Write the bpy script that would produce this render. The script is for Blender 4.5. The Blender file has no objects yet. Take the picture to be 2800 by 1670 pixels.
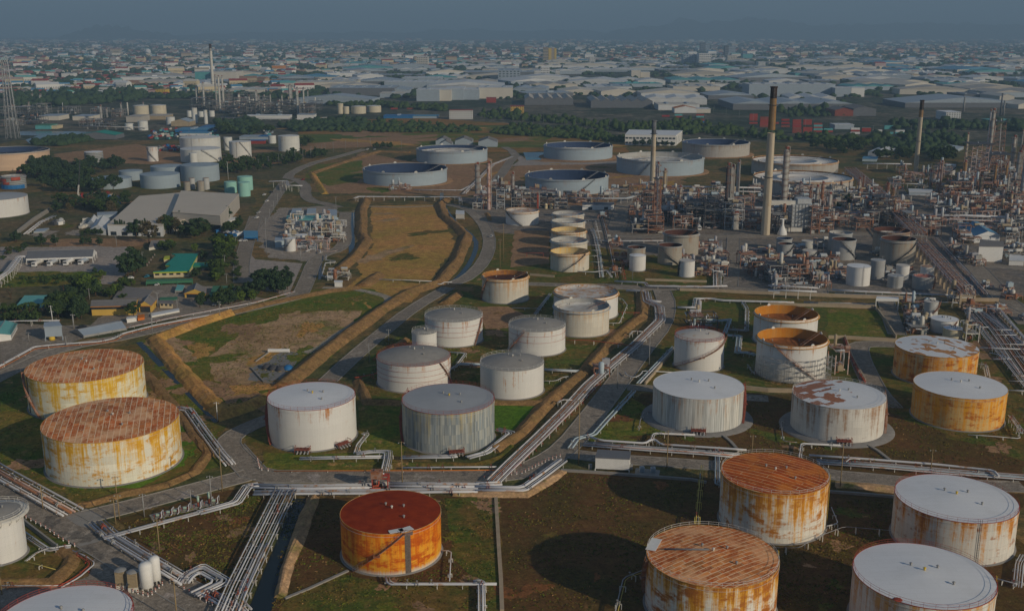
import bpy, math, random
import numpy as np
from mathutils import Vector
R_ = math.radians
rnd = random.Random(7)
sc = bpy.context.scene
COL = sc.collection
# ---------------------------------------------------------------- camera
CAMH = 130.0; FPX = 2890.0; PITCH = math.atan((835-90)/FPX)
cam = bpy.data.cameras.new('camera'); co = bpy.data.objects.new('camera', cam); COL.objects.link(co)
co.location = (0, 0, CAMH); co.rotation_euler = (math.pi/2-PITCH, 0, 0)
cam.lens = 36*FPX/2800; cam.sensor_width = 36; cam.clip_start = 1; cam.clip_end = 90000
sc.camera = co
# ---------------------------------------------------------------- light
SUN_EL = R_(20.5); SUN_AZ = math.atan2(0.766, -0.642)      # direction towards the sun: right of and behind the camera
sd = Vector((math.cos(SUN_EL)*0.766, -math.cos(SUN_EL)*0.642, math.sin(SUN_EL)))
sl = bpy.data.lights.new('sun', 'SUN'); so = bpy.data.objects.new('sun', sl); COL.objects.link(so)
sl.energy = 5.0; sl.angle = R_(0.6); sl.color = (1.0, 0.85, 0.63)
so.rotation_euler = sd.to_track_quat('Z', 'Y').to_euler(); so.location = (0, 0, 300)
W = bpy.data.worlds.new('World'); sc.world = W; W.use_nodes = True
wn = W.node_tree.nodes; wl = W.node_tree.links; wn.clear()
wo = wn.new('ShaderNodeOutputWorld'); bg = wn.new('ShaderNodeBackground'); bg.inputs['Strength'].default_value = 0.105
sky = wn.new('ShaderNodeTexSky'); sky.sky_type = 'NISHITA'; sky.sun_disc = False
sky.sun_elevation = SUN_EL; sky.sun_rotation = SUN_AZ; sky.altitude = 100; sky.air_density = 1.0; sky.dust_density = 0.6; sky.ozone_density = 6.0
# thin drifting cloud bands over the sky
tc = wn.new('ShaderNodeTexCoord'); mp = wn.new('ShaderNodeMapping'); mp.inputs['Scale'].default_value = (1.6, 1.6, 22)
nz = wn.new('ShaderNodeTexNoise'); nz.inputs['Scale'].default_value = 1.6; nz.inputs['Detail'].default_value = 5; nz.inputs['Roughness'].default_value = .55
cr = wn.new('ShaderNodeMapRange'); cr.inputs['From Min'].default_value = .40; cr.inputs['From Max'].default_value = .64; cr.inputs['To Max'].default_value = .85
mx = wn.new('ShaderNodeMix'); mx.data_type = 'RGBA'; mx.inputs['B'].default_value = (2.7, 3.4, 4.2, 1)
wl.new(tc.outputs['Generated'], mp.inputs['Vector']); wl.new(mp.outputs[0], nz.inputs['Vector']); wl.new(nz.outputs[0], cr.inputs[0])
wl.new(cr.outputs[0], mx.inputs[0]); wl.new(sky.outputs[0], mx.inputs['A']); wl.new(mx.outputs['Result'], bg.inputs[0]); wl.new(bg.outputs[0], wo.inputs[0])
sc.view_settings.view_transform = 'Standard'; sc.view_settings.look = 'None'; sc.view_settings.gamma = 1
sc.view_settings.exposure = -1.06
HAZE = dict(density=1.3e-4, color=(.46, .72, 1.0))
sc.cycles.volume_bounces = 0; sc.cycles.max_bounces = 6; sc.cycles.diffuse_bounces = 3; sc.cycles.volume_step_rate = 1

# ---------------------------------------------------------------- photo frames -> ground positions
FR = dict(A=(0,380,2.854), B=(700,380,2.854), C=(1400,380,2.854), D=(2100,380,2.854), E=(0,850,3.297), F=(700,800,2.854),
          G=(1400,800,2.854), H=(2100,800,2.854), I=(0,1220,3.297), J=(600,1220,3.297), K=(1300,1220,3.297), L=(2000,1220,3.11),
          M=(1650,1200,2.1635), O=(0,0,.8886), N=(400,200,4.946), T=(0,0,2.488), U=(900,0,2.488), W=(1800,0,2.488),
          Q=(1250,400,4.976), V=(1700,400,5.707), X=(2080,380,5.3), Y=(2400,250,4.24), S=(0,0,1), Z=(0,200,6.1825))
def ray(fr, x, y):
    a, b, s = FR[fr]; px = a+x/s; py = b+y/s
    c, n = math.cos(PITCH), math.sin(PITCH); u = (px-1400)/FPX; v = -(py-835)/FPX
    return Vector((u, c+v*n, -n+v*c))
def P(fr, x, y, z=0.0):
    d = ray(fr, x, y); t = (z-CAMH)/d.z
    return Vector((d.x*t, d.y*t, z))
def PL(fr, pts, z=0.0): return [P(fr, x, y, z) for x, y in pts]
def topz(fr, y, g):
    """height of a thing that stands at ground point g and reaches image row y"""
    d = ray(fr, 0, y); return CAMH + g.y*d.z/d.y
def mpp(g): return math.hypot(g.y, CAMH-g.z)/FPX       # metres per photo pixel there

# ---------------------------------------------------------------- mesh building
class MB:
    def __init__(s): s.v=[]; s.f=[]; s.m=[]; s.uv=[]; s.sm=[]; s.hasuv=False
    def face(s, idx, m=0, uv=None, sm=False):
        s.f.append(tuple(idx)); s.m.append(m); s.sm.append(sm); s.uv.append(uv)
        if uv: s.hasuv=True
    def poly(s, pts, m=0, uv=None):
        b=len(s.v); s.v += [tuple(p) for p in pts]; s.face(range(b,b+len(pts)), m, uv)
    def box(s, c, d, m=0, rz=0.0, ax=None):
        b=len(s.v); ca,sa=math.cos(rz),math.sin(rz)
        for dz in (-.5,.5):
            for dx,dy in ((-.5,-.5),(.5,-.5),(.5,.5),(-.5,.5)):
                x,y=dx*d[0],dy*d[1]; s.v.append((c[0]+x*ca-y*sa, c[1]+x*sa+y*ca, c[2]+dz*d[2]))
        for q in ((0,3,2,1),(4,5,6,7),(0,1,5,4),(1,2,6,5),(2,3,7,6),(3,0,4,7)): s.face([b+i for i in q], m)
    def beam(s, a, b_, w=.2, h=None, m=0):
        a=Vector(a); b_=Vector(b_); h=h or w; d=(b_-a); L=d.length
        if L<1e-6: return
        d/=L; up=Vector((0,0,1)) if abs(d.z)<.95 else Vector((1,0,0)); x=d.cross(up).normalized(); y=x.cross(d)
        b=len(s.v)
        for p in (a,b_):
            for i,j in ((-.5,-.5),(.5,-.5),(.5,.5),(-.5,.5)): s.v.append(tuple(p+x*i*w+y*j*h))
        for q in ((0,3,2,1),(4,5,6,7),(0,1,5,4),(1,2,6,5),(2,3,7,6),(3,0,4,7)): s.face([b+i for i in q], m)
    def cyl(s, c, r, h, n=24, m=0, r2=None, cap=True, uv=False, z0=None, capm=None):
        """upright cylinder or cone frustum with its foot at c"""
        r2 = r if r2 is None else r2; b=len(s.v); x0,y0,zz=c; cm = m if capm is None else capm
        for k,(rr,z) in enumerate(((r,zz),(r2,zz+h))):
            for i in range(n):
                a=2*math.pi*i/n; s.v.append((x0+rr*math.cos(a),y0+rr*math.sin(a),z))
        for i in range(n):
            j=(i+1)%n; u0=2*math.pi*i/n*r; u1=2*math.pi*(i+1)/n*r
            s.face((b+i,b+j,b+n+j,b+n+i), m, ((u0,0),(u1,0),(u1,h),(u0,h)) if uv else None, True)
        if cap:
            s.face(range(b+n,b+2*n), cm); s.face(range(b+n-1,b-1,-1), cm)
    def tube(s, pts, r, n=8, m=0, cap=True, mod=None):
        pts=[Vector(p) for p in pts]; k=len(pts); b=len(s.v); prev=None
        for i,p in enumerate(pts):
            if i==0: d=pts[1]-p
            elif i==k-1: d=p-pts[i-1]
            else: d=(pts[i+1]-p).normalized()+(p-pts[i-1]).normalized()
            if d.length<1e-9: d=Vector((0,0,1))
            d.normalize()
            if prev is None:
                up=Vector((0,0,1)) if abs(d.z)<.9 else Vector((1,0,0)); x=d.cross(up).normalized()
            else: x=(prev-d*prev.dot(d)); x = x.normalized() if x.length>1e-6 else prev
            prev=x; y=x.cross(d); sc_=1.0
            if 0<i<k-1:
                dd=(p-pts[i-1]).normalized(); c_=max(.55,dd.dot(d)); sc_=1/c_
            for j in range(n):
                a=2*math.pi*j/n; s.v.append(tuple(p+(x*math.cos(a)*(sc_ if abs(d.z)<.5 else 1)+y*math.sin(a))*r))
        for i in range(k-1):
            for j in range(n):
                j2=(j+1)%n; s.face((b+i*n+j,b+i*n+j2,b+(i+1)*n+j2,b+(i+1)*n+j), m, None, True)
        if cap:
            s.face(range(b+n-1,b-1,-1), m); s.face(range(b+(k-1)*n,b+k*n), m)
    def ring(s, c, r, rt, n=48, m=0, a0=0, a1=None, sec=6):
        a1 = 2*math.pi if a1 is None else a1
        pts=[(c[0]+r*math.cos(a0+(a1-a0)*i/n),c[1]+r*math.sin(a0+(a1-a0)*i/n),c[2]) for i in range(n+1)]
        s.tube(pts, rt, sec, m, cap=False)
    def lathe(s, c, prof, n=24, m=0, uv=False):
        b=len(s.v)
        for r,z in prof:
            for i in range(n):
                a=2*math.pi*i/n; s.v.append((c[0]+r*math.cos(a),c[1]+r*math.sin(a),c[2]+z))
        for k in range(len(prof)-1):
            for i in range(n):
                j=(i+1)%n; s.face((b+k*n+i,b+k*n+j,b+(k+1)*n+j,b+(k+1)*n+i), m, None, True)
        if prof[-1][0] < .5*max(q[0] for q in prof): s.face(range(b+(len(prof)-1)*n,b+len(prof)*n), m)
    def build(s, name, mats, parent=None, loc=None, rz=0.0, link=True):
        me=bpy.data.meshes.new(name); me.from_pydata(s.v, [], s.f)
        for mt in (mats if isinstance(mats,(list,tuple)) else [mats]): me.materials.append(mt)
        me.polygons.foreach_set('material_index', s.m); me.polygons.foreach_set('use_smooth', s.sm)
        if s.hasuv:
            ul=me.uv_layers.new(name='UVMap'); k=0; arr=[]
            for f,u in zip(s.f,s.uv):
                arr += [c for q in (u or [(0,0)]*len(f)) for c in q]
            ul.data.foreach_set('uv', arr)
        me.update(); o=bpy.data.objects.new(name, me)
        if loc is not None: o.location=loc
        o.rotation_euler=(0,0,rz)
        if link: COL.objects.link(o)
        if parent: o.parent=parent
        return o
def thing(name, label, cat, loc=(0,0,0), rz=0.0, group=None):
    o=bpy.data.objects.new(name, None); COL.objects.link(o); o.location=loc; o.rotation_euler=(0,0,rz); o.empty_display_size=.5
    o['label']=label; o['category']=cat
    if group: o['group']=group
    return o
def tag(o, label, cat, group=None, kind=None):
    if label: o['label']=label; o['category']=cat
    if group: o['group']=group
    if kind: o['kind']=kind
    return o
def struct(o, label=None, cat=None):
    o['kind']='structure'
    if label: o['label']=label; o['category']=cat
    return o
def dup(root, parts, loc, rz=0.0, s=1.0, label=None, group=None):
    """copy a thing with its parts; parts = [(child, [grandchildren])]"""
    r=root.copy(); COL.objects.link(r); r.location=loc; r.rotation_euler=(0,0,rz); r.scale=(s,s,s) if not isinstance(s,tuple) else s
    if label: r['label']=label
    if group: r['group']=group
    for c,gs in parts:
        k=c.copy(); COL.objects.link(k); k.parent=r
        for g in gs:
            q=g.copy(); COL.objects.link(q); q.parent=k
    return r

# ---------------------------------------------------------------- materials
MT={}
class NT:
    def __init__(s, name, rough=.6, spec=.3, metal=0.0):
        s.mat=bpy.data.materials.new(name); s.mat.use_nodes=True; s.t=s.mat.node_tree; s.n=s.t.nodes; s.l=s.t.links
        s.b=s.n['Principled BSDF']; s.b.inputs['Roughness'].default_value=rough; s.b.inputs['Specular IOR Level'].default_value=spec
        s.b.inputs['Metallic'].default_value=metal; s._v=None
    def coord(s, kind='Object', scale=(1,1,1), rot=0.0, rndoff=True, loc=(0,0,0)):
        tc=s.n.new('ShaderNodeTexCoord'); mp=s.n.new('ShaderNodeMapping'); mp.inputs['Scale'].default_value=scale
        mp.inputs['Rotation'].default_value=(0,0,rot); mp.inputs['Location'].default_value=loc
        s.l.new(tc.outputs[kind], mp.inputs[0])
        if rndoff:
            oi=s.n.new('ShaderNodeObjectInfo'); ml=s.n.new('ShaderNodeMath'); ml.operation='MULTIPLY'; ml.inputs[1].default_value=37.0
            s.l.new(oi.outputs['Random'], ml.inputs[0]); ad=s.n.new('ShaderNodeVectorMath'); ad.operation='ADD'
            s.l.new(mp.outputs[0], ad.inputs[0]); s.l.new(ml.outputs[0], ad.inputs[1]); return ad.outputs[0]
        return mp.outputs[0]
    def noise(s, vec, scale=1.0, detail=4, rough=.55, dist=0.0):
        n=s.n.new('ShaderNodeTexNoise'); n.inputs['Scale'].default_value=scale; n.inputs['Detail'].default_value=detail
        n.inputs['Roughness'].default_value=rough; n.inputs['Distortion'].default_value=dist
        s.l.new(vec, n.inputs['Vector']); return n.outputs[0]
    def brick(s, vec, c1, c2, mortar, w=1, h=1, scale=1, ms=.02, off=.5, bias=0):
        n=s.n.new('ShaderNodeTexBrick'); n.offset=off; i=n.inputs
        i['Color1'].default_value=c1; i['Color2'].default_value=c2; i['Mortar'].default_value=mortar; i['Scale'].default_value=scale
        i['Mortar Size'].default_value=ms; i['Mortar Smooth'].default_value=.2; i['Bias'].default_value=bias; i['Brick Width'].default_value=w; i['Row Height'].default_value=h
        s.l.new(vec, i['Vector']); return n.outputs['Color']
    def math(s, op, a, b=None, c=None):
        n=s.n.new('ShaderNodeMath'); n.operation=op
        for k,x in enumerate((a,b,c)):
            if x is None: continue
            if isinstance(x,(int,float)): n.inputs[k].default_value=x
            else: s.l.new(x, n.inputs[k])
        return n.outputs[0]
    def rng(s, v, a, b, c=0.0, d=1.0):
        n=s.n.new('ShaderNodeMapRange'); n.inputs[1].default_value=a; n.inputs[2].default_value=b; n.inputs[3].default_value=c; n.inputs[4].default_value=d
        s.l.new(v, n.inputs[0]); return n.outputs[0]
    def mix(s, f, a, b, mode='MIX'):
        n=s.n.new('ShaderNodeMix'); n.data_type='RGBA'; n.blend_type=mode
        for k,x in (('Factor',f),('A',a),('B',b)):
            ip = n.inputs[0] if k=='Factor' else n.inputs[k]
            if k!='Factor': ip=[i for i in n.inputs if i.name==k and i.type=='RGBA'][0]
            if isinstance(x,(int,float)): ip.default_value=x
            elif isinstance(x,tuple): ip.default_value=x if len(x)==4 else (*x,1)
            else: s.l.new(x, ip)
        return [o for o in n.outputs if o.type=='RGBA'][0]
    def sep(s, vec, k):
        n=s.n.new('ShaderNodeSeparateXYZ'); s.l.new(vec, n.inputs[0]); return n.outputs[k]
    def out(s, col, bump=None, bs=.3, rough=None):
        if isinstance(col,tuple): s.b.inputs['Base Color'].default_value=(*col,1)
        else: s.l.new(col, s.b.inputs['Base Color'])
        if rough is not None: s.l.new(rough, s.b.inputs['Roughness'])
        if bump is not None:
            n=s.n.new('ShaderNodeBump'); n.inputs['Strength'].default_value=bs; s.l.new(bump, n.inputs['Height']); s.l.new(n.outputs[0], s.b.inputs['Normal'])
        return s.mat
def c4(c): return (*c,1)
def plain(name, col, rough=.6, var=.25, scale=.6, metal=0.0, spec=.15):
    """painted or plain surface with mild grime"""
    t=NT(name, rough, spec, metal); v=t.coord('Object'); n=t.noise(v, scale, 5, .6); n2=t.noise(v, scale*7, 3)
    k=t.rng(t.math('ADD', t.math('MULTIPLY',n,.7), t.math('MULTIPLY',n2,.3)), .32, .68, 1-var, 1+var*.35)
    m=t.mix(1.0, c4(col), k, 'MULTIPLY'); MT[name]=t.out(m); return MT[name]
def rustpaint(name, base, rust=(.36,.13,.03), rust2=(.5,.25,.04), amt=.5, scale=.5, rough=.6):
    t=NT(name, rough); v=t.coord('Object'); n=t.noise(v, scale, 6, .65); n2=t.noise(v, scale*5, 3)
    r=t.mix(n2, c4(rust), c4(rust2)); m=t.mix(t.rng(n, .62-amt*.3, .72-amt*.3), c4(base), r); MT[name]=t.out(m); return MT[name]
def tankwall(name, base, streak, patch, c1, c2, c3=None, dark=None, seam=.82, tone=.06, bottomclean=0.0, topheavy=.12, amount=1.0, panels=None, bandz=None, course=2.4):
    """wall: UV in metres (u round the shell, v up). Long vertical streaks, blotches and plate seams."""
    t=NT(name, .65, .12); v=t.coord('UV', (1,1,1)); raw=t.coord('UV', (1,1,1), rndoff=False); z=t.sep(raw,1)
    def vs(sx, sy): 
        n=t.n.new('ShaderNodeVectorMath'); n.operation='MULTIPLY'; n.inputs[1].default_value=(sx,sy,1); t.l.new(v,n.inputs[0]); return n.outputs[0]
    s1=t.noise(vs(.55,.035), 1, 4, .6); s2=t.noise(vs(3.2,.10), 1, 4, .65); big=t.noise(vs(.16,.22), 1, 4, .7); fine=t.noise(vs(1.1,1.3), 1, 4, .7)
    top=t.math('MULTIPLY', z, topheavy/12)
    g=t.math('ADD', t.math('MULTIPLY', s1, .46), t.math('MULTIPLY', s2, .24)); g=t.math('ADD', g, t.math('MULTIPLY', big, .18)); g=t.math('ADD', g, t.math('MULTIPLY', fine, .12)); g=t.math('ADD', g, top)
    lo=.655-.20*streak; f1=t.rng(g, lo, lo+.09, 0, amount); f2=t.rng(g, lo+.07, lo+.16, 0, amount)
    b=t.brick(v, (1,1,1,1), (1-tone*2,1-tone*2,1-tone*2,1), (seam,seam,seam,1), w=9.0, h=course, ms=.035, off=.37)
    bc=t.mix(1.0, c4(base), b, 'MULTIPLY')
    if panels:  # vertical sheet panels of different greys
        pb=t.brick(v, c4(panels[0]), c4(panels[1]), c4(panels[2]), w=panels[3], h=panels[4], ms=.03, off=0.0); pn=t.rng(t.noise(vs(1.9,.05),1,3,.7), .35,.65,.55,1.15)
        bc=t.mix(1.0, pb, pn, 'MULTIPLY')
    gr=t.rng(t.noise(vs(2.2,.04),1,4,.7), .3,.75,1.03,.80 if streak>.25 else .93); bc=t.mix(1.0, bc, gr, 'MULTIPLY')
    m=t.mix(f1, bc, t.mix(t.noise(vs(.4,.5),1,3), c4(c1), c4(c2))); m=t.mix(f2, m, c4(c3 or c2))
    if patch>0:
        p=t.noise(vs(.20,.50), 1, 6, .70, .1); pb=t.brick(v, (0,0,0,1), (1,1,1,1), (.5,.5,.5,1), w=3.1, h=course*.5, ms=.0, off=.41); sx=t.noise(vs(1.6,.07),1,3,.6); p=t.math('ADD', t.math('MULTIPLY',p,.72), t.math('ADD', t.math('MULTIPLY',pb,.10), t.math('MULTIPLY',sx,.22))); pf=t.rng(p, .665-patch*.19, .76-patch*.19); pr=t.mix(fine, c4(c1), c4(dark or c1)); m=t.mix(pf, m, pr)
        m=t.mix(.35, m, t.mix(1.0, m, b, 'MULTIPLY'))
    if bottomclean>0:
        k=t.math('ADD', z, t.math('MULTIPLY', s2, 2.2)); m=t.mix(t.rng(k, bottomclean, bottomclean+1.2, 1, 0), m, (.62,.6,.55))
    if bandz:   # horizontal bands
        w=t.math('FRACT', t.math('MULTIPLY', z, 1/bandz)); m=t.mix(t.rng(w,.62,.66), m, t.mix(1.0, m, (.42,.42,.42), 'MULTIPLY'))
    MT[name]=t.out(m, fine, .08); return MT[name]
def roofpanels(name, cols, mortar, w, h, rot, blot=None, blotf=.0, scale=1.0, ms=.12, base=None, cover=None, streaks=None):
    """deck plates in rows; UV not needed: object metres on the plan"""
    t=NT(name, .75, .1); v=t.coord('Object', rot=rot, rndoff=False); vo=t.coord('Object', rot=rot)
    b=t.brick(v, c4(cols[0]), c4(cols[1]), c4(mortar), w=w, h=h, ms=ms, off=.43)
    v2=t.n.new('ShaderNodeVectorMath'); v2.operation='ADD'; v2.inputs[1].default_value=(w*31.3,h*17,0); t.l.new(v,v2.inputs[0])
    b2=t.brick(v2.outputs[0], (1,1,1,1), (.50,.47,.44,1), (1,1,1,1), w=w, h=h, ms=ms, off=.43)
    m=t.mix(1.0, b, b2, 'MULTIPLY')
    v3=t.n.new('ShaderNodeVectorMath'); v3.operation='ADD'; v3.inputs[1].default_value=(w*7,h*23,0); t.l.new(v,v3.inputs[0]); b3=t.brick(v3.outputs[0],(0,0,0,1),(1,1,1,1),(0,0,0,1),w=w,h=h,ms=ms*.8,off=.43)
    m=t.mix(t.rng(b3,.60,.72,0,.62), m, (*[q*.62 for q in cols[0]],1))
    vs=t.n.new('ShaderNodeVectorMath'); vs.operation='MULTIPLY'; vs.inputs[1].default_value=(.5,2.4,1); t.l.new(vo,vs.inputs[0])
    n=t.noise(vs.outputs[0], .75, 7, .78, .8); m=t.mix(t.rng(n,.50,.58,0,.62), m, c4(blot or mortar))
    big=t.noise(vo,.12,3,.6); m=t.mix(t.rng(big,.53,.62,0,.6), m, c4(blot or mortar)); dk=t.noise(t.coord('Object',loc=(50,9,0)),.22,6,.75,.6); m=t.mix(t.rng(dk,.54,.62,0,.55), m, (*[q*.55 for q in cols[0]],1))
    MT[name]=t.out(m); return MT[name]
def roofpatch(name, base, r1, r2, w, h, rot, thr, gx, gy, gb, blur=.0):
    """clean sheet roof on which whole plates have rusted; the rusty area leans to one side"""
    t=NT(name, .5, .35); v=t.coord('Object', rot=rot, rndoff=False)
    wn_=t.n.new('ShaderNodeTexNoise'); wn_.inputs['Scale'].default_value=1.1; wn_.inputs['Detail'].default_value=5; t.l.new(v,wn_.inputs['Vector']); ws=t.n.new('ShaderNodeVectorMath'); ws.operation='MULTIPLY_ADD'; ws.inputs[1].default_value=(.9,.5,0); t.l.new(wn_.outputs['Color'],ws.inputs[0]); t.l.new(v,ws.inputs[2])
    b=t.brick(ws.outputs[0], (0,0,0,1), (1,1,1,1), (.5,.5,.5,1), w=w, h=h, ms=.0, off=.37); raw=t.coord('Object', rndoff=False)
    g=t.math('ADD', t.math('MULTIPLY', t.sep(raw,0), gx), t.math('MULTIPLY', t.sep(raw,1), gy)); cn=t.noise(raw,.16,3,.5); f=t.math('ADD', t.math('ADD', t.math('MULTIPLY',b,.55), t.math('MULTIPLY',t.rng(cn,.35,.65),.45)), t.math('ADD', g, gb))
    f=t.rng(f, thr, thr+.01); n=t.noise(raw, 1.3, 5, .7); r=t.mix(t.rng(n,.35,.65), c4(r1), c4(r2)); lines=t.noise(raw,.5,3)
    m=t.mix(f, t.mix(t.rng(lines,.4,.7,0,.5), c4(base), (*[q*.9 for q in base],1)), r); MT[name]=t.out(m); return MT[name]
def ground(name, cols, sc1=.03, sc2=.25, th=(.42,.6), bump=.25, fine=1.2, c3=None, t3=(.6,.7), stretch=(1,1,1), rot=0.0, rough=.95):
    t=NT(name, rough, .1); v=t.coord('Object', stretch, rot, rndoff=False)
    a=t.noise(v, sc1, 6, .62, .5); b=t.noise(v, sc2, 6, .7); f=t.noise(v, fine, 4, .75)
    g=t.math('ADD', t.math('MULTIPLY', a, .62), t.math('MULTIPLY', b, .38)); m=t.mix(t.rng(g, *th), c4(cols[0]), c4(cols[1]))
    if c3:
        q=t.noise(t.coord('Object', stretch, rot, rndoff=False, loc=(311,77,0)), sc1*1.7, 6, .7, .8); q=t.math('ADD', t.math('MULTIPLY',q,.75), t.math('MULTIPLY',b,.25))
        m=t.mix(t.rng(q, *t3), m, c4(c3))
    h=t.noise(t.coord('Object', stretch, rot, rndoff=False, loc=(19,5,0)), fine*.28, 5, .72, .6)
    m=t.mix(1.0, m, t.rng(f, .3,.7,.60,1.38), 'MULTIPLY'); m=t.mix(1.0, m, t.rng(b, .32,.68,.72,1.22), 'MULTIPLY'); m=t.mix(1.0, m, t.rng(h, .34,.66,.72,1.26), 'MULTIPLY')
    MT[name]=t.out(m, f, bump); return MT[name]
# ---------------------------------------------------------------- material library
WH=(.74,.735,.71); RU=(.30,.09,.02); OR=(.62,.24,.02); YE=(.78,.42,.03); BR=(.20,.075,.03)
tankwall('w_clean', WH, .08, 0, RU, OR, tone=.02, seam=.88)
tankwall('w_band', WH, .18, 0, RU, OR, tone=.02, seam=.85)
tankwall('w_panel', (.68,.69,.64), .30, 0, RU, OR, tone=.05, seam=.9, amount=.6, panels=((.74,.73,.67),(.64,.67,.66),(.50,.54,.54),2.6,40))
tankwall('w_streak', (.76,.74,.68), .46, .12, BR, (.42,.20,.06), tone=.05, amount=.75)
tankwall('w_stain', (.74,.70,.60), .42, 0, (.5,.3,.08), OR, amount=.5)
tankwall('w_old', (.72,.73,.70), .15, 0, (.4,.3,.15), (.4,.3,.15), amount=.3, tone=.03, seam=.86)
tankwall('w_cream', (.66,.60,.46), .2, 0, (.4,.3,.15), (.4,.3,.15), amount=.3, tone=.03)
tankwall('r_orange', (.95,.46,.04), .72, .90, (.74,.16,.008), (.88,.30,.01), (.62,.14,.01), dark=(.40,.06,.006), bottomclean=1.0, topheavy=.12)
tankwall('r_yellow', (.92,.89,.74), .56, .72, (.70,.36,.03), (.86,.52,.02), (.66,.34,.03), dark=(.62,.30,.03), topheavy=.10)
tankwall('r_yellow2', (.92,.89,.70), .56, .72, (.74,.42,.03), (.88,.56,.02), (.66,.40,.04), dark=(.60,.34,.04), topheavy=.10)
tankwall('r_yellow3', (.88,.85,.76), .50, .70, (.66,.26,.02), (.88,.46,.02), (.46,.16,.03), dark=(.34,.13,.04), topheavy=.14)
tankwall('r_yellow4', (.88,.85,.76), .56, .78, (.62,.22,.02), (.94,.52,.02), (.40,.14,.03), dark=(.28,.10,.04), topheavy=.16)
tankwall('r_light', (.78,.75,.68), .52, .45, (.50,.17,.04), (.80,.38,.03), (.36,.12,.04), dark=(.26,.11,.05), topheavy=.12)
tankwall('r_light2', (.78,.76,.70), .45, .25, (.46,.2,.07), (.68,.36,.07), dark=(.30,.13,.06), amount=.8)
tankwall('r_light3', (.74,.68,.50), .5, .1, (.6,.36,.1), (.72,.45,.08), amount=.7)
tankwall('r_brown', (.74,.54,.28), .84, .75, (.62,.18,.01), (.86,.36,.008), (.72,.38,.03), dark=(.26,.08,.03), topheavy=.05)
tankwall('r_brown2', (.78,.54,.22), .88, .65, (.66,.20,.01), (.92,.42,.008), (.72,.38,.03), dark=(.30,.10,.03), topheavy=.05)
tankwall('g_stripe', (.46,.48,.44), .26, 0, (.50,.40,.18), (.62,.48,.16), panels=((.50,.52,.48),(.30,.35,.38),(.30,.33,.33),.7,3.4), amount=.5)
tankwall('g_grey', (.40,.41,.41), .2, 0, BR, OR, amount=.3)
tankwall('g_pale', (.54,.55,.54), .25, 0, BR, OR, amount=.3)
tankwall('g_tan', (.42,.39,.33), .35, 0, BR, (.4,.2,.08), amount=.5)
tankwall('g_float', (.38,.47,.54), .12, 0, BR, OR, amount=.3, tone=.03)
tankwall('g_float2', (.52,.50,.46), .3, 0, BR, (.42,.24,.1), amount=.4, tone=.03)
tankwall('g_peach', (.72,.52,.36), .2, 0, (.62,.42,.28), (.6,.4,.3), amount=.5)
tankwall('g_band', (.40,.42,.42), .2, 0, BR, OR, amount=.3, bandz=1.5)
tankwall('g_blue', (.36,.44,.50), .1, 0, (.5,.5,.5), (.5,.5,.5), amount=.2, tone=.03)
tankwall('aqua', (.33,.62,.54), .2, 0, (.45,.3,.15), OR, amount=.2, tone=.02)
tankwall('in_orange', (.60,.28,.06), .9, .3, (.52,.2,.02), (.62,.27,.02), (.5,.17,.02), dark=(.34,.12,.03))
tankwall('in_rust', (.42,.2,.08), .8, .5, (.34,.1,.02), (.62,.3,.03), dark=(.14,.05,.02))
tankwall('in_yellow', (.74,.58,.30), .6, .1, (.68,.36,.06), (.84,.56,.10))
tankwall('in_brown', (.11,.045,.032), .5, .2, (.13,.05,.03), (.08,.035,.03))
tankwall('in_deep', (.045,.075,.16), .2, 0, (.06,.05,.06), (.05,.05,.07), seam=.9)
tankwall('in_pale', (.50,.50,.48), .4, .1, (.42,.22,.1), (.5,.3,.1), amount=.6)
t=NT('roof_white', .6, .12); v=t.coord('Object'); q=t.brick(v,(1,1,1,1),(.965,.965,.965,1),(.90,.90,.90,1),w=6.5,h=1.9,ms=.05,off=.4); n=t.noise(v,.12,5,.65); n2=t.noise(v,1.6,4,.75)
m=t.mix(1.0,(.80,.82,.84,1),q,'MULTIPLY'); m=t.mix(t.rng(n,.52,.72,0,.35),m,(.62,.63,.62,1)); m=t.mix(t.rng(n2,.66,.76,0,.45),m,(.52,.50,.46,1)); MT['roof_white']=t.out(m)
plain('roof_grey', (.40,.42,.44), .55, .10, .2)
plain('roof_blue', (.34,.42,.48), .55, .15, .2)
plain('roof_old', (.70,.71,.70), .55, .15, .3)
plain('roof_dome', (.34,.325,.30), .7, .18, .4)
rustpaint('roof_pale', (.60,.56,.50), (.5,.34,.22), (.56,.42,.3), .15, .3)
rustpaint('roof_rusty', (.45,.33,.24), (.3,.12,.05), (.42,.2,.08), .6, .8)
roofpanels('roof_panels', ((.84,.19,.03),(.96,.42,.15)), (.98,.84,.60), 4.4, 1.75, R_(74), (.96,.62,.36), ms=.10)
roofpanels('roof_stripes', ((.60,.09,.010),(.72,.15,.02)), (.98,.78,.44), 16, 1.75, R_(38), (.80,.26,.04), ms=.09)
roofpanels('roof_stripes2', ((.78,.17,.025),(.94,.36,.10)), (.98,.74,.46), 3.4, 1.35, R_(-34), (.95,.52,.26), ms=.12)
t=NT('roof_red', .8, .08); v=t.coord('Object', rndoff=False); n=t.noise(v,.35,5,.6)
vr=t.coord('Object', (.16,4.5,1), R_(-48), rndoff=False); m=t.mix(t.rng(n,.35,.65), (.24,.028,.006,1), (.34,.046,.008,1)); m=t.mix(t.rng(t.noise(vr,1,5,.75,.2),.69,.74), m, (.62,.22,.03,1))
m=t.mix(t.rng(t.noise(t.coord('Object',rndoff=False,loc=(4,9,0)),.55,4,.7),.70,.76), m, (.5,.16,.02,1)); MT['roof_red']=t.out(m)
roofpatch('roof_patch1', (.76,.78,.80), (.30,.10,.04), (.46,.20,.09), 8.5, 1.7, R_(-28), .74, -.034, .016, .04)
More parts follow.
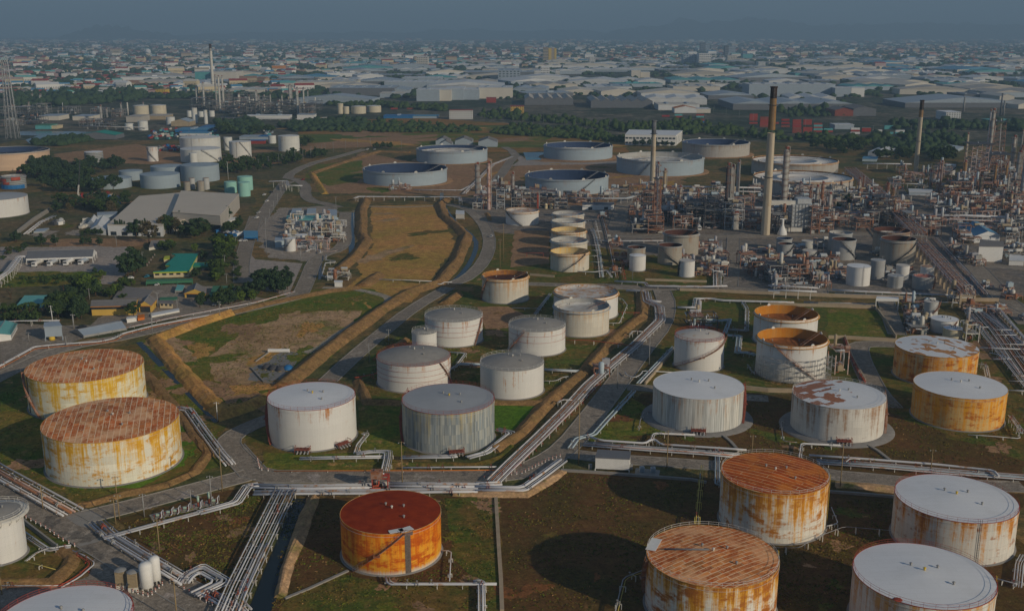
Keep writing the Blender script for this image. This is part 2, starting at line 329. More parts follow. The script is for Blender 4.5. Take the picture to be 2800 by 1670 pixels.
roofpatch('roof_patch2', (.76,.78,.80), (.42,.17,.05), (.58,.30,.10), 4.2, 1.8, R_(62), .66, .010, -.006, .0)
t=NT('fl_pale'); v=t.coord('Object'); n=t.noise(v,.12,5,.65); MT['fl_pale']=t.out(t.mix(t.rng(n,.4,.62),(.66,.66,.63,1),(.45,.40,.34,1)))
t=NT('fl_white'); v=t.coord('Object'); n=t.noise(v,.07,6,.7); MT['fl_white']=t.out(t.mix(t.rng(n,.5,.68),(.74,.71,.66,1),(.50,.42,.34,1)))
t=NT('fl_blotch'); v=t.coord('Object'); n=t.noise(v,.28,6,.75,.6); MT['fl_blotch']=t.out(t.mix(t.rng(n,.44,.60),(.66,.64,.60,1),(.55,.28,.10,1)))
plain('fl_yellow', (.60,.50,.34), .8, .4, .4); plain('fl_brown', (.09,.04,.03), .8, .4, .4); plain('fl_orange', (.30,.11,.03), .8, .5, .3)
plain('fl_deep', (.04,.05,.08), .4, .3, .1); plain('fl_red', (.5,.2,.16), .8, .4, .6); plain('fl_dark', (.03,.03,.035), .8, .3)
rustpaint('rim_rust', (.60,.42,.22), (.5,.22,.06), (.62,.32,.06), .7, .6)
plain('rim_grey', (.42,.44,.45), .6, .2); plain('rim_brown', (.22,.11,.08), .7, .3)
plain('white', (.78,.78,.76), .5, .10, .8); plain('offwhite', (.68,.66,.60), .6, .18, .4); plain('cream', (.66,.56,.36), .6, .12, .4)
plain('red', (.42,.07,.045), .6, .3, .8); plain('redbrown', (.30,.085,.055), .7, .4, .8); plain('orange', (.68,.2,.03), .6, .15); plain('yellow', (.72,.50,.06), .6, .15)
plain('steel', (.34,.34,.33), .5, .3, .6, spec=.5); plain('darksteel', (.09,.09,.10), .6, .35, .5); plain('galv', (.50,.53,.55), .45, .2, .5, spec=.5)
rustpaint('rusty', (.36,.24,.19), (.26,.09,.04), (.34,.15,.07), .6, .5)
rustpaint('pipewhite', (.60,.61,.64), (.42,.22,.12), (.5,.33,.2), .20, .25); rustpaint('pipegrey', (.38,.39,.42), (.34,.18,.1), (.36,.22,.14), .28, .25)
rustpaint('pipepink', (.60,.46,.42), (.46,.2,.12), (.42,.22,.14), .42, .3); rustpaint('piperust', (.36,.20,.14), (.28,.10,.05), (.38,.18,.08), .6, .4)
plain('pipeblue', (.46,.56,.62), .5, .15, .3); plain('pipered', (.46,.09,.05), .6, .25, .5); plain('pipeyellow', (.66,.54,.14), .6, .2, .5); plain('lag', (.44,.43,.40), .5, .25, .3)
rustpaint('tanstack', (.54,.46,.34), (.46,.36,.24), (.48,.36,.22), .2, .1); plain('tan', (.44,.36,.24), .7, .2, .2); plain('soot', (.06,.035,.025), .8, .4, .4); plain('brownstack', (.34,.20,.08), .8, .35, .3)
plain('concrete', (.34,.32,.29), .9, .22, .5); plain('beigewall', (.46,.37,.26), .9, .22, .4); plain('padconc', (.26,.25,.24), .9, .25, .5)
plain('asphaltroof', (.10,.10,.11), .9, .25, .4); plain('shedroof', (.66,.58,.47), .6, .08, .05); plain('tealroof', (.02,.30,.22), .5, .12, .3); plain('bluegreenroof', (.16,.46,.44), .6, .12, .3)
plain('blueroof', (.10,.30,.48), .5, .12, .2); plain('brightblue', (.03,.17,.42), .5, .1); plain('greenroof', (.07,.22,.12), .6, .2); plain('redroof', (.36,.06,.04), .6, .2, .1); plain('greyroof', (.24,.225,.215), .8, .18, .3)
plain('slate', (.17,.18,.20), .8, .15, .3); plain('sheetgrey', (.38,.45,.52), .5, .12, .2); plain('sheetwhite', (.70,.72,.73), .5, .10, .1); plain('sheetbeige', (.50,.47,.42), .6, .1, .1); plain('sheetcream', (.66,.62,.54), .6, .08, .05)
plain('rustsheet', (.34,.20,.13), .7, .25, .2); plain('aquasheet', (.12,.40,.42), .5, .15, .2); plain('pinksheet', (.50,.36,.34), .7, .2, .2)
plain('wood', (.34,.25,.13), .8, .2, 1.0); plain('glass', (.03,.045,.06), .15, .3, .5, spec=.7); plain('yellowwall', (.70,.46,.10), .7, .12, .5); plain('orangeband', (.66,.26,.04), .7, .1); plain('blackstrip', (.02,.02,.025), .7, .4, 1.5); plain('barestrip', (.17,.14,.12), .7, .5, 2.0)
plain('limeband', (.50,.56,.05), .6, .1); plain('tyre', (.02,.02,.02), .9, .2)
def leafmat(name, c1, c2, c3):
    t=NT(name, .8, .1); v=t.coord('Object'); n=t.noise(v,.35,3,.6); f=t.noise(v,2.2,3,.7); m=t.mix(t.rng(n,.35,.65), c4(c1), c4(c2)); m=t.mix(t.rng(f,.5,.75), m, c4(c3)); MT[name]=t.out(m)
leafmat('leaf', (.035,.065,.020), (.060,.095,.024), (.10,.14,.03)); leafmat('leaf_dark', (.030,.060,.030), (.050,.085,.034), (.085,.12,.035)); leafmat('leaf_bright', (.08,.14,.02), (.12,.18,.03), (.17,.21,.04)); leafmat('leaf_dry', (.09,.08,.04), (.13,.10,.05), (.10,.09,.03))
plain('bark', (.12,.08,.05), .9, .3, 2)
# grounds
ground('gr_base', ((.10,.11,.035),(.26,.16,.06)), .018, .15, (.44,.58), c3=(.20,.14,.09), t3=(.62,.68))
ground('gr_olive', ((.10,.135,.020),(.20,.125,.032)), .06, .3, (.43,.57), c3=(.44,.25,.11), t3=(.58,.64), fine=1.6)
ground('gr_brown', ((.16,.080,.028),(.105,.075,.020)), .05, .35, (.43,.58), c3=(.30,.15,.06), t3=(.60,.70), fine=2.0)
ground('gr_rust', ((.30,.12,.04),(.20,.09,.035)), .08, .4, (.42,.6), fine=2.0)
ground('gr_green', ((.10,.165,.014),(.24,.17,.035)), .05, .4, (.42,.6), c3=(.36,.22,.09), t3=(.57,.66), fine=1.5)
ground('gr_lush', ((.085,.19,.010),(.11,.20,.014)), .06, .5, (.42,.6), fine=1.5)
ground('gr_gold', ((.33,.19,.08),(.25,.155,.06)), .08, .5, (.42,.6), c3=(.19,.15,.04), t3=(.55,.66), fine=1.4)
ground('gr_basin', ((.60,.30,.095),(.42,.28,.06)), .022, .2, (.42,.60), c3=(.50,.27,.15), t3=(.58,.70), fine=.9)
ground('gr_sand', ((.56,.36,.20),(.40,.25,.12)), .03, .3, (.42,.6), c3=(.22,.20,.05), t3=(.53,.62), fine=.9)
ground('gr_bare', ((.42,.24,.13),(.32,.20,.10)), .03, .3, (.42,.6), c3=(.12,.10,.04), t3=(.62,.72), fine=.9)
ground('gr_field', ((.11,.16,.025),(.34,.17,.045)), .008, .06, (.44,.56), c3=(.10,.075,.03), t3=(.56,.64), stretch=(.35,1.6,1), fine=.5)
ground('gr_dark', ((.09,.10,.04),(.20,.14,.07)), .02, .2, (.42,.6), c3=(.30,.20,.12), t3=(.6,.7))
ground('gr_city', ((.055,.075,.045),(.17,.15,.11)), .004, .03, (.46,.56), c3=(.24,.18,.13), t3=(.58,.66), fine=.12)
ground('gr_yard', ((.40,.34,.28),(.33,.28,.23)), .04, .3, (.42,.6), c3=(.26,.19,.13), t3=(.6,.7))
ground('asphalt', ((.33,.28,.225),(.265,.225,.18)), .05, .4, (.42,.6), c3=(.38,.33,.27), t3=(.56,.58), bump=.05, fine=3)
ground('asphalt_dark', ((.19,.165,.14),(.22,.195,.165)), .05, .4, (.42,.6), bump=.05, fine=3)
ground('paving', ((.44,.38,.33),(.37,.32,.28)), .03, .3, (.42,.6), bump=.05, fine=2)
ground('gravel', ((.42,.37,.29),(.36,.31,.24)), .05, .5, (.42,.6), fine=2)
ground('refground', ((.20,.185,.17),(.30,.24,.18)), .03, .25, (.42,.6), c3=(.20,.11,.07), t3=(.58,.66))
ground('mountain', ((.030,.045,.030),(.05,.06,.04)), .0008, .004, (.42,.6), bump=0, fine=.01)
t=NT('water', .2, .3); v=t.coord('Object', rndoff=False); n=t.noise(v,.8,3); t.b.inputs['IOR'].default_value=1.33; MT['water']=t.out((.012,.022,.030), n, .04)
t=NT('pond', .2, .5); v=t.coord('Object', rndoff=False); n=t.noise(v,.05,3); MT['pond']=t.out(t.mix(n,(.02,.13,.17,1),(.03,.17,.20,1)))
t=NT('ponddull', .15, .6); MT['ponddull']=t.out((.05,.075,.085))
# ---------------------------------------------------------------- storage tanks
TANKS = '''orange|-31.1 249.1 12.8 11.4|cone|r_orange|roof_red|stair=232,290 patch|orange rusted tank with dark red roof and a bare steel strip down its side
bigfront|-124.5 309.1 20.2 14.0|cone|r_yellow|roof_panels|pad|largest rust streaked tank with panelled roof, in front of its twin at the left
bigback|-154.3 364.4 20.1 13.8|cone|r_yellow2|roof_panels|stair=242,203 strip|rust streaked white tank with red panelled roof and black vertical strip, behind its twin
whiteleft|-66.2 330.4 14.3 14.1|cone|w_clean|roof_white|rail=red stair=214,165 vents valves|smooth clean white tank with flat white roof and red railing beside the grey streaked tank
greystripe|-21.0 329.2 15.2 13.6|cone|g_stripe|roof_grey|rail=red stair=203,150 vents valves|grey tank with dark vertical streaks and plain grey roof edged in red
whitemid|64.6 347.9 15.5 12.0|cone|w_panel|roof_white|pad stair=335,365 valves|white tank with faint vertical panels on a wide pad, left of the patched roof tank
patched|110.4 338.3 15.2 12.0|cone|w_streak|roof_patch1|pad rail=white stair=335,365 valves|white tank with rust patches over its left roof, standing on a round concrete pad
orangeback|165.3 394.4 15.3 12.0|cone|r_brown|roof_patch2||orange rusted tank whose white roof has scattered rust patches, behind the all white roof one
orangefront|155.7 348.7 15.2 11.7|cone|r_brown2|roof_white|pad|orange and brown rusted tank with a spotless white roof
rustupper|71.5 267.2 14.3 14.1|cone|r_yellow3|roof_stripes|rail=white ladder=345 pad|rust streaked tank with rust roof ruled by pale diagonal lines beside the road
rustlower|46.4 222.7 15.1 13.0|cone|r_yellow4|roof_stripes2|rail=white ladder=0 beam stair=160,190|rust streaked tank with mottled brown roof carrying a long thin pipe and white platform
whiteupper|116.7 256.5 15.2 11.8|cone|r_light|roof_white|rail=red vents ladder=270|wide rust stained tank with white roof, behind the white roof with a red stain
whitelower|92.7 215.4 15.2 12.0|cone|r_light2|roof_white|rail=red vents ladder=350 stain|wide tank with white roof marked by one red stain at the bottom right corner
pinkroof|75.3 407.7 9.9 12.6|dome|w_clean|roof_pale|rail=red stair=194,342 thickrail|tall white tank with pale pinkish roof, red handrail and a zigzag stair down its front
domefront|-0.0 377.5 11.9 11.0|dome|w_clean|roof_dome|rail=white ladder=350|white tank with grey domed roof nearest the road, right of the two other grey domes
domeright|10.6 430.9 12.0 10.6|dome|w_band|roof_dome|rail=white stair=200,245|white tank with grey dome and red hoops, right behind the front dome tank
domebig|-37.7 387.3 14.1 10.4|dome|w_band|roof_dome|rail=red hoops stair=350,318|broad white tank with grey domed roof and thin red hoops around its wall
domeback|-25.4 444.6 12.6 11.2|dome|w_band|roof_dome|rail=white hoops stair=315,340|white tank with grey dome and red hoop, farthest back of the domed roofs
domesmall|-36.8 425.9 5.2 9.0|dome|w_clean|roof_dome|rail=white|very small white tank with grey dome tucked against a larger domed tank
openfront|31.3 459.7 12.4 11.8|open|w_stain|in_pale|depth=2.2 foam|white open topped tank with rusty rim and pale sunken roof, front of the pair
openbackbig|35.2 489.1 15.3 11.0|open|w_clean|in_blotch|depth=.9|wide white tank with blotchy pale floating roof nearly level with its rusty rim
openrust|-3.4 518.4 11.7 12.2|open|w_stain|in_rust|depth=3 foam stair=190,225|white open topped tank with dark rusty inside standing alone beside the bend in the road
orangeinback|119.0 443.4 13.5 12.5|open|w_clean|in_orange|depth=4.5 foam band|white open tank with orange rust inside, rear one of the pair
orangeinfront|109.8 397.8 13.4 14.7|open|w_clean|in_orange|depth=4.5 foam band stair=303,226 scaffold|white open tank with orange rust inside and scaffolding round its foot
five1|32.9 589.7 11.0 9.9|open|w_stain|in_yellow|depth=4 stair=248,316|nearest of the five tanks in a row, open with yellow inside and a stair
five2|34.2 623.2 11.0 9.9|open|w_stain|in_pale|depth=2.5|fourth from the back of the row of five tanks, with low pale yellow roof
five3|35.7 656.3 11.1 9.9|open|w_stain|in_yellow2|depth=3|middle one of the row of five tanks, with yellow stained inside
five4|37.3 690.2 11.1 9.9|open|w_stain|in_pale|depth=2.5|second from the back of the row of five stained tanks
five5|38.6 719.6 10.9 9.9|open|w_stain|in_pale|depth=1.5|rearmost of the row of five tanks, with pale bluish roof
loneopen|7.2 737.2 11.6 9.3|open|w_clean|in_blotch|depth=1 stair=270,200|white tank with orange blotched floating roof and black stair left of the row of five
slimfront|71.0 585.0 4.6 8.5|dome|w_clean|roof_white|pad|slim white tank with curved pipe at its top in front of a brown rimmed tank
slimback|72.6 605.7 5.3 9.0|open|g_tan|in_brown|depth=2|brownish open tank behind the slim white tank
brownopen|92.1 604.4 7.0 10.6|open|g_tan|in_brown|depth=4 stair=305,206|grey open tank with dark brown inside and a long diagonal stair
brownbig|102.8 632.1 10.6 12.8|open|g_tan|in_brown|depth=4|large grey open tank with dark brown inside just below the tall chimney row
whitestub|96.5 569.1 4.1 8.8|cone|w_clean|roof_pale|pad stair=170,200|short white tank with grey rim beside the large grey open tank
r1|168.3 642.6 4.7 7.2|open|g_grey|in_dark|depth=2|small grey open tank hidden behind another of its size below the big chimney
r2|164.0 623.4 4.5 7.6|open|g_grey|in_brown|depth=2 stair=246,334|small grey open tank with diagonal stair below the big chimney
r3|183.7 645.8 3.7 5.0|cone|g_pale|roof_pale||small pale tank standing behind an even lower one
r4|177.8 619.4 4.1 4.3|cone|g_pale|roof_pale|stair=246,330|low pale tank with diagonal stair, left of the two tall grey open tanks
r5|202.6 641.7 6.9 11.0|open|g_grey|in_pale|depth=1.5|tall grey tank with pale floating roof behind its brown inside neighbour
r6|197.2 617.5 7.0 11.5|open|g_grey|in_brown|depth=4 stair=327,240|tall grey open tank with dark brown inside and stair descending to the right
r7|233.0 639.1 10.7 13.0|open|g_tan|in_brown2|depth=3|broad grey open tank with brown inside and pale float, rear one by the raised rack
r8|225.7 607.1 9.8 13.9|open|g_tan|in_brown|depth=5 stair=234,328|broad grey open tank with brown inside and diagonal stair, beside the raised pipe rack
r9|184.8 550.2 6.1 10.0|cone|w_clean|roof_white|ladder=275|plain bright white tank, largest of the cluster beside the raised pipe rack
r10|199.1 562.6 3.8 10.5|cone|g_grey|roof_grey||tall narrow grey tank right of the bright white one
r11|212.8 562.3 3.5 7.7|cone|w_clean|roof_pale||small white tank between the narrow grey tank and the raised pipe rack
r12|224.5 558.1 3.5 8.0|cone|w_clean|roof_rusty||small white tank with rusty top, closest to the raised pipe rack
r13|202.3 543.5 4.0 6.2|cone|g_grey|roof_grey|ladder=265|short grey tank with a drooping dark seam in the front of the cluster
r14|216.3 541.9 5.3 6.4|open|g_grey|in_red|depth=.6 stair=310,350|short grey tank with reddish flat roof at the end of the cluster
r15|198.5 484.5 3.2 7.2|cone|g_pale|roof_pale|stair=240,335|pale cylinder tank with diagonal stair next to the white gantry and pipe field
r16|194.6 458.7 5.9 5.7|cone|w_clean|roof_white|stair=260,300|white tank with smooth roof behind a smaller one, above the orange tanks
r17|194.3 448.0 4.3 4.3|cone|r_light3|roof_white||small yellowish stained tank with white roof above the orange tanks
r18|414.9 1001.0 4.9 9.5|cone|w_clean|roof_white|stair=225,330|small white tank with diagonal stair among the far right refinery pipework
fl1|-96.5 955.0 37.7 11.9|open|g_float|in_deep|depth=9 foam ladderin pad|nearest left huge grey floating roof tank with dark blue inside, beside the grassy basin
fl2|-63.1 1116.4 37.2 12.5|open|g_float|in_paledeep|depth=4 foam ladderin pad|huge grey floating roof tank with pale floor, behind and right of the nearest left one
fl3|46.8 901.9 35.5 12.6|open|g_float|in_deep|depth=10 foam stair=277,307 pad|huge grey floating roof tank with diagonal stair, behind the low white building
fl4|71.3 1147.5 37.1 12.7|open|g_float|in_paledeep|depth=7 foam pad|huge grey floating roof tank beside the turquoise pond
fl5|143.7 1027.1 42.0 14.0|open|g_float|in_pale|depth=5 foam stair=235,252 pad|huge grey floating roof tank with ringed white roof, behind the slimmer chimney
fl6|225.3 1175.2 36.7 13.4|open|g_float2|in_paledeep|depth=8 foam pad|huge grey floating roof tank farthest back, left of the big chimney
fl7|269.3 1008.8 40.0 13.0|open|g_float2|in_white|depth=1.5 foam|huge tan tank with high white floating roof, the rear one right of the big chimney
fl8|246.9 896.3 40.9 12.0|open|g_float2|in_white|depth=1.5 foam|huge tan tank with high white floating roof, the front one right of the big chimney
peach|-503.3 1062.8 37.2 16.4|open|g_peach|in_deep|depth=6|huge peach coloured tank with white rim at the left edge
scaff|-430.7 911.6 9.8 10.6|open|g_band|in_pale|depth=1 wraps|banded tank under construction wrapped in red and blue sheets
leftwhite|-382.0 776.1 22.1 13.0|cone|w_clean|roof_grey|pad|big white tank with grey cone roof cut by the left edge
banded|-425.6 1079.6 9.0 13.0|cone|g_band|roof_white||grey tank with many horizontal bands behind the dark trees
l1|-375.6 1109.1 5.5 14.7|cone|w_clean|roof_pale|stair=320,215|narrow white tank with diagonal stair left of the tall white tanks
l2|-348.2 918.2 16.4 8.0|cone|g_blue|roof_blue||wide low blue grey tank nearest the dark trees
l3|-348.7 966.3 10.3 8.2|cone|g_blue|roof_blue||small pale blue grey tank behind the wide low one
l4|-307.1 920.8 16.7 11.2|cone|g_blue|roof_blue||blue grey cone roofed tank in the middle of its group
l5|-316.1 970.6 15.1 12.0|cone|g_blue|roof_blue||blue grey tank mostly hidden behind two others
l6|-284.2 962.8 17.0 14.1|cone|g_blue|roof_blue||blue grey tank standing right, in front of the white pair
l7|-326.4 1113.7 20.7 12.9|cone|w_old|roof_old|stair=338,288 ladder=262|broad off white tank, front one of the stacked pair
l8|-349.9 1194.1 22.1 17.0|cone|w_old|roof_old|ladder=262|broad off white tank, rear one of the stacked pair
l9|-293.9 1149.3 11.6 16.6|cone|w_old|roof_old|stair=344,283 ladder=265|off white tank with diagonal dark stair right of the stacked pair
l10|-324.6 1216.1 4.9 14.6|cone|w_old|roof_old|stair=315,200|slim off white tank between the stacked pair and the tank with stair
l11|-291.2 1293.0 4.6 9.3|cone|w_old|roof_old||small off white tank beside the blue roofed shed
l12|-254.0 1211.5 11.9 16.9|cone|w_old|roof_old||plain off white tank standing apart at the right of the left tank farm
l13|-325.7 1083.9 4.2 11.4|cone|w_old|roof_old||slim white tank standing against the broad front tank
aq1|-236.4 884.4 5.1 9.2|cone|aqua|aqua||small aqua green tank, left of its two taller mates
aq2|-228.0 900.5 6.4 11.5|cone|aqua|aqua||aqua green tank with a pipe loop on top, rear one
aq3|-220.2 865.0 5.0 11.4|cone|aqua|aqua||aqua green tank, front one of the three
v1|-276.8 896.9 2.7 7.3|cone|g_tan|roof_rusty||slim brownish silo, front left of four beside the aqua tanks
v2|-274.5 904.3 2.5 9.4|cone|g_pale|roof_rusty||slim grey silo, rear left of four beside the aqua tanks
v3|-264.1 893.4 3.0 8.3|cone|g_tan|roof_rusty||slim brownish silo, front right of four beside the aqua tanks
v4|-261.8 902.2 2.7 9.9|cone|g_pale|roof_rusty||slim grey silo, rear right of four beside the aqua tanks
f1|-514.9 1710.4 4.1 9.7|cone|w_old|roof_old||small white tank, first on the left of the cluster before the far refinery
f2|-472.2 1592.7 4.2 22.0|cone|w_old|roof_old||taller white tank at the back of the cluster before the far refinery
f3|-496.6 1710.5 4.3 8.4|cone|w_old|roof_old||small white tank in the middle of the cluster before the far refinery
f4|-451.3 1576.7 2.8 20.0|cone|w_old|roof_old||small white tank peeping out behind the middle one before the far refinery
f5|-480.6 1715.2 4.4 9.2|cone|w_old|roof_old||small white tank, rightmost of the cluster before the far refinery
f6|-610.9 1765.1 12.4 14.4|cone|w_cream|roof_old||large cream tank, left of two behind the cream sheds
f7|-563.3 1708.9 12.0 18.6|cone|w_cream|roof_old||large cream tank, right of two behind the cream sheds
f8|-529.5 1477.9 5.8 8.7|cone|w_old|roof_old||short white tank by the pond road
f9|-508.5 1472.1 6.7 12.3|cone|w_old|roof_old||taller white tank by the pond road
f10|-499.6 1564.9 6.2 10.7|cone|w_old|roof_old||white tank behind the grey gabled shed
f11|-255.1 1784.2 12.1 11.9|cone|w_cream|roof_old||white tank left of the last one at the far small farm
f12|-233.5 1814.1 12.1 10.6|cone|w_cream|roof_old||white tank standing at the right end of the far small farm
f13|-284.6 1777.2 5.0 16.8|cone|w_cream|roof_old||slim white tank at the left end of the far small farm
f14|-274.8 1777.0 4.8 11.8|cone|w_cream|roof_old||slim white tank second from the left of the far small farm
bl1|-131.7 247.5 6.4 11.8|dome|w_clean|roof_dome|rail=white walkway ladder=290|white tank with grey domed roof and wide walkway at the lower left edge
bl2|-93.3 196.9 13.7 12.0|cone|w_clean|roof_white|rail=red thickrail|plain white roof cut by the bottom left corner
chem1|-136.4 639.3 3.2 7.7|cone|w_clean|roof_white|stair=200,300|small white tank in the pump yard, front left one
chem2|-134.6 665.3 3.9 5.1|cone|w_clean|roof_white||small white tank in the pump yard beside the front left one'''
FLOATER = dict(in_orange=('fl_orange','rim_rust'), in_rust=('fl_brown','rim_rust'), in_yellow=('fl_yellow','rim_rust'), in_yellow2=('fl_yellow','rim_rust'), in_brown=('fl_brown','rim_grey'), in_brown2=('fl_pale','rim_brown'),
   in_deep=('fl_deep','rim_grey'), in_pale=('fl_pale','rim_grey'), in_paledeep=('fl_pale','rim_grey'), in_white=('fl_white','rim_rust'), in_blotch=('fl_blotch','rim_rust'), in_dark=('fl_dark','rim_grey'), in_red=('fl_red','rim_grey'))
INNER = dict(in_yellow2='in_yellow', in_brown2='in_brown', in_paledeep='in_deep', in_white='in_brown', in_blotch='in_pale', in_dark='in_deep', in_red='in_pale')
def arcpts(R, a0, a1, z0, z1, n): return [(R*math.cos(R_(a0+(a1-a0)*i/n)), R*math.sin(R_(a0+(a1-a0)*i/n)), z0+(z1-z0)*i/n) for i in range(n+1)]
def wallstair(root, R, h, a0, a1, near, mat='darksteel'):
    b=MB(); n=max(6,int(abs(a1-a0)/6)); zr=.9*h
    inner=arcpts(R+.15,a0,a1,.3,h,n); outer=arcpts(R+1.0,a0,a1,.3,h,n)
    for i in range(n):
        b.poly([inner[i],outer[i],outer[i+1],inner[i+1]]); b.poly([(*inner[i][:2],inner[i][2]-.18),(*inner[i+1][:2],inner[i+1][2]-.18),(*outer[i+1][:2],outer[i+1][2]-.18),(*outer[i][:2],outer[i][2]-.18)])
        b.poly([(*outer[i][:2],outer[i][2]-.18),(*outer[i+1][:2],outer[i+1][2]-.18),outer[i+1],outer[i]])
    mid=arcpts(R+.6,(a0+a1)/2-2.2,(a0+a1)/2+2.2,h/2,h/2,2); b.box((mid[1][0],mid[1][1],h/2),(1.6,1.6,.15))
    o=b.build('stair', MT[mat], root)
    b=MB(); b.tube([(x,y,z+1.1) for x,y,z in outer], .06, 5); b.tube([(x,y,z+.6) for x,y,z in outer], .04, 4)
    for p in outer[::1 if near else 2]: b.tube([p,(p[0],p[1],p[2]+1.1)], .04, 4)
    b.build('handrail', MT[mat], o)
def tank_railing(root, R, z, mat, thick, a0=0, a1=360):
    b=MB(); n=int(R*2.6); k=1.7 if thick else 1.0
    for zz in (.55,1.1): b.ring((0,0,z+zz), R-.1, .035*k, 64, a0=R_(a0), a1=R_(a1), sec=4)
    for i in range(n):
        a=R_(a0+(a1-a0)*i/n); p=((R-.1)*math.cos(a),(R-.1)*math.sin(a)); b.tube([(p[0],p[1],z),(p[0],p[1],z+1.1)], .03*k, 4)
    b.build('railing', MT[mat], root)
def manifold(root, R, ang, sz=1.0):
    b=MB(); a=R_(ang); ux,uy=math.cos(a),math.sin(a); vx,vy=-uy,ux
    def at(r,s,z): return (ux*(R+r)+vx*s, uy*(R+r)+vy*s, z)
    for s in (-1.6,-.5,.7,1.8):
        b.tube([at(-.1,s,.9),at(1.6,s,.9),at(2.0,s,.5),at(2.6,s,.5)], .22*sz, 8, 0); b.tube([at(1.0,s,.9),at(1.0,s,1.9)], .09, 6, 1); b.cyl((at(1.0,s,1.9)[0],at(1.0,s,1.9)[1],1.85),.32,.08,10,1)
        b.cyl((at(1.0,s,0)[0],at(1.0,s,0)[1],.62),.34,.5,10,1)
    for s in (-2.4,2.4):
        for r in (.4,2.4): b.tube([at(r,s,0),at(r,s,2.6)], .07, 5, 1)
        b.beam(at(.4,s,2.6),at(2.4,s,2.6),.12,m=1)
    b.beam(at(.4,-2.4,1.6),at(.4,2.4,1.6),.1,m=1); b.beam(at(2.4,-2.4,1.6),at(2.4,2.4,1.6),.1,m=1); b.poly([at(.4,-2.4,1.55),at(2.4,-2.4,1.55),at(2.4,2.4,1.55),at(.4,2.4,1.55)],1)
    b.beam(at(2.4,-2.4,2.6),at(2.4,2.4,2.6),.1,m=1)
    b.build('pipe_manifold', [MT['pipegrey'],MT['redbrown']], root)
TK={}
def make_tank(key, X, Y, R, h, kind, wall, roof, opts, label):
    ad={'cone':'roofed','dome':'domed','open':'open topped'}[kind]; op={}
    for w in opts.split():
        k,_,v=w.partition('='); op[k]=v
    near=Y<520; mid=Y<760; n=112 if Y<420 else (72 if Y<800 else 56)
    root=thing('storage_tank', label, 'storage tank', (X,Y,0), 0, 'storage tanks of the refinery'); TK[key]=(X,Y,R,h,root)
    z0=.35 if near else .0
    b=MB(); b.cyl((0,0,z0), R, h-z0, n, uv=True, cap=False); wl_=b.build('wall', MT[wall], root)
    if near or 'pad' in op:
        b=MB(); w_=3.4 if 'pad' in op and Y<420 and wall in('w_panel','w_streak') else (.15 if Y<800 else 5.0)
        b.lathe((0,0,0), [(R+w_+.5,-.1),(R+w_+.2,.32),(R-.5,.36)], n); b.build('foundation_ring', MT['padconc' if Y<800 else 'gr_bare'], root)
    if kind=='open':
        d=float(op.get('depth',3)); fl,rm=FLOATER[roof]; b=MB(); nn=n
        for i in range(nn):
            a0,a1=2*math.pi*i/nn,2*math.pi*(i+1)/nn; r=R-.12
            b.sm.append(True); k=len(b.v); b.v += [(r*math.cos(a1),r*math.sin(a1),h-d),(r*math.cos(a0),r*math.sin(a0),h-d),(r*math.cos(a0),r*math.sin(a0),h),(r*math.cos(a1),r*math.sin(a1),h)]
            b.sm.pop(); b.face((k,k+1,k+2,k+3),0,((a1*r,0),(a0*r,0),(a0*r,d),(a1*r,d)),True)
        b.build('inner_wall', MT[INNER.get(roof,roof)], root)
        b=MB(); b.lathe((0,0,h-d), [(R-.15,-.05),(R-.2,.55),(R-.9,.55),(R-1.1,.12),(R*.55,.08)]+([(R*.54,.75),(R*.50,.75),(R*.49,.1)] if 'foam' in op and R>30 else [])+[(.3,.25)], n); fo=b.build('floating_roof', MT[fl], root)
        b=MB()
        for k in range(max(6,int(R/2))):
            a=2*math.pi*k/max(6,int(R/2)); b.cyl((R*.8*math.cos(a),R*.8*math.sin(a),h-d+.1),.22,.8,6)
        b.build('roof_leg', MT['steel'], fo)['kind']='stuff'
        b=MB(); b.lathe((0,0,h-.9 if R>8 else h-.5), [(R,-.1),(R+.75 if R>8 else R+.3,-.06),(R+.75 if R>8 else R+.3,.06),(R,.1)], n); b.build('wind_girder', MT[rm], root)
        b=MB(); b.ring((0,0,h), R-.06, .14 if R<20 else .28, n, sec=6); b.build('rim', MT[rm], root)
        if R>9:
            a=R_(35 if R>30 else 20); b=MB(); e=(R-.6)
            s0=(e*math.cos(a),e*math.sin(a),h+.3); s1=(e*.25*math.cos(a-.5),e*.25*math.sin(a-.5),h-d+.6); b.beam(s0,s1,.9 if R>30 else .28,.15)
            b.beam((s0[0],s0[1],s0[2]+1),(s1[0],s1[1],s1[2]+1),.08); b.build('rolling_ladder', MT['steel' if R>30 else 'rusty'], root)
        if 'foam' in op:
            m_=8 if R>20 else 4
            for k in range(m_):
                a=2*math.pi*k/m_+.35; b=MB(); pts=[(-1.5,0),(1.5,0),(1.5,.8),(1.0,1.6),(0,1.9),(-1.0,1.6),(-1.5,.8)]; s_=.95 if R>20 else .5
                for off in (0,.25):
                    b.poly([(p[0]*s_,off,p[1]*s_) for p in (pts if off==0 else pts[::-1])])
                q=len(pts); base=0
                for i in range(q):
                    j=(i+1)%q; b.face((i,q+(q-1-i),q+(q-1-j),j))
                b.build('foam_chamber', MT['offwhite' if R>20 else wall], root, (R*math.cos(a),R*math.sin(a),h-.1), a+math.pi/2)
    else:
        rh = R*.055 if kind=='cone' else R*.17
        if R>5 and Y>700: rh=R*.10
        b=MB(); q=8; prof=[(R-.02,0)]
        for i in range(1,q+1):
            f=i/q; prof.append((max(.05,R*(1-f)), rh*(f if kind=='cone' else math.sin(f*math.pi/2))))
        b.lathe((0,0,h+.02), prof, n); ro=b.build('roof', MT[roof], root)
        rm='red' if op.get('rail')=='red' else ('rim_rust' if wall.startswith('r_') else 'offwhite')
        if Y<800: b=MB(); b.ring((0,0,h), R+.03, .09 if near else .12, n, sec=5); b.build('rim', MT[rm], root)
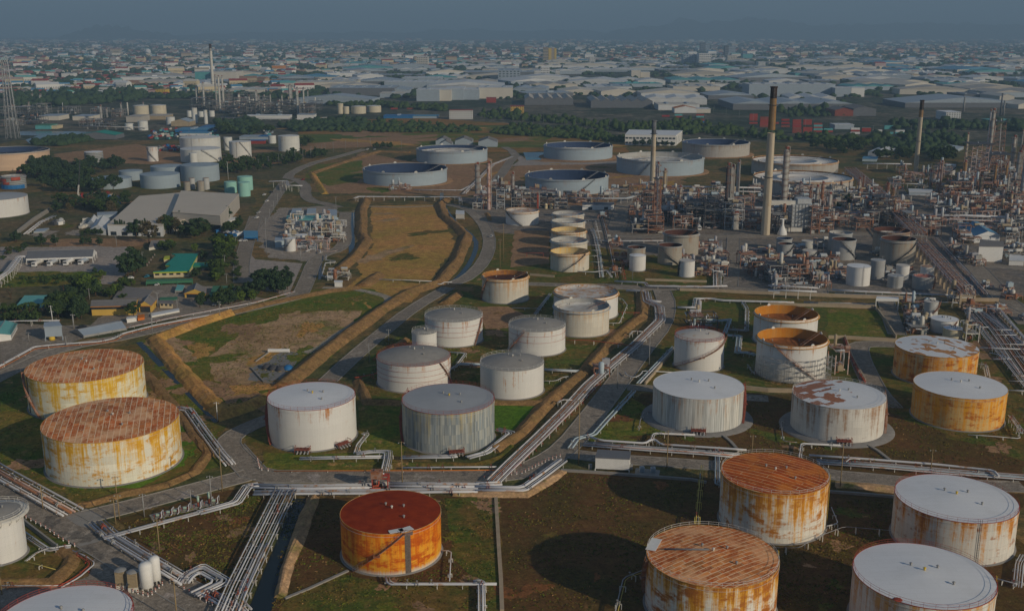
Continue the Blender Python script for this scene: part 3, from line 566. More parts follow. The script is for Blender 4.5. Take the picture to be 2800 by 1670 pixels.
        if near:
            for k,(fx,fy) in enumerate(((.02,.03),(-.12,.2),(.25,.12),(.3,-.35))):
                x,y=fx*R,fy*R; rr=math.hypot(x,y)/R; b=MB(); z=rh*(1-rr) if kind=='cone' else rh*math.sin((1-rr)*math.pi/2)
                b.cyl((x,y,h+z),.22,.55,10); b.cyl((x,y,h+z+.55),.40,.22,10,r2=.2); b.build('roof_vent', MT['steel' if k else 'yellow' if 'vents' in op else 'offwhite'], root)
    if 'rail' in op: tank_railing(root, R, h+.05, op['rail'], 'thickrail' in op)
    if 'stair' in op:
        a0,a1=map(float,op['stair'].split(',')); wallstair(root, R, h, a0, a1, near, 'redbrown' if key in ('whiteleft','greystripe','whitemid') else ('darksteel' if Y>560 else 'rusty'))
    if 'ladder' in op:
        a=R_(float(op['ladder'])); b=MB(); r=R+.25
        for s in (-.25,.25): b.tube([(r*math.cos(a)-s*math.sin(a), r*math.sin(a)+s*math.cos(a), .4),(r*math.cos(a)-s*math.sin(a), r*math.sin(a)+s*math.cos(a), h+1.1)], .05, 5)
        if near:
            for i in range(int(h/.45)): b.tube([(r*math.cos(a)-.25*math.sin(a), r*math.sin(a)+.25*math.cos(a), .6+i*.45),(r*math.cos(a)+.25*math.sin(a), r*math.sin(a)-.25*math.cos(a), .6+i*.45)], .025, 4)
        b.build('ladder', MT['yellow' if key.startswith('rust') or key=='whitelower' else 'darksteel'], root)
    def strip(aa, ww, mat, nm):
        b=MB(); m_=6
        for i in range(m_):
            u0=R_(aa)+(ww/R)*(i/m_-.5); u1=R_(aa)+(ww/R)*((i+1)/m_-.5); r=R+.04
            b.poly([(r*math.cos(u0),r*math.sin(u0),.36),(r*math.cos(u1),r*math.sin(u1),.36),(r*math.cos(u1),r*math.sin(u1),h-.15),(r*math.cos(u0),r*math.sin(u0),h-.15)])
        b.build(nm, MT[mat], root)
    if 'strip' in op: strip(220, 1.1, 'blackstrip', 'level_gauge_strip')
    if 'patch' in op:
        strip(295, 1.5, 'barestrip', 'bare_steel_strip'); b=MB(); a=R_(296)
        for (ra,aa,s_) in ((R-1.1,283,(3.6,1.8)),(R-1.1,295,(3.4,2.2))):
            q=R_(aa); cx,cy=ra*math.cos(q),ra*math.sin(q); b.box((cx,cy,h+.22),(s_[0],s_[1],.07),rz=R_(aa-80))
        b.build('roof_sheet', MT['white'], root)
        b=MB(); cx,cy=(R+.4)*math.cos(a),(R+.4)*math.sin(a); b.box((cx,cy,h-.2),(2.0,1.8,.12)); 
        for dx in (-.9,.9): b.tube([(cx+dx,cy-.8,h-.2),(cx+dx,cy-.8,h+1)],.05,4)
        b.beam((cx-.9,cy-.8,h+1),(cx+.9,cy-.8,h+1),.07); b.build('landing', MT['rusty'], root)
    if 'hoops' in op or wall=='w_band':
        for zz in ((.40,.58,.78) if 'hoops' in op else (.55,.8)):
            b=MB(); b.ring((0,0,h*zz), R+.12, .055, 72, sec=4); b.build('spray_ring', MT['red'], root)
    if near and kind!='open' and key not in('bl1','bl2','r16','r17','r15'):
        b=MB(); b.ring((0,0,h*.93), R+.1, .04, 60, sec=4); 
        b.build('spray_ring', MT['offwhite'], root)
    if 'valves' in op: manifold(root, R, {'whiteleft':268,'greystripe':282,'whitemid':262,'patched':262}.get(key,270))
    if key=='whiteleft': manifold(root, R, 318, 1.0)
    if 'beam' in op:
        b=MB(); z=h+R*.05; b.tube([(-R*.72,R*.12,h+.55),(-R*.05,R*.02,z+.45)], .22, 6); 
        for f in (.25,.6): b.box((-R*.72+f*R*.67,R*.12-f*R*.1,h+.35),(.2,.2,.8))
        b.build('foam_pipe', MT['slate'], root); b=MB(); b.box((-R*.86,R*.30,h+.35),(2.4,6.2,.12),rz=R_(-22)); b.build('walkway', MT['white'], root)
    if 'stain' in op:
        b=MB(); b.lathe((-R*.64,-R*.73,h+.12),[(1.0,.0),(.8,.08),(.1,.1)],9); b.build('paint_stain', MT['pipered'], root)
    if 'walkway' in op:
        b=MB(); b.lathe((0,0,h-.3),[(R,0),(R+1.6,0),(R+1.6,.12),(R,.12)],n)
        for k in range(20):
            a=2*math.pi*k/20; b.beam((R*math.cos(a),R*math.sin(a),h-1.8),((R+1.5)*math.cos(a),(R+1.5)*math.sin(a),h-.3),.1)
        b.build('walkway', MT['offwhite'], root); tank_railing(root, R+1.6, h-.2, 'offwhite', True)
    if 'wraps' in op:
        for a0,a1,z0_,z1_,mt in ((215,262,.62,.85,'pipered'),(285,325,.72,.98,'pipered'),(150,215,.45,.7,'pipered'),(190,345,.02,.34,'brightblue'),(240,275,.4,.58,'pipered')):
            b=MB(); p0=arcpts(R+.8,a0,a1,h*z0_,h*z0_,8); p1=arcpts(R+.8,a0,a1,h*z1_,h*z1_,8)
            for i in range(8): b.poly([p0[i],p0[i+1],p1[i+1],p1[i]])
            b.build('cover_sheet', MT[mt], root)
    if 'scaffold' in op:
        b=MB()
        for zi in range(5):
            for rr in (R+1.0,R+2.2): b.ring((0,0,1.2+zi*2.0), rr, .05, 40, a0=R_(185+6*zi), a1=R_(352-5*zi), sec=4)
            p0=arcpts(R+1.0,188+6*zi,350-5*zi,1.2+zi*2,1.2+zi*2,20); p1=arcpts(R+2.2,188+6*zi,350-5*zi,1.2+zi*2,1.2+zi*2,20)
            for i in range(20):
                if (i*7+zi*3)%5<2: b.poly([p0[i],p1[i],p1[i+1],p0[i+1]])
        for k in range(36):
            a=R_(186+k*4.7)
            for rr in (R+1.0,R+2.2): b.tube([(rr*math.cos(a),rr*math.sin(a),0),(rr*math.cos(a),rr*math.sin(a),4+5.5*abs(math.sin(k*.35)))],.045,4)
        o=b.build('scaffold', MT['steel']); o.location=(X,Y,0); tag(o,'steel scaffold wrapped around the foot of a white open tank','scaffold')
for line in TANKS.strip().splitlines():
    k,g,kind,wall,roof,opts,label=line.split('|'); X,Y,R,h=map(float,g.split()); make_tank(k,X,Y,R,h,kind,wall,roof,opts,label)
# ---------------------------------------------------------------- ground, roads, water, dikes
LV=[]
def level(boxes):
    """each sheet lies 5 mm above the ones it overlaps"""
    k=0
    for B,q in LV:
        if q>=k and any(a[0]<c[2] and a[2]>c[0] and a[1]<c[3] and a[3]>c[1] for a in boxes for c in B): k=q+1
    LV.append((boxes,k)); return .005+k*.005
def bbox(pts,m=0): return (min(p[0] for p in pts)-m,min(p[1] for p in pts)-m,max(p[0] for p in pts)+m,max(p[1] for p in pts)+m)
def sheet(name, pts, mat, z=None, kind='structure', label=None):
    """flat ground area laid on those below it"""
    if z is None: z=level([bbox(pts,5)])
    if mat.startswith('gr_') and name!='refinery_ground':   # natural edges wander
        import mathutils
        q=[]; n=len(pts); amp=min(4.5,max(.8,(pts[1]-pts[0]).length*.05))
        for i in range(n):
            a,c=pts[i],pts[(i+1)%n]; L=(c-a).length; m=max(1,int(L/2.5)); nr=Vector((-(c-a).y,(c-a).x,0)).normalized()
            for k in range(m):
                p=a.lerp(c,k/m); e=min(k,m-k)/m*2; f=mathutils.noise.noise(p*.09)+.6*mathutils.noise.noise(p*.31)+.4*mathutils.noise.noise(p*.9); q.append(p+nr*amp*f*min(1,e*3))
        pts=q
    b=MB(); b.poly([(p[0],p[1],z) for p in pts]); o=b.build(name, MT[mat]); o['kind']=kind; return o
def offs(pts, d):
    out=[]; k=len(pts)
    for i,p in enumerate(pts):
        a=(pts[i]-pts[i-1]) if i>0 else (pts[1]-p); c=(pts[i+1]-p) if i<k-1 else (p-pts[i-1])
        a=Vector((a.x,a.y,0)).normalized(); c=Vector((c.x,c.y,0)).normalized(); t=(a+c); t = t.normalized() if t.length>1e-6 else a
        nrm=Vector((-t.y,t.x,0)); m=1/max(.5, nrm.dot(Vector((-a.y,a.x,0)))); out.append(Vector((p.x,p.y,p.z))+nrm*d*m)
    return out
def smooth(pts, it=2):
    for _ in range(it):
        q=[pts[0]]
        for i in range(len(pts)-1):
            a,b=pts[i],pts[i+1]; q += [a*.75+b*.25, a*.25+b*.75] if 0<i<len(pts)-2 else ([a*.25+b*.75] if i==0 and len(pts)>2 else ([a*.75+b*.25] if len(pts)>2 else []))
        q.append(pts[-1]); pts=q
    return pts
def road(name, pts, w, mat='asphalt', kerb=True, sm=1):
    pts=smooth(pts, sm); z=level([bbox(pts[i:i+2],w/2+.5) for i in range(len(pts)-1)]); L=offs(pts,w/2); Rr=offs(pts,-w/2); b=MB()
    for i in range(len(pts)-1): b.poly([(*Rr[i][:2],z),(*Rr[i+1][:2],z),(*L[i+1][:2],z),(*L[i][:2],z)])
    struct(b.build(name, MT[mat]))
    if kerb:
        for side in (w/2,-w/2):
            b=MB(); A=offs(pts,side-.16); Bq=offs(pts,side+.16)
            for i in range(len(pts)-1):
                a0,a1,c0,c1=A[i],A[i+1],Bq[i],Bq[i+1]; zt=z+.14
                b.poly([(*a0[:2],zt),(*a1[:2],zt),(*c1[:2],zt),(*c0[:2],zt)]); b.poly([(*a0[:2],0),(*a1[:2],0),(*a1[:2],zt),(*a0[:2],zt)]); b.poly([(*c1[:2],0),(*c0[:2],0),(*c0[:2],zt),(*c1[:2],zt)])
            struct(b.build('kerb', MT['concrete']))
def berm(pts, h, crest, base, mat, name='earth_bank', jit=.26, sm=0, mats=None, closed=False):
    """earth dike with sloping sides along a line; the surface is slightly uneven"""
    pts=smooth(pts, sm); q=[]; h*=.74; base*=.78; crest*=.7
    for i in range(len(pts)-1):
        n=max(1,int((pts[i+1]-pts[i]).length/4)); q += [pts[i].lerp(pts[i+1],k/n) for k in range(n)]
    q.append(pts[-1]); pts=q; rr=random.Random(int(pts[0].x*13+pts[0].y)); b=MB(); prof=((base/2,-.05),(base*.27+crest*.2,h*.5),(crest/2,h*.97),(0,h),(-crest/2,h*.97),(-base*.27-crest*.2,h*.5),(-base/2,-.05)); rows=[]
    for k,(o_,z_) in enumerate(prof):
        L=offs(pts,o_); wob=[.9*math.sin(p.x*.11+p.y*.07+o_)+.5*math.sin(p.x*.31-p.y*.27+o_*3) for p in L]; rows.append([(p.x+rr.uniform(-jit,jit)+.3*q_,p.y+rr.uniform(-jit,jit)+.3*q_,z_*(1+.05*q_)+(rr.uniform(-jit,jit)*.35 if z_>0 else 0)) for p,q_ in zip(L,wob)])
    n=len(pts); 
    for r in rows: b.v += r
    for k in range(6):
        for i in range(n-1): b.face((k*n+i,k*n+i+1,(k+1)*n+i+1,(k+1)*n+i)[::-1] if False else (k*n+i,(k+1)*n+i,(k+1)*n+i+1,k*n+i+1), 0, None, False)
    b.face([k*n for k in range(7)]); b.face([k*n+n-1 for k in range(7)][::-1]); o=b.build(name, MT[mat]); struct(o); return o
def wallrun(pts, h, t, mat, label, name='low_wall', cat='wall', group=None, z=0):
    b=MB(); A=offs(pts,t/2); C=offs(pts,-t/2)
    for i in range(len(pts)-1):
        a0,a1,c0,c1=A[i],A[i+1],C[i],C[i+1]
        b.poly([(*c0[:2],z+h),(*c1[:2],z+h),(*a1[:2],z+h),(*a0[:2],z+h)]); b.poly([(*c0[:2],z),(*c1[:2],z),(*c1[:2],z+h),(*c0[:2],z+h)]); b.poly([(*a1[:2],z),(*a0[:2],z),(*a0[:2],z+h),(*a1[:2],z+h)])
    b.poly([(*A[0][:2],z),(*C[0][:2],z),(*C[0][:2],z+h),(*A[0][:2],z+h)]); b.poly([(*C[-1][:2],z),(*A[-1][:2],z),(*A[-1][:2],z+h),(*C[-1][:2],z+h)])
    o=b.build(name, MT[mat]); tag(o,label,cat,group); return o
# base sheet out past the mountains, then nearer ground on top of it
b=MB(); b.poly([(-30000,-300,-.25),(30000,-300,-.25),(30000,42000,-.25),(-30000,42000,-.25)]); struct(b.build('terrain', MT['gr_city']))
sheet('refinery_ground', [(-620,120),(620,120),(620,1250),(200,1330),(-620,1330)], 'gr_base')
# ---- fields, yards (traced on the ground)
Osheet=lambda nm,pts,mat: sheet(nm, PL('O',pts), mat)
Osheet('field', [(720,300),(1000,285),(1240,300),(1500,330),(1530,372),(1190,372),(1010,352),(870,358),(730,350)], 'gr_field')
Osheet('yard', [(1100,480),(2488,470),(2488,720),(1640,700),(1180,690),(1195,600),(1150,500)], 'refground')
Osheet('bare_ground', [(760,440),(880,370),(1010,395),(1180,400),(1250,380),(1230,480),(900,470),(790,470)], 'gr_bare')
Osheet('grass', [(765,400),(880,390),(880,440),(800,452),(740,430)], 'gr_green')
Osheet('bare_ground', [(1270,385),(1500,380),(1660,375),(1660,470),(1500,500),(1240,500),(1180,480)], 'gr_bare')
Osheet('grass', [(1710,640),(1180,560),(1130,690),(1500,690),(1780,695)], 'gr_olive')
Osheet('bare_ground', [(1250,560),(1335,560),(1335,640),(1240,650)], 'gr_bare')
Osheet('grass', [(900,500),(1062,497),(1090,560),(1112,600),(1060,660),(1000,715),(880,668),(865,650),(905,600),(905,560)], 'gr_basin')
Osheet('grass', [(880,668),(1060,668),(1000,735),(940,730),(900,702),(840,700)], 'gr_basin')
Osheet('grass', [(330,830),(560,752),(720,710),(800,700),(905,702),(950,730),(850,830),(700,935),(655,975),(560,1000),(440,1000),(380,900)], 'gr_green')
Osheet('bare_ground', [(500,870),(620,790),(760,757),(880,755),(850,800),(780,850),(700,880),(600,935),(520,925)], 'gr_sand')
Osheet('yard', [(570,918),(690,850),(770,868),(700,935),(660,932)], 'padconc')
Osheet('grass', [(350,830),(420,960),(560,1060),(540,1130),(200,1230),(0,1130),(0,900),(100,870)], 'gr_olive')
Osheet('grass', [(105,1100),(200,1190),(340,1185),(450,1130),(480,1080),(455,1040),(440,1020),(100,1000)], 'gr_lush')
Osheet('grass', [(0,960),(110,900),(110,1160),(0,1110)], 'gr_green')
Osheet('grass', [(640,1100),(1240,1100),(1330,1010),(1330,960),(880,960),(560,1060)], 'gr_olive')
Osheet('grass', [(1200,985),(1320,985),(1240,1050),(1200,1050)], 'gr_lush')
Osheet('grass', [(870,985),(980,985),(980,1110),(880,1100)], 'gr_green')
Osheet('grass', [(640,1100),(960,1105),(960,1145),(632,1145)], 'gr_green')
Osheet('grass', [(940,680),(1180,690),(1560,700),(1560,780),(1440,880),(1340,960),(880,960),(870,890),(1000,800),(1110,700)], 'gr_olive')
Osheet('bare_ground', [(1160,745),(1235,745),(1330,790),(1180,800)], 'gr_bare')
Osheet('grass', [(1640,700),(2160,745),(2180,830),(2140,960),(1560,950),(1500,1000),(1400,1080),(1440,1010),(1600,870)], 'gr_olive')
Osheet('grass', [(1400,1090),(1560,955),(2488,960),(2488,1190),(2000,1150),(1520,1110)], 'gr_brown')
Osheet('grass', [(1380,1075),(1530,960),(1600,1010),(1640,1050),(1450,1070)], 'gr_green')
Osheet('grass', [(2010,750),(2150,755),(2165,820),(2010,820)], 'gr_green')
Osheet('grass', [(2130,820),(2488,800),(2488,1120),(2150,1000),(2120,900)], 'gr_olive')
Osheet('grass', [(1640,705),(1850,720),(1850,790),(1640,760)], 'gr_olive')
Osheet('grass', [(280,1260),(560,1190),(660,1195),(540,1465),(440,1400),(300,1305)], 'gr_brown')
Osheet('grass', [(700,1215),(1230,1200),(1380,1145),(2488,1200),(2488,1560),(1230,1560),(560,1560),(700,1440)], 'gr_brown')
Osheet('grass', [(1080,1210),(1215,1205),(1215,1560),(1150,1560),(1160,1420),(1100,1350)], 'gr_olive')
Osheet('grass', [(700,1450),(830,1390),(950,1420),(1160,1420),(1180,1560),(640,1560)], 'gr_olive')
Osheet('grass', [(40,1250),(200,1350),(225,1375),(160,1420),(0,1420),(0,1260)], 'gr_olive')
Osheet('paving', [(0,600),(130,600),(290,590),(350,620),(330,650),(270,690),(0,690)], 'paving')
Osheet('car_park', [(585,590),(620,630),(735,640),(700,720),(600,690),(585,640)], 'paving')
Osheet('bare_ground', [(85,562),(400,565),(400,598),(120,600)], 'gr_bare')
Osheet('bare_ground', [(130,545),(240,540),(230,570),(120,575)], 'gr_sand')
Osheet('yard', [(620,560),(680,505),(820,500),(800,610),(745,635),(650,625)], 'gr_yard')
Osheet('grass', [(560,620),(588,620),(586,690),(560,690)], 'gr_green')
Osheet('lawn', [(0,660),(250,660),(230,700),(150,720),(0,720)], 'gr_green')
Osheet('ground_plot', [(350,590),(600,590),(600,760),(300,820),(0,830),(0,760),(180,720),(330,680)], 'gr_dark')
Osheet('road', [(310,700),(420,690),(580,700),(560,745),(300,800),(230,790),(220,750),(310,725)], 'asphalt')
Osheet('road', [(0,735),(100,740),(160,770),(330,780),(180,830),(0,900)], 'asphalt')
Osheet('grass', [(0,700),(240,690),(330,705),(220,790),(140,790),(0,780)], 'gr_dark')
Osheet('yard', [(0,480),(350,470),(560,470),(620,480),(600,560),(420,580),(100,580),(0,590)], 'gr_dark')
Osheet('yard', [(130,370),(360,350),(760,340),(700,440),(360,420),(130,420)], 'gr_dark')
Osheet('bare_ground', [(130,375),(330,350),(450,375),(440,400),(150,395)], 'gr_bare')
Osheet('bare_ground', [(540,385),(680,380),(750,365),(720,390),(620,405),(540,402)], 'gr_bare')
sheet('pond', PL('Q',[(900,85),(1190,80),(1140,185),(940,190)]), 'pond')
sheet('yard', PL('Q',[(790,110),(880,130),(940,190),(1180,215),(1700,225),(2180,200),(2160,240),(1200,255),(850,265),(740,270),(840,200)]), 'paving')
sheet('pond', PL('Z',[(340,985),(1330,985),(1900,1010),(1500,1080),(1100,1130),(780,1180),(500,1190),(430,1130),(640,1060),(340,1050)]), 'ponddull')
sheet('water', PL('B',[(745,575),(775,575),(768,700),(772,800),(765,880),(725,905),(722,800),(735,700)]), 'water')
sheet('water', PL('B',[(488,990),(515,950),(512,1090),(485,1100)]), 'water')
canal=PL('F',[(1400,0),(1180,140),(1000,300),(760,500),(520,690)]); road('water', canal, 3.4, 'water', kerb=False, sm=0)
road('water', PL('B',[(1450,420),(1450,500),(1540,640),(1720,780),(1715,880),(1640,1020),(1500,1150),(1400,1230)]), 3.0, 'water', kerb=False)
road('water', PL('D',[(1540,1060),(1600,1120),(1720,1240)]), 6.0, 'water', kerb=False)
road('water', PL('E',[(1250,280),(1600,640),(1960,1000)]), 2.6, 'water', kerb=False)
road('water', PL('J',[(745,470),(655,760),(500,1130),(400,1400),(320,1560)]), 5.6, 'water', kerb=False, sm=0)
sheet('yard', PL('O',[(330,1330),(560,1480),(520,1560),(0,1560),(0,1420),(160,1420),(215,1400),(235,1350),(255,1310)]), 'asphalt')
def patches(fr, poly, n, r, mats, seed, st=1.8):
    """irregular bare or green patches scattered over a plot"""
    rr=random.Random(seed); xs=[p[0] for p in poly]; ys=[p[1] for p in poly]; k=0; t=0
    while k<n and t<n*20:
        t+=1; x=rr.uniform(min(xs),max(xs)); y=rr.uniform(min(ys),max(ys)); c=False
        for i in range(len(poly)):
            x0,y0=poly[i]; x1,y1=poly[i-1]
            if (y0>y)!=(y1>y) and x<(x1-x0)*(y-y0)/(y1-y0)+x0: c=not c
        if not c: continue
        g=P(fr,x,y); R0=rr.uniform(*r); rot=rr.uniform(0,3.1); ex=rr.uniform(1,st); pts=[]; ph=[rr.uniform(0,6.28) for _ in range(5)]; m=40
        for i in range(m):
            a=2*math.pi*i/m; q=R0*(1+.28*math.sin(2*a+ph[0])+.2*math.sin(3*a+ph[1])+.16*math.sin(5*a+ph[2])+.12*math.sin(9*a+ph[3])+.09*math.sin(14*a+ph[4])); u,v=q*ex*math.cos(a),q*math.sin(a); pts.append((g.x+u*math.cos(rot)-v*math.sin(rot),g.y+u*math.sin(rot)+v*math.cos(rot)))
        z=level([bbox(pts)]); b=MB(); b.poly([(p[0],p[1],z) for p in pts]); o=b.build('ground_patch',MT[rr.choice(mats)]); o['kind']='structure'; k+=1
patches('O',[(1230,1215),(1380,1150),(1700,1180),(1740,1400),(1560,1480),(1235,1480)],7,(1,3),('gr_olive','gr_rust','gr_rust'),1)
patches('O',[(700,1215),(1200,1210),(1200,1480),(660,1480)],14,(.8,2.6),('gr_bare','gr_green','gr_olive'),2)
patches('O',[(300,1270),(640,1200),(560,1440),(420,1380)],9,(1,3),('gr_rust','gr_olive','gr_bare'),3)
patches('O',[(900,500),(1062,497),(1110,600),(1000,715),(880,668),(905,600)],6,(3,9),('gr_olive','gr_sand'),4,3)
patches('O',[(400,840),(560,770),(900,705),(880,760),(700,930),(560,1000),(450,980)],22,(2,8),('gr_sand','gr_green','gr_basin','gr_bare','gr_olive'),5,3)
patches('O',[(940,690),(1560,700),(1550,800),(1340,960),(880,960),(1000,800)],20,(2,6),('gr_bare','gr_green','gr_bare','gr_gold'),6)
patches('O',[(1420,1080),(1560,960),(2480,970),(2480,1150),(2000,1130)],12,(1.5,5),('gr_bare','gr_olive','gr_green','gr_rust'),7)
patches('O',[(350,850),(540,1060),(500,1100),(380,960)],8,(2,5),('gr_bare','gr_green'),8,3)
patches('O',[(2130,830),(2480,810),(2480,960),(2150,960)],9,(2,5),('gr_bare','gr_green'),9)
patches('O',[(2140,1210),(2160,1480),(1880,1480),(1900,1300)],6,(1,3),('gr_bare','gr_olive'),10)
patches('O',[(730,310),(1000,300),(1500,340),(1500,365),(870,355)],12,(12,40),('gr_green','gr_bare','gr_basin'),11,4)
patches('O',[(780,400),(1240,390),(1220,470),(800,470)],12,(4,12),('gr_bare','gr_basin','gr_green'),12,3)
patches('O',[(1250,400),(1660,390),(1650,460),(1190,480)],14,(4,12),('gr_bare','gr_basin','gr_olive'),13,3)
patches('O',[(0,950),(120,910),(560,1080),(200,1220),(0,1120)],10,(2,5),('gr_green','gr_bare','gr_olive'),14)
patches('O',[(0,480),(340,400),(600,480),(560,560),(100,580)],16,(4,10),('gr_bare','gr_yard','gr_olive'),15,2)
# ---- roads
road('road', PL('I',[(-400,230),(0,350),(350,560),(640,720),(900,880),(1200,1060),(1700,1330),(2200,1640)]), 9.5)
road('road', PL('I',[(760,640),(1100,560),(1500,455),(1900,350),(2250,255)]), 8.5)
road('road', PL('O',[(560,1085),(590,1120),(625,1158),(760,1158),(1000,1160),(1230,1158),(1320,1125),(1380,1085),(1440,1010),(1500,930),(1560,850),(1610,790),(1622,740),(1608,705)]), 9.0)
road('road', PL('O',[(690,1005),(620,1030),(560,1060),(555,1085),(600,1130)]), 7.5)
road('road', PL('B',[(-300,1380),(0,1312),(180,1270),(340,1228),(400,1100),(450,960),(520,900),(640,870),(700,800),(690,680),(700,570)]), 8.5)
road('road', PL('O',[(-60,945),(60,885),(150,845),(330,815),(450,780),(570,745),(640,725)]), 8.0)
road('road', PL('B',[(640,535),(520,500),(440,490),(380,440),(395,370),(330,320),(220,300),(400,200),(640,140),(850,80)]), 9.0)
road('road', PL('F',[(560,690),(760,500),(1000,300),(1210,130),(1500,-40)]), 7.5)
road('road', PL('B',[(1540,1130),(1660,1080),(1780,960),(1830,820),(1800,700),(1720,600),(1640,540),(1500,510)]), 8.0)
road('road', PL('B',[(1640,540),(1800,560),(2000,565)]), 8.0)
road('road', PL('Q',[(480,520),(620,360),(720,210),(800,130),(740,60),(640,10)]), 9.0, sm=0)
road('road', PL('C',[(790,748),(1000,765),(1200,752),(1500,760),(1740,762),(1998,755)]), 8.0)
road('road', PL('D',[(0,752),(400,748),(800,745)]), 7.0)
road('road', PL('C',[(1730,770),(1725,900),(1715,1050),(1705,1150)]), 8.0)
road('road', PL('C',[(-60,1130),(300,1135),(830,1165),(1230,1170),(1700,1168),(2100,1195)]), 6.5)
road('road', PL('C',[(900,430),(860,560),(810,720)]), 12.0, sm=0)
road('road', PL('H',[(920,60),(960,200),(1010,330)]), 8.0, sm=0)
road('road', PL('H',[(1000,405),(760,400),(700,420),(720,520),(780,650),(850,780),(960,900)]), 8.5)
road('road', PL('D',[(1380,730),(1500,880),(1650,1030),(1850,1250),(2050,1450)]), 11.0, sm=0)
road('road', PL('D',[(1850,1250),(1998,1330),(2200,1430)]), 9.0, sm=0)
road('road', PL('D',[(1640,990),(1800,1000),(2000,1010)]), 5.0, sm=0)
road('road', PL('D',[(420,1230),(400,1100),(350,1020)]), 7.0)
road('road', PL('D',[(490,560),(560,690),(640,740)]), 8.0)
road('road', PL('X',[(1900,560),(2050,800),(2150,1000)]), 8.0, 'asphalt_dark', sm=0)
road('road', PL('K',[(860,70),(1060,95),(1400,125),(1800,150),(2200,180)]), 7.0, sm=0)
road('road', PL('L',[(700,215),(900,250),(1150,270),(1450,300),(2000,330),(2488,345)]), 7.5, sm=0)
road('road', PL('G',[(900,740),(1110,750),(1500,800),(2000,830)]), 6.5)
road('road', PL('A',[(1998,600),(1940,770),(1880,980),(1890,1120)]), 9.0)
road('road', PL('B',[(-60,740),(40,620),(130,480),(220,350),(260,330)]), 10.0, sm=0)
road('gravel_path', PL('B',[(520,1160),(740,1165),(960,1210),(1050,1245),(1010,1310),(800,1430),(600,1560)]), 4.5, 'gravel', kerb=False)
road('gravel_path', PL('F',[(700,290),(600,350),(490,440),(380,470)]), 4.5, 'gravel', kerb=False)
road('gravel_path', PL('B',[(850,525),(1100,535),(1410,522)]), 4.0, 'gravel', kerb=False)
# bridge slabs of bare concrete where the pipes pass under the road
sheet('bridge_deck', PL('I',[(590,635),(780,560),(940,640),(870,700),(780,735),(700,715)]), 'concrete')
sheet('bridge_deck', PL('I',[(690,880),(900,825),(925,850),(720,905)]), 'concrete')
sheet('bridge_deck', PL('J',[(1450,215),(1530,220),(1500,300),(1445,300)]), 'beigewall')
patches('O',[(640,1150),(1230,1150),(1360,1090),(1480,950),(1500,960),(1380,1110),(1250,1170),(640,1168)],14,(.7,2.4),('asphalt_dark','asphalt_dark','paving'),31)
patches('I',[(60,380),(600,680),(900,860),(1300,1100),(1700,1400),(1500,1400),(800,950),(50,450)],18,(.6,2.2),('asphalt_dark','asphalt_dark','paving'),32)
patches('I',[(900,600),(1900,370),(1900,420),(950,640)],8,(.5,1.6),('asphalt_dark','paving'),33)
# ---- dikes
berm(PL('O',[(560,762),(470,790),(378,826),(420,880),(480,945),(545,1008),(600,990),(655,965)]), 3.0, 2.0, 11, 'gr_basin')
berm(PL('O',[(560,762),(640,740),(730,722),(800,708),(870,700)]), 1.6, 2.0, 9, 'gr_gold')
berm(PL('F',[(200,740),(420,560),(700,340),(960,150),(1200,0)])+PL('B',[(1420,1130),(1560,960),(1640,760),(1560,680),(1470,610),(1430,520),(1490,470)]), 3.2, 2.0, 12, 'gr_gold')
berm(PL('B',[(860,470),(822,560),(815,740),(860,800),(760,930),(640,1030)]), 3.2, 2.0, 12, 'gr_gold')
berm(PL('B',[(830,1150),(900,1100),(960,1060)]), 2.5, 2.5, 12, 'gr_gold')
berm(PL('B',[(540,430),(470,330),(430,265)]), 2.0, 1.5, 9, 'gr_basin')
berm(PL('B',[(440,270),(640,200),(960,100),(1200,110)]), 2.2, 2.0, 10, 'gr_gold')
berm(PL('G',[(1010,0),(1020,120),(1010,190),(900,270),(780,380),(640,530),(560,620),(420,740),(290,850),(190,960),(60,1110),(-90,1200),(-150,1235)]), 2.2, 1.5, 8.5, 'gr_gold')
berm(PL('F',[(800,690),(840,780),(880,860),(1140,870)]), 1.6, 1.2, 6, 'gr_gold')
berm(PL('G',[(-260,865),(60,865),(250,870)]), 1.5, 1.2, 6, 'gr_gold')
berm(PL('F',[(1580,15),(1480,90)]), 2.5, 2.0, 9, 'gr_gold')
berm(PL('F',[(1170,370),(1080,430),(930,530)]), 1.6, 1.2, 6, 'gr_gold')
berm(PL('E',[(1310,560),(1420,700),(1600,900),(1740,1100),(1850,1230),(1880,1300)])+PL('I',[(1860,90),(1750,240),(1500,350),(1100,440),(820,520),(700,540)]), 1.2, 1.4, 5.5, 'gr_gold')
berm(PL('F',[(60,1330),(280,1320),(700,1340),(1000,1335),(1700,1345),(1900,1290),(1998,1200)]), .8, 1.0, 4.5, 'gr_olive')
berm(PL('J',[(845,465),(780,640),(690,880),(600,1120),(545,1370)]), 1.6, .8, 5.0, 'gr_sand')
berm(PL('K',[(-200,425),(0,430),(450,440),(620,340),(770,235)]), 1.4, 1.6, 5.5, 'gr_sand')
berm(PL('L',[(880,330),(1150,345),(1400,380)]), 1.4, 1.6, 6.0, 'gr_sand')
berm(PL('I',[(-200,1240),(200,1235),(480,1225),(620,1090),(660,1000),(560,940)]), 1.6, 1.4, 6, 'gr_gold')
berm(PL('B',[(1830,640),(1800,580)]), 1.0, 1.0, 5, 'gr_gold')
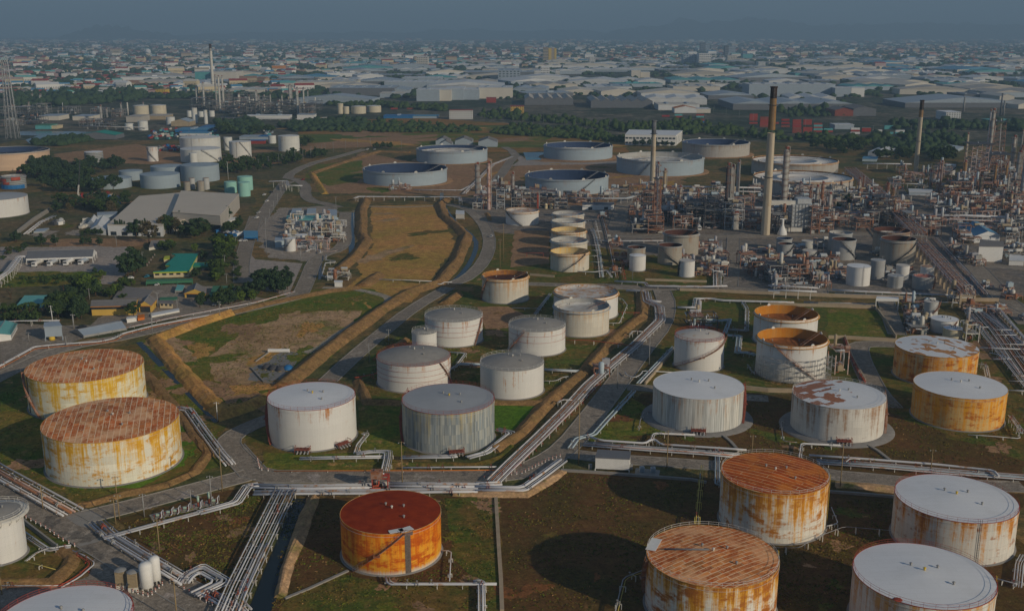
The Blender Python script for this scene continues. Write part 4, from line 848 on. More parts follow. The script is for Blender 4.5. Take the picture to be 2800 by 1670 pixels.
# ---- low concrete bund walls and drains
BW='low concrete containment walls between the tanks'
wallrun(PL('K',[(770,225),(1100,245),(1500,275),(1950,310),(2080,335)]), .8, .8, 'concrete', 'long low concrete kerb wall below the white box shelter', group=BW)
wallrun(PL('L',[(830,395),(1050,410),(1400,440)]), .8, .8, 'concrete', 'low concrete wall between the two right hand rusted and white tanks', group=BW)
wallrun(PL('K',[(185,470),(195,640),(210,900),(230,1200),(240,1484)]), .5, 1.0, 'beigewall', 'narrow straight concrete drain wall dividing two brown grass basins', group=BW)
wallrun(PL('J',[(590,1375),(800,1290),(1160,1125)]), .4, .8, 'concrete', 'narrow concrete gutter leading to the orange rusted tank', group=BW)
wallrun(PL('H',[(390,100),(840,120),(850,150)]), 1.6, .6, 'beigewall', 'beige concrete wall behind the square green plot', group=BW)
wallrun(PL('H',[(850,140),(930,250),(1000,360)]), 1.6, .6, 'beigewall', 'concrete wall along the right side of the square green plot', group=BW)
wallrun(PL('H',[(470,360),(600,362),(1000,385)]), 1.6, .6, 'beigewall', 'concrete wall in front of the square green plot', group=BW)
wallrun(PL('H',[(600,350),(660,520),(760,700)]), 1.4, .5, 'beigewall', 'concrete wall beside the road with red valves', group=BW)
wallrun(PL('H',[(-300,745),(0,775),(190,780)]), 1.6, .8, 'beigewall', 'beige concrete wall behind the white panelled tank', group=BW)
wallrun(PL('D',[(0,1215),(700,1240),(1480,1265),(1800,1268)]), 1.8, .6, 'beigewall', 'long beige concrete wall crossing below the raised pipe rack', group=BW)
wallrun(PL('D',[(0,1300),(400,1310),(830,1325)]), 1.6, .6, 'beigewall', 'second beige concrete wall nearer than the long one', group=BW)
wallrun(PL('C',[(1310,1185),(1500,1190),(1998,1215)]), 1.6, .6, 'beigewall', 'beige concrete wall beside the road crossing', group=BW)
wallrun(PL('C',[(1040,1105),(1520,1120)]), 1.2, .6, 'beigewall', 'low wall in front of the two small white tanks', group=BW)
wallrun(PL('C',[(140,1065),(330,1080)]), 1.2, .6, 'beigewall', 'low wall at the foot of the row of five tanks', group=BW)
wallrun(PL('G',[(1040,720),(1160,580),(1270,440)]), 1.4, .6, 'beigewall', 'slanting beige wall beside blue pipes left of the zigzag stair tank', group=BW)
wallrun(PL('A',[(140,745),(260,650),(385,570)]), 3.2, .6, 'concrete', 'pale concrete wall curving round the big white tank on the left', group=BW)
wallrun(PL('I',[(60,560),(260,730),(520,930)]), 1.4, .5, 'concrete', 'grey concrete wall slanting down beside the lower left tank', group=BW)
wallrun(PL('F',[(0,540),(100,470)]), .6, .4, 'concrete', 'short kerb wall at the back of the small yard in the basin', group=BW)
wallrun(PL('F',[(-40,590),(60,700),(150,715)]), .6, .4, 'concrete', 'short kerb wall at the front of the small yard in the basin', group=BW)
wallrun(PL('H',[(785,1195),(860,1240),(950,1310)]), .5, 1.0, 'concrete', 'dark concrete gutter leaving the patched roof tank pad', group=BW)
wallrun(PL('G',[(1650,1120),(1710,1170),(1770,1240)]), .5, 1.0, 'concrete', 'concrete gutter leaving the white panelled tank pad', group=BW)
# grass tufts on the nearer plots
def tufts(n, mat, seed, polys):
    rr=np.random.RandomState(seed); V=[]; k=0; rs=random.Random(seed)
    P2=[[P('O',x,y)[:2] for x,y in q] for q in polys]
    def inside(x,y,p):
        c=False
        for i in range(len(p)):
            x0,y0=p[i]; x1,y1=p[i-1]
            if (y0>y)!=(y1>y) and x<(x1-x0)*(y-y0)/(y1-y0)+x0: c=not c
        return c
    for p,q in zip(P2,polys):
        xs=[a[0] for a in p]; ys=[a[1] for a in p]; m=0; t=0
        while m<n and t<n*3:
            t+=1; x=rs.uniform(min(xs),max(xs)); y=rs.uniform(min(ys),max(ys))
            if math.sin(x*.35+seed)+math.sin(y*.29-x*.11)<rs.uniform(-1.6,.9) or not inside(x,y,p) or any(math.hypot(x-X,y-Y)<R+1.5 for X,Y,R,h,_ in TK.values()): continue
            m+=1
            for _ in range(3):
                a=rs.uniform(0,3.14); s=rs.uniform(.12,.34); h=rs.uniform(.10,.32); dx,dy=s*math.cos(a),s*math.sin(a); ox,oy=rs.uniform(-.3,.3),rs.uniform(-.3,.3); lx,ly=rs.uniform(-.2,.2),rs.uniform(-.2,.2)
                V += [(x+ox-dx,y+oy-dy,0),(x+ox+dx,y+oy+dy,0),(x+ox+dx*.7+lx,y+oy+dy*.7+ly,h),(x+ox-dx*.7+lx,y+oy-dy*.7+ly,h)]
    n4=len(V)//4; me=bpy.data.meshes.new('grass'); me.from_pydata(V,[],[(4*i,4*i+1,4*i+2,4*i+3) for i in range(n4)]); me.materials.append(MT[mat]); o=bpy.data.objects.new('grass',me); COL.objects.link(o); o['kind']='stuff'; o['label']='rough grass tufts on the plots between the tanks'; o['category']='grass'
PLT=[[(1235,1210),(1380,1150),(1740,1180),(1740,1480),(1235,1480)],[(700,1215),(1200,1210),(1200,1480),(660,1480)],[(300,1270),(640,1200),(560,1440),(420,1380)],[(1420,1080),(1560,960),(2480,970),(2480,1130),(2000,1120)],[(350,850),(540,1060),(500,1100),(200,1220),(0,1120),(0,950)],[(940,820),(1400,860),(1330,960),(880,960)],[(1900,1230),(2160,1210),(2160,1480),(1880,1480)],[(400,840),(560,770),(900,705),(700,930),(560,1000)]]
tufts(1300,'gr_olive',3,PLT); tufts(800,'gr_green',4,PLT); tufts(220,'gr_gold',5,PLT)
# ---- mountains
def ridge(name, y0, xs, hs, depth, seed):
    rr=random.Random(seed); b=MB(); cols=9; n=len(xs)
    import bisect
    N=90; X=[xs[0]+(xs[-1]-xs[0])*i/N for i in range(N+1)]; Hh=[]
    for x in X:
        i=min(max(bisect.bisect(xs,x)-1,0),n-2); f=(x-xs[i])/(xs[i+1]-xs[i]); f=f*f*(3-2*f); Hh.append(hs[i]*(1-f)+hs[i+1]*f)
    for j in range(cols):
        g=math.sin(math.pi*j/(cols-1))**.8
        for i,x in enumerate(X): b.v.append((x, y0+depth*j/(cols-1), max(-1,Hh[i]*g*(1+.16*math.sin(i*.9+j*1.7+seed)+rr.uniform(-.07,.07)) if 0<j<cols-1 else -1)))
    for j in range(cols-1):
        for i in range(N): b.face((j*(N+1)+i,j*(N+1)+i+1,(j+1)*(N+1)+i+1,(j+1)*(N+1)+i),0,None,True)
    struct(b.build(name, MT['mountain']))
D0=18500.0; k_=D0/FPX
def mh(v): return 130+v*k_
ridge('mountain', D0, [(x-1400)*k_ for x in (150,200,260,320,360,420,500)], [0,mh(2),mh(18),mh(14),mh(4),mh(0),0], 1800, 3)
ridge('mountain', D0+1500, [(x-1400)*k_*1.1 for x in (1620,1700,1800,1875,1950,2000,2050,2140,2180,2240,2320,2400,2480,2580,2680,2760,2900)], [0]+[v*1.1 for v in (mh(6),mh(14),mh(30),mh(22),mh(27),mh(32),mh(30),mh(22),mh(14),mh(18),mh(16),mh(22),mh(20),mh(19),mh(16),mh(12))], 2500, 11)
ridge('mountain', D0+3500, [(x-1400)*k_*1.3 for x in (480,600,760,900,1040,1120,1200,1300,1400,1560,1750)], [0]+[v*1.25 for v in (mh(-8),mh(-3),mh(-5),mh(-2),mh(-6),mh(2),mh(4),mh(-2),mh(2))]+[0], 2500, 5)
# ---------------------------------------------------------------- chimneys, columns, process structures
def rowtop(fr, g, y): return topz(fr, y, g)
def chimney(fr, xb, yb, yt, wb, wt, label, bands, ringmat='darksteel', rings=(.58,)):
    s=FR[fr][2]; g=P(fr,xb,yb); h=topz(fr,yt,g); m=mpp(g)*1.0; rb=wb/s*m/2; rt=wt/s*math.hypot(g.y,CAMH-h)/FPX/2
    root=thing('chimney', label, 'chimney', g, group=None)
    z=0; 
    for f0,f1,mt in bands:
        b=MB(); r0=rb+(rt-rb)*f0; r1=rb+(rt-rb)*f1; b.cyl((0,0,h*f0), r0, h*(f1-f0), 36, r2=r1, uv=True, cap=(f1>=1)); b.build('flue_shell', MT[mt], root)
    for f in rings:
        b=MB(); r=rb+(rt-rb)*f; b.lathe((0,0,h*f),[(r,0),(r+1.0,0),(r+1.0,.2),(r,.2)],24); b.build('platform', MT[ringmat], root)
    b=MB(); r=rb+.25
    for sx in (-.3,.3): b.tube([(sx,-r,0),(sx,-(rt+.25),h)],.06,4)
    b.build('ladder', MT['steel'], root)
    b=MB(); b.lathe((0,0,h),[(rt,-.1),(rt+.35,0),(rt+.35,.8),(rt-.4,.8),(rt-.5,-1.0)],30); b.build('rim', MT[bands[-1][2]], root)
    return root
chimney('V',2238,1378,-912,140,100,'tallest thick tan chimney with a sooty brown top, right of centre',[(0,.70,'tanstack'),(.72,.93,'brownstack'),(.93,1,'soot')],rings=(.40,.885))
chimney('V',462,1000,-390,92,66,'slimmer tan chimney with grey top left of the tallest chimney',[(0,.86,'tanstack'),(.86,1,'slate')],rings=(.86,))
chimney('Y',437,952,112,52,44,'tan chimney with dark top standing apart in the right hand refinery',[(0,.78,'tanstack'),(.78,.88,'brownstack'),(.88,1,'soot')],rings=(.45,))
chimney('T',1452,640,302,24,17,'far white chimney with dark top above the distant refinery on the left',[(0,.86,'offwhite'),(.86,.92,'steel'),(.92,1,'soot')],rings=(.25,))
chimney('T',872,785,702,10,9,'far slim white stack beside the cream tanks',[(0,1,'offwhite')],rings=())
chimney('Y',993,240,70,22,18,'far grey stack behind the right hand refinery',[(0,1,'steel')],rings=())
chimney('Y',1420,282,28,22,16,'far dark grey stack at the right with a thinner one beside it',[(0,1,'slate')],rings=())
chimney('Y',1455,285,115,22,18,'far short grey stack paired with a taller dark one at the right',[(0,1,'steel')],rings=())
COLG='process columns of the refinery'
def column(fr, x, yb, yt, w, mat, label, plats=4, head='steel', skirt=0, pipe=1, taper=1.0, pm='rusty'):
    s=FR[fr][2]; g=P(fr,x,yb); h=topz(fr,yt,g); r=w/s*mpp(g)/2; root=thing('process_column', label, 'column', g, group=COLG)
    b=MB(); b.lathe((0,0,0),[(r*1.12,0),(r*1.05,h*.06),(r,h*.10),(r*taper,h*.93),(r*taper*.85,h*.965),(r*taper*.4,h*.985),(r*.05,h*.99)],24); b.build('shell', MT[mat], root)
    rr=random.Random(int(x*7+yb)); 
    for k in range(plats):
        z=h*(.16+.82*(k+1)/(plats+.0)) if plats>1 else h*.9
        z=min(z,h*.955); b=MB(); a0=rr.uniform(0,6); R2=r+1.1; n=14; sp=rr.choice((4.2,5.2,6.28))
        p0=[((r)*math.cos(a0+sp*i/n),(r)*math.sin(a0+sp*i/n),z) for i in range(n+1)]; p1=[(R2*math.cos(a0+sp*i/n),R2*math.sin(a0+sp*i/n),z) for i in range(n+1)]
        for i in range(n):
            b.poly([p0[i],p1[i],p1[i+1],p0[i+1]]); b.poly([p1[i],(*p1[i][:2],z+.18),(*p1[i+1][:2],z+.18),p1[i+1]])
        b.tube([(p[0],p[1],z+1.1) for p in p1],.07,4); 
        for p in p1[::2]: b.tube([p,(p[0],p[1],z+1.1)],.05,4)
        b.build('platform', MT[pm], root)
    if pipe:
        b=MB(); a=rr.uniform(-1.2,1.0); q=r+.7; cx,cy=q*math.cos(a),q*math.sin(a)
        b.tube([(0,0,h*.985),(0,0,h+1.2),(cx*.5,cy*.5,h+1.6),(cx,cy,h+1.0),(cx,cy,h*.5),(cx,cy,1.5),(cx*2.2,cy*2.2,1.2)],.28 if r>1.3 else .2,7); b.build('overhead_pipe', MT['lag'], root)
    b=MB(); a=rr.uniform(3.6,5.6); q=r+.45; 
    for dz in (-.28,.28): b.tube([(q*math.cos(a)-dz*math.sin(a),q*math.sin(a)+dz*math.cos(a),0),(q*math.cos(a)-dz*math.sin(a),q*math.sin(a)+dz*math.cos(a),h*.95)],.06,4)
    b.build('ladder', MT[pm], root)
    if head: 
        b=MB(); b.box((r*.3,0,h+.6),(r*.9,r*.9,1.6)); b.tube([(-r*.5,0,h),(-r*.5,0,h+2.4)],.15,5); b.build('head_valves', MT['redbrown'], root)
    return root
for a in (
 ('Q',275,755,240,56,'steel','tall shiny steel column with dark platforms left of the pipework, standing on a white frame',5),
 ('Q',432,862,225,50,'pipepink','slim pinkish column right next to the tall shiny steel column',5),
 ('Q',757,792,375,34,'steel','grey column with dark top in front of the sloping road',4),
 ('Q',880,790,570,22,'pipewhite','thin pale column beside the grey column with dark top',2),
 ('Q',1095,845,660,26,'pipered','short red and white stack in front of the dark blue floating roof tank',0),
 ('V',540,1085,270,62,'pipegrey','column with red platforms just right of the slimmer chimney',6),
 ('V',665,700,372,48,'tan','short tan column with rusty red top right of the slimmer chimney',1),
 ('V',1620,1250,290,64,'darksteel','dark grey column, left half of the tall pair between the chimneys',6),
 ('V',1682,1240,310,62,'lag','pale insulated column, right half of the tall pair between the chimneys',6),
 ('V',1800,830,240,52,'lag','slimmer grey column with a maroon top right of the tall pair',2),
 ('V',1765,1290,1040,120,'lag','fat round grey reactor with yellow base under the tall pair of columns',2),
 ('V',235,1190,840,42,'lag','small column with brown top at the left end of the process block',2),
 ('V',360,1215,985,88,'galv','stout grey vertical vessel in front of the slimmer chimney',1),
 ('V',540,1060,780,60,'galv','grey vessel right behind the foot of the slimmer chimney',1),
 ('X',320,1075,140,82,'lag','thick platform ringed column with rusty crown right of the tallest chimney',9),
 ('X',800,1055,690,50,'lag','grey column with dark cap, left of three close together by the steel boiler box',3),
 ('X',875,1050,640,46,'rusty','rust brown column in the middle of three close together',5),
 ('X',978,1210,795,52,'lag','pale column at the right of three close together',2),
 ('X',1565,1130,728,42,'pipeblue','slim pale blue column half hidden behind a thicker pale blue one',1),
 ('X',1598,1140,768,50,'pipeblue','thicker pale blue column at the edge of the refinery road',2),
 ('X',1825,900,655,46,'rusty','reddish column with a round cap beside the yellow stack',3),
 ('X',1890,1078,735,44,'brownstack','bright ochre stack standing on a white braced frame',1),
 ('Y',1270,930,215,38,'lag','tall grey column with red crown at the top right refinery',6),
 ('Y',1240,900,225,14,'pipewhite','thin white pipe column left of the tall red crowned column',0),
 ('Y',1540,950,525,42,'lag','grey column right of the lattice towers with rounded top',4),
 ('Y',1655,720,462,18,'steel','thin grey column at the far right edge of the refinery',1),
 ('Y',1014,830,495,20,'tanstack','thin tan flue standing on a brown heater left of the lattice tower',0),
 ('Y',988,1110,815,40,'brownstack','brown heater body under the thin tan flue',2),
 ('Y',1348,1095,850,26,'brownstack','left one of two short ochre stacks among the right hand pipework',0),
 ('Y',1475,1098,850,24,'brownstack','right one of two short ochre stacks among the right hand pipework',0),
 ('Y',688,1160,830,22,'pipepink','pinkish thin column, left of the close pair before the small white tank',3),
 ('Y',715,1165,820,22,'pipepink','pinkish thin column, right of the close pair before the small white tank',3),
 ('Y',795,1180,1030,20,'lag','short pale column, left of two in the middle of the right hand refinery',1),
 ('Y',835,1180,1035,20,'lag','short pale column, right of two in the middle of the right hand refinery',1),
 ('Y',1385,1230,1000,26,'lag','pale column below the left ochre stack',2),
 ('Y',1492,1240,960,22,'lag','thin pale column below the right ochre stack',1),
 ('Y',910,1400,1190,22,'pipepink','pinkish column before the long white pipe bridge',2),
 ('Y',1535,1350,1180,30,'tan','tan column near the right edge above the pipe bridge',2),
 ('Y',105,1180,1078,34,'rusty','short rust coloured column beside the raised pipe rack',1),
 ('Y',1600,1150,700,46,'lag','thick pale column with rusty platforms at the right edge, left of the edge pair',6),
 ('Y',1665,1250,760,50,'pipegrey','thick grey column at the very right edge of the refinery',6),
 ('Y',1640,960,640,34,'rusty','rust coloured column behind the thick right edge columns',5),
 ('Y',1580,1330,1090,34,'lag','short thick column with platforms near the right edge of the pipe bridge',3),
 ('Y',1180,1200,985,34,'tan','thick tan column below the lattice scaffold',4),
 ('Y',1085,1180,1000,26,'pipepink','pinkish platform column below the lattice scaffold',4),
 ('Y',600,1150,930,30,'lag','column with platforms right of the standing chimney foot',4),
 ('Y',1440,1340,1130,34,'pipegrey','grey platform column above the end of the long pipe bridge',4),
 ('X',1500,1200,860,34,'lag','pale column left of the pale blue pair',3),
 ('X',700,1080,720,34,'rusty','rusty column left of the three close together',5),
 ('X',560,930,640,30,'pipegrey','thin platform column before the tan floating roof tank',4),
 ('V',900,1060,640,40,'lag','column with platforms standing in the dark pipe tangle',4),
 ('V',1180,1080,700,34,'rusty','rusty column standing in the dark pipe tangle',4),
 ('X',1410,930,580,30,'pipegrey','slim column beside the right end of the tan floating roof tank',4),
 ('X',1470,830,560,24,'rusty','thin rusty column behind the raised pipe rack start',3),
 ('W',1975,700,578,14,'offwhite','far white column in the left hand distant refinery',1)):
    if a[0]!='W': column(*a)
for x,yb,yt,w in ((1390,720,565,12),(1500,758,520,15),(1475,740,515,10),(1520,700,520,12),(1340,700,600,8),(1628,730,640,14),(1750,778,620,15),(1765,770,650,8),(1895,755,690,20),(1975,700,578,18),(2028,780,598,16),(2070,745,600,12),(2095,700,620,8),(1840,700,645,6),(1920,720,650,6),(1800,760,700,8),(1700,770,655,6),(1985,690,600,8)):
    column('T',x,yb,yt,w,'lag' if x%2 else 'offwhite','far column of the distant refinery on the left',3,pm='steel')
for x,yb,yt,w in ((278,715,645,14),(222,690,640,8),(692,830,722,12),(730,800,740,8),(828,790,705,8),(978,765,700,10),(200,760,700,8),(320,770,720,8)):
    column('T',x,yb,yt,w,'lag','far column among the grey pipework left of the cream tanks',2,pm='steel')
# lattice flare tower at the left edge
def lattice(fr, xb, yb, yt, wb, wt, label, legs='steel', flues=3, mesh_n=14):
    s=FR[fr][2]; g=P(fr,xb,yb); h=topz(fr,yt,g); rb=wb/s*mpp(g)/2; rt=wt/s*mpp(g)/2; root=thing('lattice_tower', label, 'tower', g)
    cs=((-1,-1),(1,-1),(1,1),(-1,1))
    for cx,cy in cs: b=MB(); b.beam((cx*rb,cy*rb,0),(cx*rt,cy*rt,h),.35); b.build('leg', MT[legs], root)
    b=MB()
    for k in range(mesh_n):
        z0,z1=h*k/mesh_n,h*(k+1)/mesh_n; r0=rb+(rt-rb)*k/mesh_n; r1=rb+(rt-rb)*(k+1)/mesh_n
        for i in range(4):
            a,c=cs[i],cs[(i+1)%4]; b.beam((a[0]*r0,a[1]*r0,z0),(c[0]*r1,c[1]*r1,z1),.16); b.beam((c[0]*r0,c[1]*r0,z0),(a[0]*r1,a[1]*r1,z1),.16); b.beam((a[0]*r1,a[1]*r1,z1),(c[0]*r1,c[1]*r1,z1),.18)
    b.build('bracing', MT[legs], root)
    for k in range(flues):
        b=MB(); x=(k-(flues-1)/2)*rt*.9; b.tube([(x*2,0,0),(x,0,h*1.03+k)],.45,8); b.build('flare_pipe', MT['galv'], root)
    b=MB(); b.box((0,0,h),(rt*3,rt*3,.3)); b.build('platform', MT['darksteel'], root); return root
lattice('Z',225,1105,-215,170,70,'tall grey lattice flare tower with parallel pipes at the left edge',flues=4)
lattice('Y',1340,905,345,150,120,'dense rusty lattice tower packed with pipes, the taller one at the right','rusty',flues=2,mesh_n=10)
lattice('Y',1345,1000,720,220,200,'broad rusty lower lattice below the tall dense one','rusty',flues=2,mesh_n=5)
lattice('Y',1120,1010,600,190,185,'open pale lattice scaffold beside the taller dense one','pipepink',flues=1,mesh_n=8)
lattice('V',540,1300,500,110,90,'steel lattice wrapped round the column by the slimmer chimney','rusty',flues=1,mesh_n=9)
lattice('X',1885,1240,1080,150,140,'white braced frame carrying the bright ochre stack','offwhite',flues=0,mesh_n=1)
UN='pipework structures of the refinery'
def unit(fr, x0, x1, yb, yt, depth, label, seed=1, levels=None, mats=('steel','rusty','lag','pipegrey'), dense=1.0, group=UN, yb2=None):
    """steel structure with decks, vessels, exchangers and pipe runs; front foot from (x0,yb) to (x1,yb2)"""
    a=P(fr,x0,yb); c=P(fr,x1,yb2 or yb); w=(c-a).length; h=topz(fr,yt,a); rr=random.Random(seed*17+int(x0)); ang=math.atan2(c.y-a.y,c.x-a.x)
    root=thing('process_unit', label, 'process unit', a, ang, group); levels=levels or max(1,int(h/4.5)); nb=max(1,int(w/6)); nd=max(1,int(depth/7)); dz=h/levels
    fb=MB()
    for i in range(nb+1):
        for j in range(nd+1): 
            x=w*i/nb; y=depth*j/nd; hh=h*(1 if rr.random()<.7 else rr.uniform(.5,1.15)); fb.beam((x,y,0),(x,y,hh),.34)
    for k in range(1,levels+1):
        z=dz*k
        for j in range(nd+1): fb.beam((0,depth*j/nd,z),(w,depth*j/nd,z),.26,.36)
        for i in range(nb+1): fb.beam((w*i/nb,0,z),(w*i/nb,depth,z),.26,.36)
        for i in range(nb):
            if rr.random()<.35: fb.beam((w*i/nb,0,z-dz),(w*(i+1)/nb,0,z),.16)
    fb.build('steel_frame', MT[mats[0]], root)
    for k in range(1,levels+1):
        b=MB(); z=dz*k+.22
        for i in range(nb):
            for j in range(nd):
                if rr.random()<.6: b.box((w*(i+.5)/nb,depth*(j+.5)/nd,z),(w/nb*.98,depth/nd*.98,.08))
        if not b.v: b.box((w/2,depth/2,z),(w,depth*.4,.08))
        b.tube([(0,-.05,z+1.1),(w,-.05,z+1.1)],.06,4); b.build('deck', MT[mats[1] if k%2 else 'darksteel'], root)
    for q in range(int((2+w/6)*dense)):
        k=rr.randrange(levels+1); z=dz*k+.3; x=rr.uniform(.1,.9)*w; y=rr.uniform(.05,.8)*depth; t=rr.random(); m=MT[rr.choice(('lag','galv','offwhite','pipegrey','rusty','pipeblue','tan'))]; b=MB()
        if t<.45:
            L=min(w*.4,rr.uniform(3,6)); r=rr.uniform(.6,1.1); b.tube([(x-L/2,y,z+r+.4),(x-L/2+.3,y,z+r+.4),(x+L/2-.3,y,z+r+.4),(x+L/2,y,z+r+.4)],r,12)
            for s_ in (-.3,.3): b.box((x+s_*L,y,z+.3),(.3,r*1.4,.6))
            b.build('exchanger', m, root)
        elif t<.8:
            r=rr.uniform(.5,1.2); hh=rr.uniform(2.5,min(7,dz*1.6)); b.lathe((x,y,z),[(r*.6,0),(r,.4),(r,hh-.4),(r*.6,hh),(.05,hh+.15)],12); b.build('vessel', m, root)
        else:
            b.box((x,y,z+1.1),(rr.uniform(2,4),rr.uniform(1.5,3),2.2)); b.box((x,y,z+2.3),(1.2,1.2,.3)); b.build('equipment_box', m, root)
    for q in range(int((5+w/2.2)*dense)):
        b=MB(); pts=[]; x=rr.uniform(0,w); y=rr.uniform(-1,depth); z=rr.uniform(.6,h*1.02); pts.append((x,y,z))
        for s_ in range(rr.randrange(2,6)):
            ax=rr.choice('xxyz')
            if ax=='x': x=min(max(x+rr.uniform(-.5,.5)*w,-1),w+1)
            elif ax=='y': y=min(max(y+rr.uniform(-.6,.6)*depth,-1.5),depth+1)
            else: z=min(max(z+rr.uniform(-.6,.6)*h,.5),h*1.1)
            if (Vector((x,y,z))-Vector(pts[-1])).length>.6: pts.append((x,y,z))
        if len(pts)>1: b.tube(pts, rr.choice((.10,.14,.2,.28)), 6); b.build('pipe', MT[rr.choice((mats[3],mats[3],mats[2],'pipewhite','pipewhite','galv','piperust','pipepink'))], root)
    return root
SG=('steel','darksteel','lag','pipegrey'); RS=('rusty','rusty','lag','pipepink'); DG=('darksteel','steel','lag','pipegrey')
for a in (
 ('Q',215,335,855,770,8,'white framed plinth under the tall shiny steel column',1,2,('offwhite','steel','lag','pipewhite')),
 ('Q',360,470,860,690,8,'rusty frame at the foot of the slim pinkish column',2,3,RS),
 ('Q',540,645,862,590,9,'blue grey frame with white legs beside the pinkish column',3,4,('galv','steel','pipeblue','pipewhite')),
 ('Q',740,870,840,700,10,'low pipe frame below the grey column with dark top',4,3,SG),
 ('Q',775,1340,835,620,16,'wide fin fan cooler bank topped by brown decks before the dark blue floating roof tank',5,3,('steel','rusty','lag','pipegrey'),1.6),
 ('Q',1330,1500,860,700,10,'grey exchanger frame at the right end of the fan cooler bank',6,3,SG,1.4),
 ('V',165,420,1360,1210,12,'grey table frame left of the slimmer chimney foot',7,2,SG,1.5),
 ('V',410,650,1375,1100,12,'rusty multi storey frame at the foot of the slimmer chimney',8,4,RS,1.8),
 ('V',330,620,1120,620,12,'tall rusty steel frame round the base of the slimmer chimney',9,6,RS,1.4),
 ('V',640,990,1200,1000,22,'broad flat topped grey cooler block right of the slimmer chimney',10,3,DG,1.4),
 ('V',690,940,1040,800,14,'raised cooler deck behind the broad flat topped block',11,2,('steel','slate','lag','pipegrey'),1.2),
 ('V',800,1100,1290,1090,12,'rusty pipe frame just above the open grey tank',12,2,RS,1.8),
 ('V',1000,1320,1270,880,26,'dark tangle of pipes in the middle of the process block',13,4,DG,2.0),
 ('V',1290,1580,1290,820,24,'dark pipe frames left of the tall pair of columns',14,5,DG,1.8),
 ('V',880,1180,960,720,16,'rusty drums on a high deck behind the dark pipe tangle',15,2,RS,1.4),
 ('V',1600,1880,1300,900,14,'grey braced frame around the foot of the tall pair of columns',16,4,('galv','darksteel','lag','pipegrey'),1.8),
 ('V',2320,2397,1360,1070,14,'dark grid frame right of the tallest chimney foot',17,4,DG,1.2),
 ('X',150,430,1370,1090,16,'blue grey pipe frame right of the tallest chimney foot',18,3,DG,1.4),
 ('X',725,850,1380,1000,10,'narrow rust and white frame right of the big steel boiler box',19,5,RS,1.6),
 ('X',840,1050,1370,1060,12,'rusty pipe cluster with a round drum beside the boiler box',20,4,RS,2.0),
 ('X',160,750,1000,840,18,'pipe bank behind the boiler box and thick ringed column',21,3,DG,1.4),
 ('X',570,760,880,700,14,'dark hooped coolers on a deck before the tan tank',22,2,RS,1.2),
 ('X',1000,1400,900,790,12,'white pipe trestle between the tan tank and the trees',23,2,('offwhite','steel','lag','pipewhite'),1.0),
 ('X',1640,1880,1230,850,16,'tall dark frame beside the ochre stack',24,6,DG,1.8),
 ('X',1920,1990,1220,860,10,'red brown frame right of the ochre stack',25,6,RS,1.6),
 ('X',1380,1580,1340,1160,10,'orange brown louvred cooler box by the refinery road',26,3,('rusty','rustsheet','tan','piperust'),1.0),
 ('X',1330,1480,1010,900,9,'rusty drum stand near the refinery road',27,2,RS,1.6),
 ('X',2090,2226,1300,1080,12,'dark frame under the end of the raised pipe rack',28,3,DG,1.6)):
    unit(*a[:7],a[7],a[8],a[9],a[10] if len(a)>10 else 1.3)
# right hand refinery: rows of pipework structures
k=0
for (x,yb,w,ht) in ((300,1060,110,130),(420,1050,110,90),(540,1040,110,80),(660,1060,70,110),(250,960,90,90),(560,980,100,60),(470,1140,120,40),(660,1180,100,110),(780,1200,110,90),(900,1180,90,90),(960,1130,110,160),
  (1080,1200,120,100),(1210,1190,110,120),(1330,1180,110,110),(1440,1190,110,130),(1560,1180,120,140),(1040,1050,90,120),(1180,1030,110,110),(1500,1060,110,140),(1600,1050,90,110),(1570,900,120,90),(860,1330,110,120),(960,1330,120,90),(1090,1330,110,120),
  (1210,1340,110,130),(1330,1340,120,110),(1450,1330,110,120),(1560,1340,120,150),(740,1310,100,90),(630,1290,80,70),(820,1410,120,60),(960,1420,130,60),(1110,1430,130,70),(1250,1420,130,60),(1400,1440,120,70),(1540,1450,130,80),(1150,900,100,90),(1250,880,90,120),(1400,830,80,120),(1460,940,90,130)):
    k+=1; adj=('low','broad','tall','tangled','narrow')[k%5]; col=('rusty','pinkish','grey','brown','rust streaked')[(k*3)%5]
    near=('by the small white tank','below the lattice towers','beside the raised pipe rack','near the white pipe bridge','before the two ochre stacks','at the right edge','around the standing chimney')[0 if 700<x<900 and yb<1150 else 1 if 1000<x<1450 and yb<1100 else 3 if yb>1300 else 4 if 1250<x<1500 else 5 if x>=1500 else 6 if x<600 else 2]
    unit('Y',x,x+w,yb,yb-ht,14,f'{adj} {col} pipework structure {near}',k,None,(RS,RS,('pipepink','rusty','lag','piperust'),SG)[k%4],1.5)
k=0
for (x,yb,w,ht) in ((0,790,90,60),(100,800,100,70),(230,790,80,80),(540,860,120,45),(650,870,100,50),(620,800,90,60),(760,800,70,50),(1290,740,110,70),(1400,750,100,60),(1500,770,90,70),(1580,780,90,80),(1680,780,90,90),(1780,785,90,80),(1870,790,80,90),(1950,780,80,100),(2040,790,90,80),(1340,680,90,60),(1640,700,90,70),(1480,700,80,90),(2100,760,80,70),(1720,720,100,60),(1600,740,80,70),
  (1560,800,70,50),(400,780,110,50),(0,860,120,40),(160,850,120,50)):
    k+=1; unit('T',x,x+w,yb,yb-ht,26,('far grey pipework block of the distant refinery on the left' if x>1200 else 'far grey pipework block behind the pond on the left'),k+100,None,(SG,('steel','rusty','lag','pipepink'),DG)[k%3],1.0,'pipework blocks of the distant refinery')
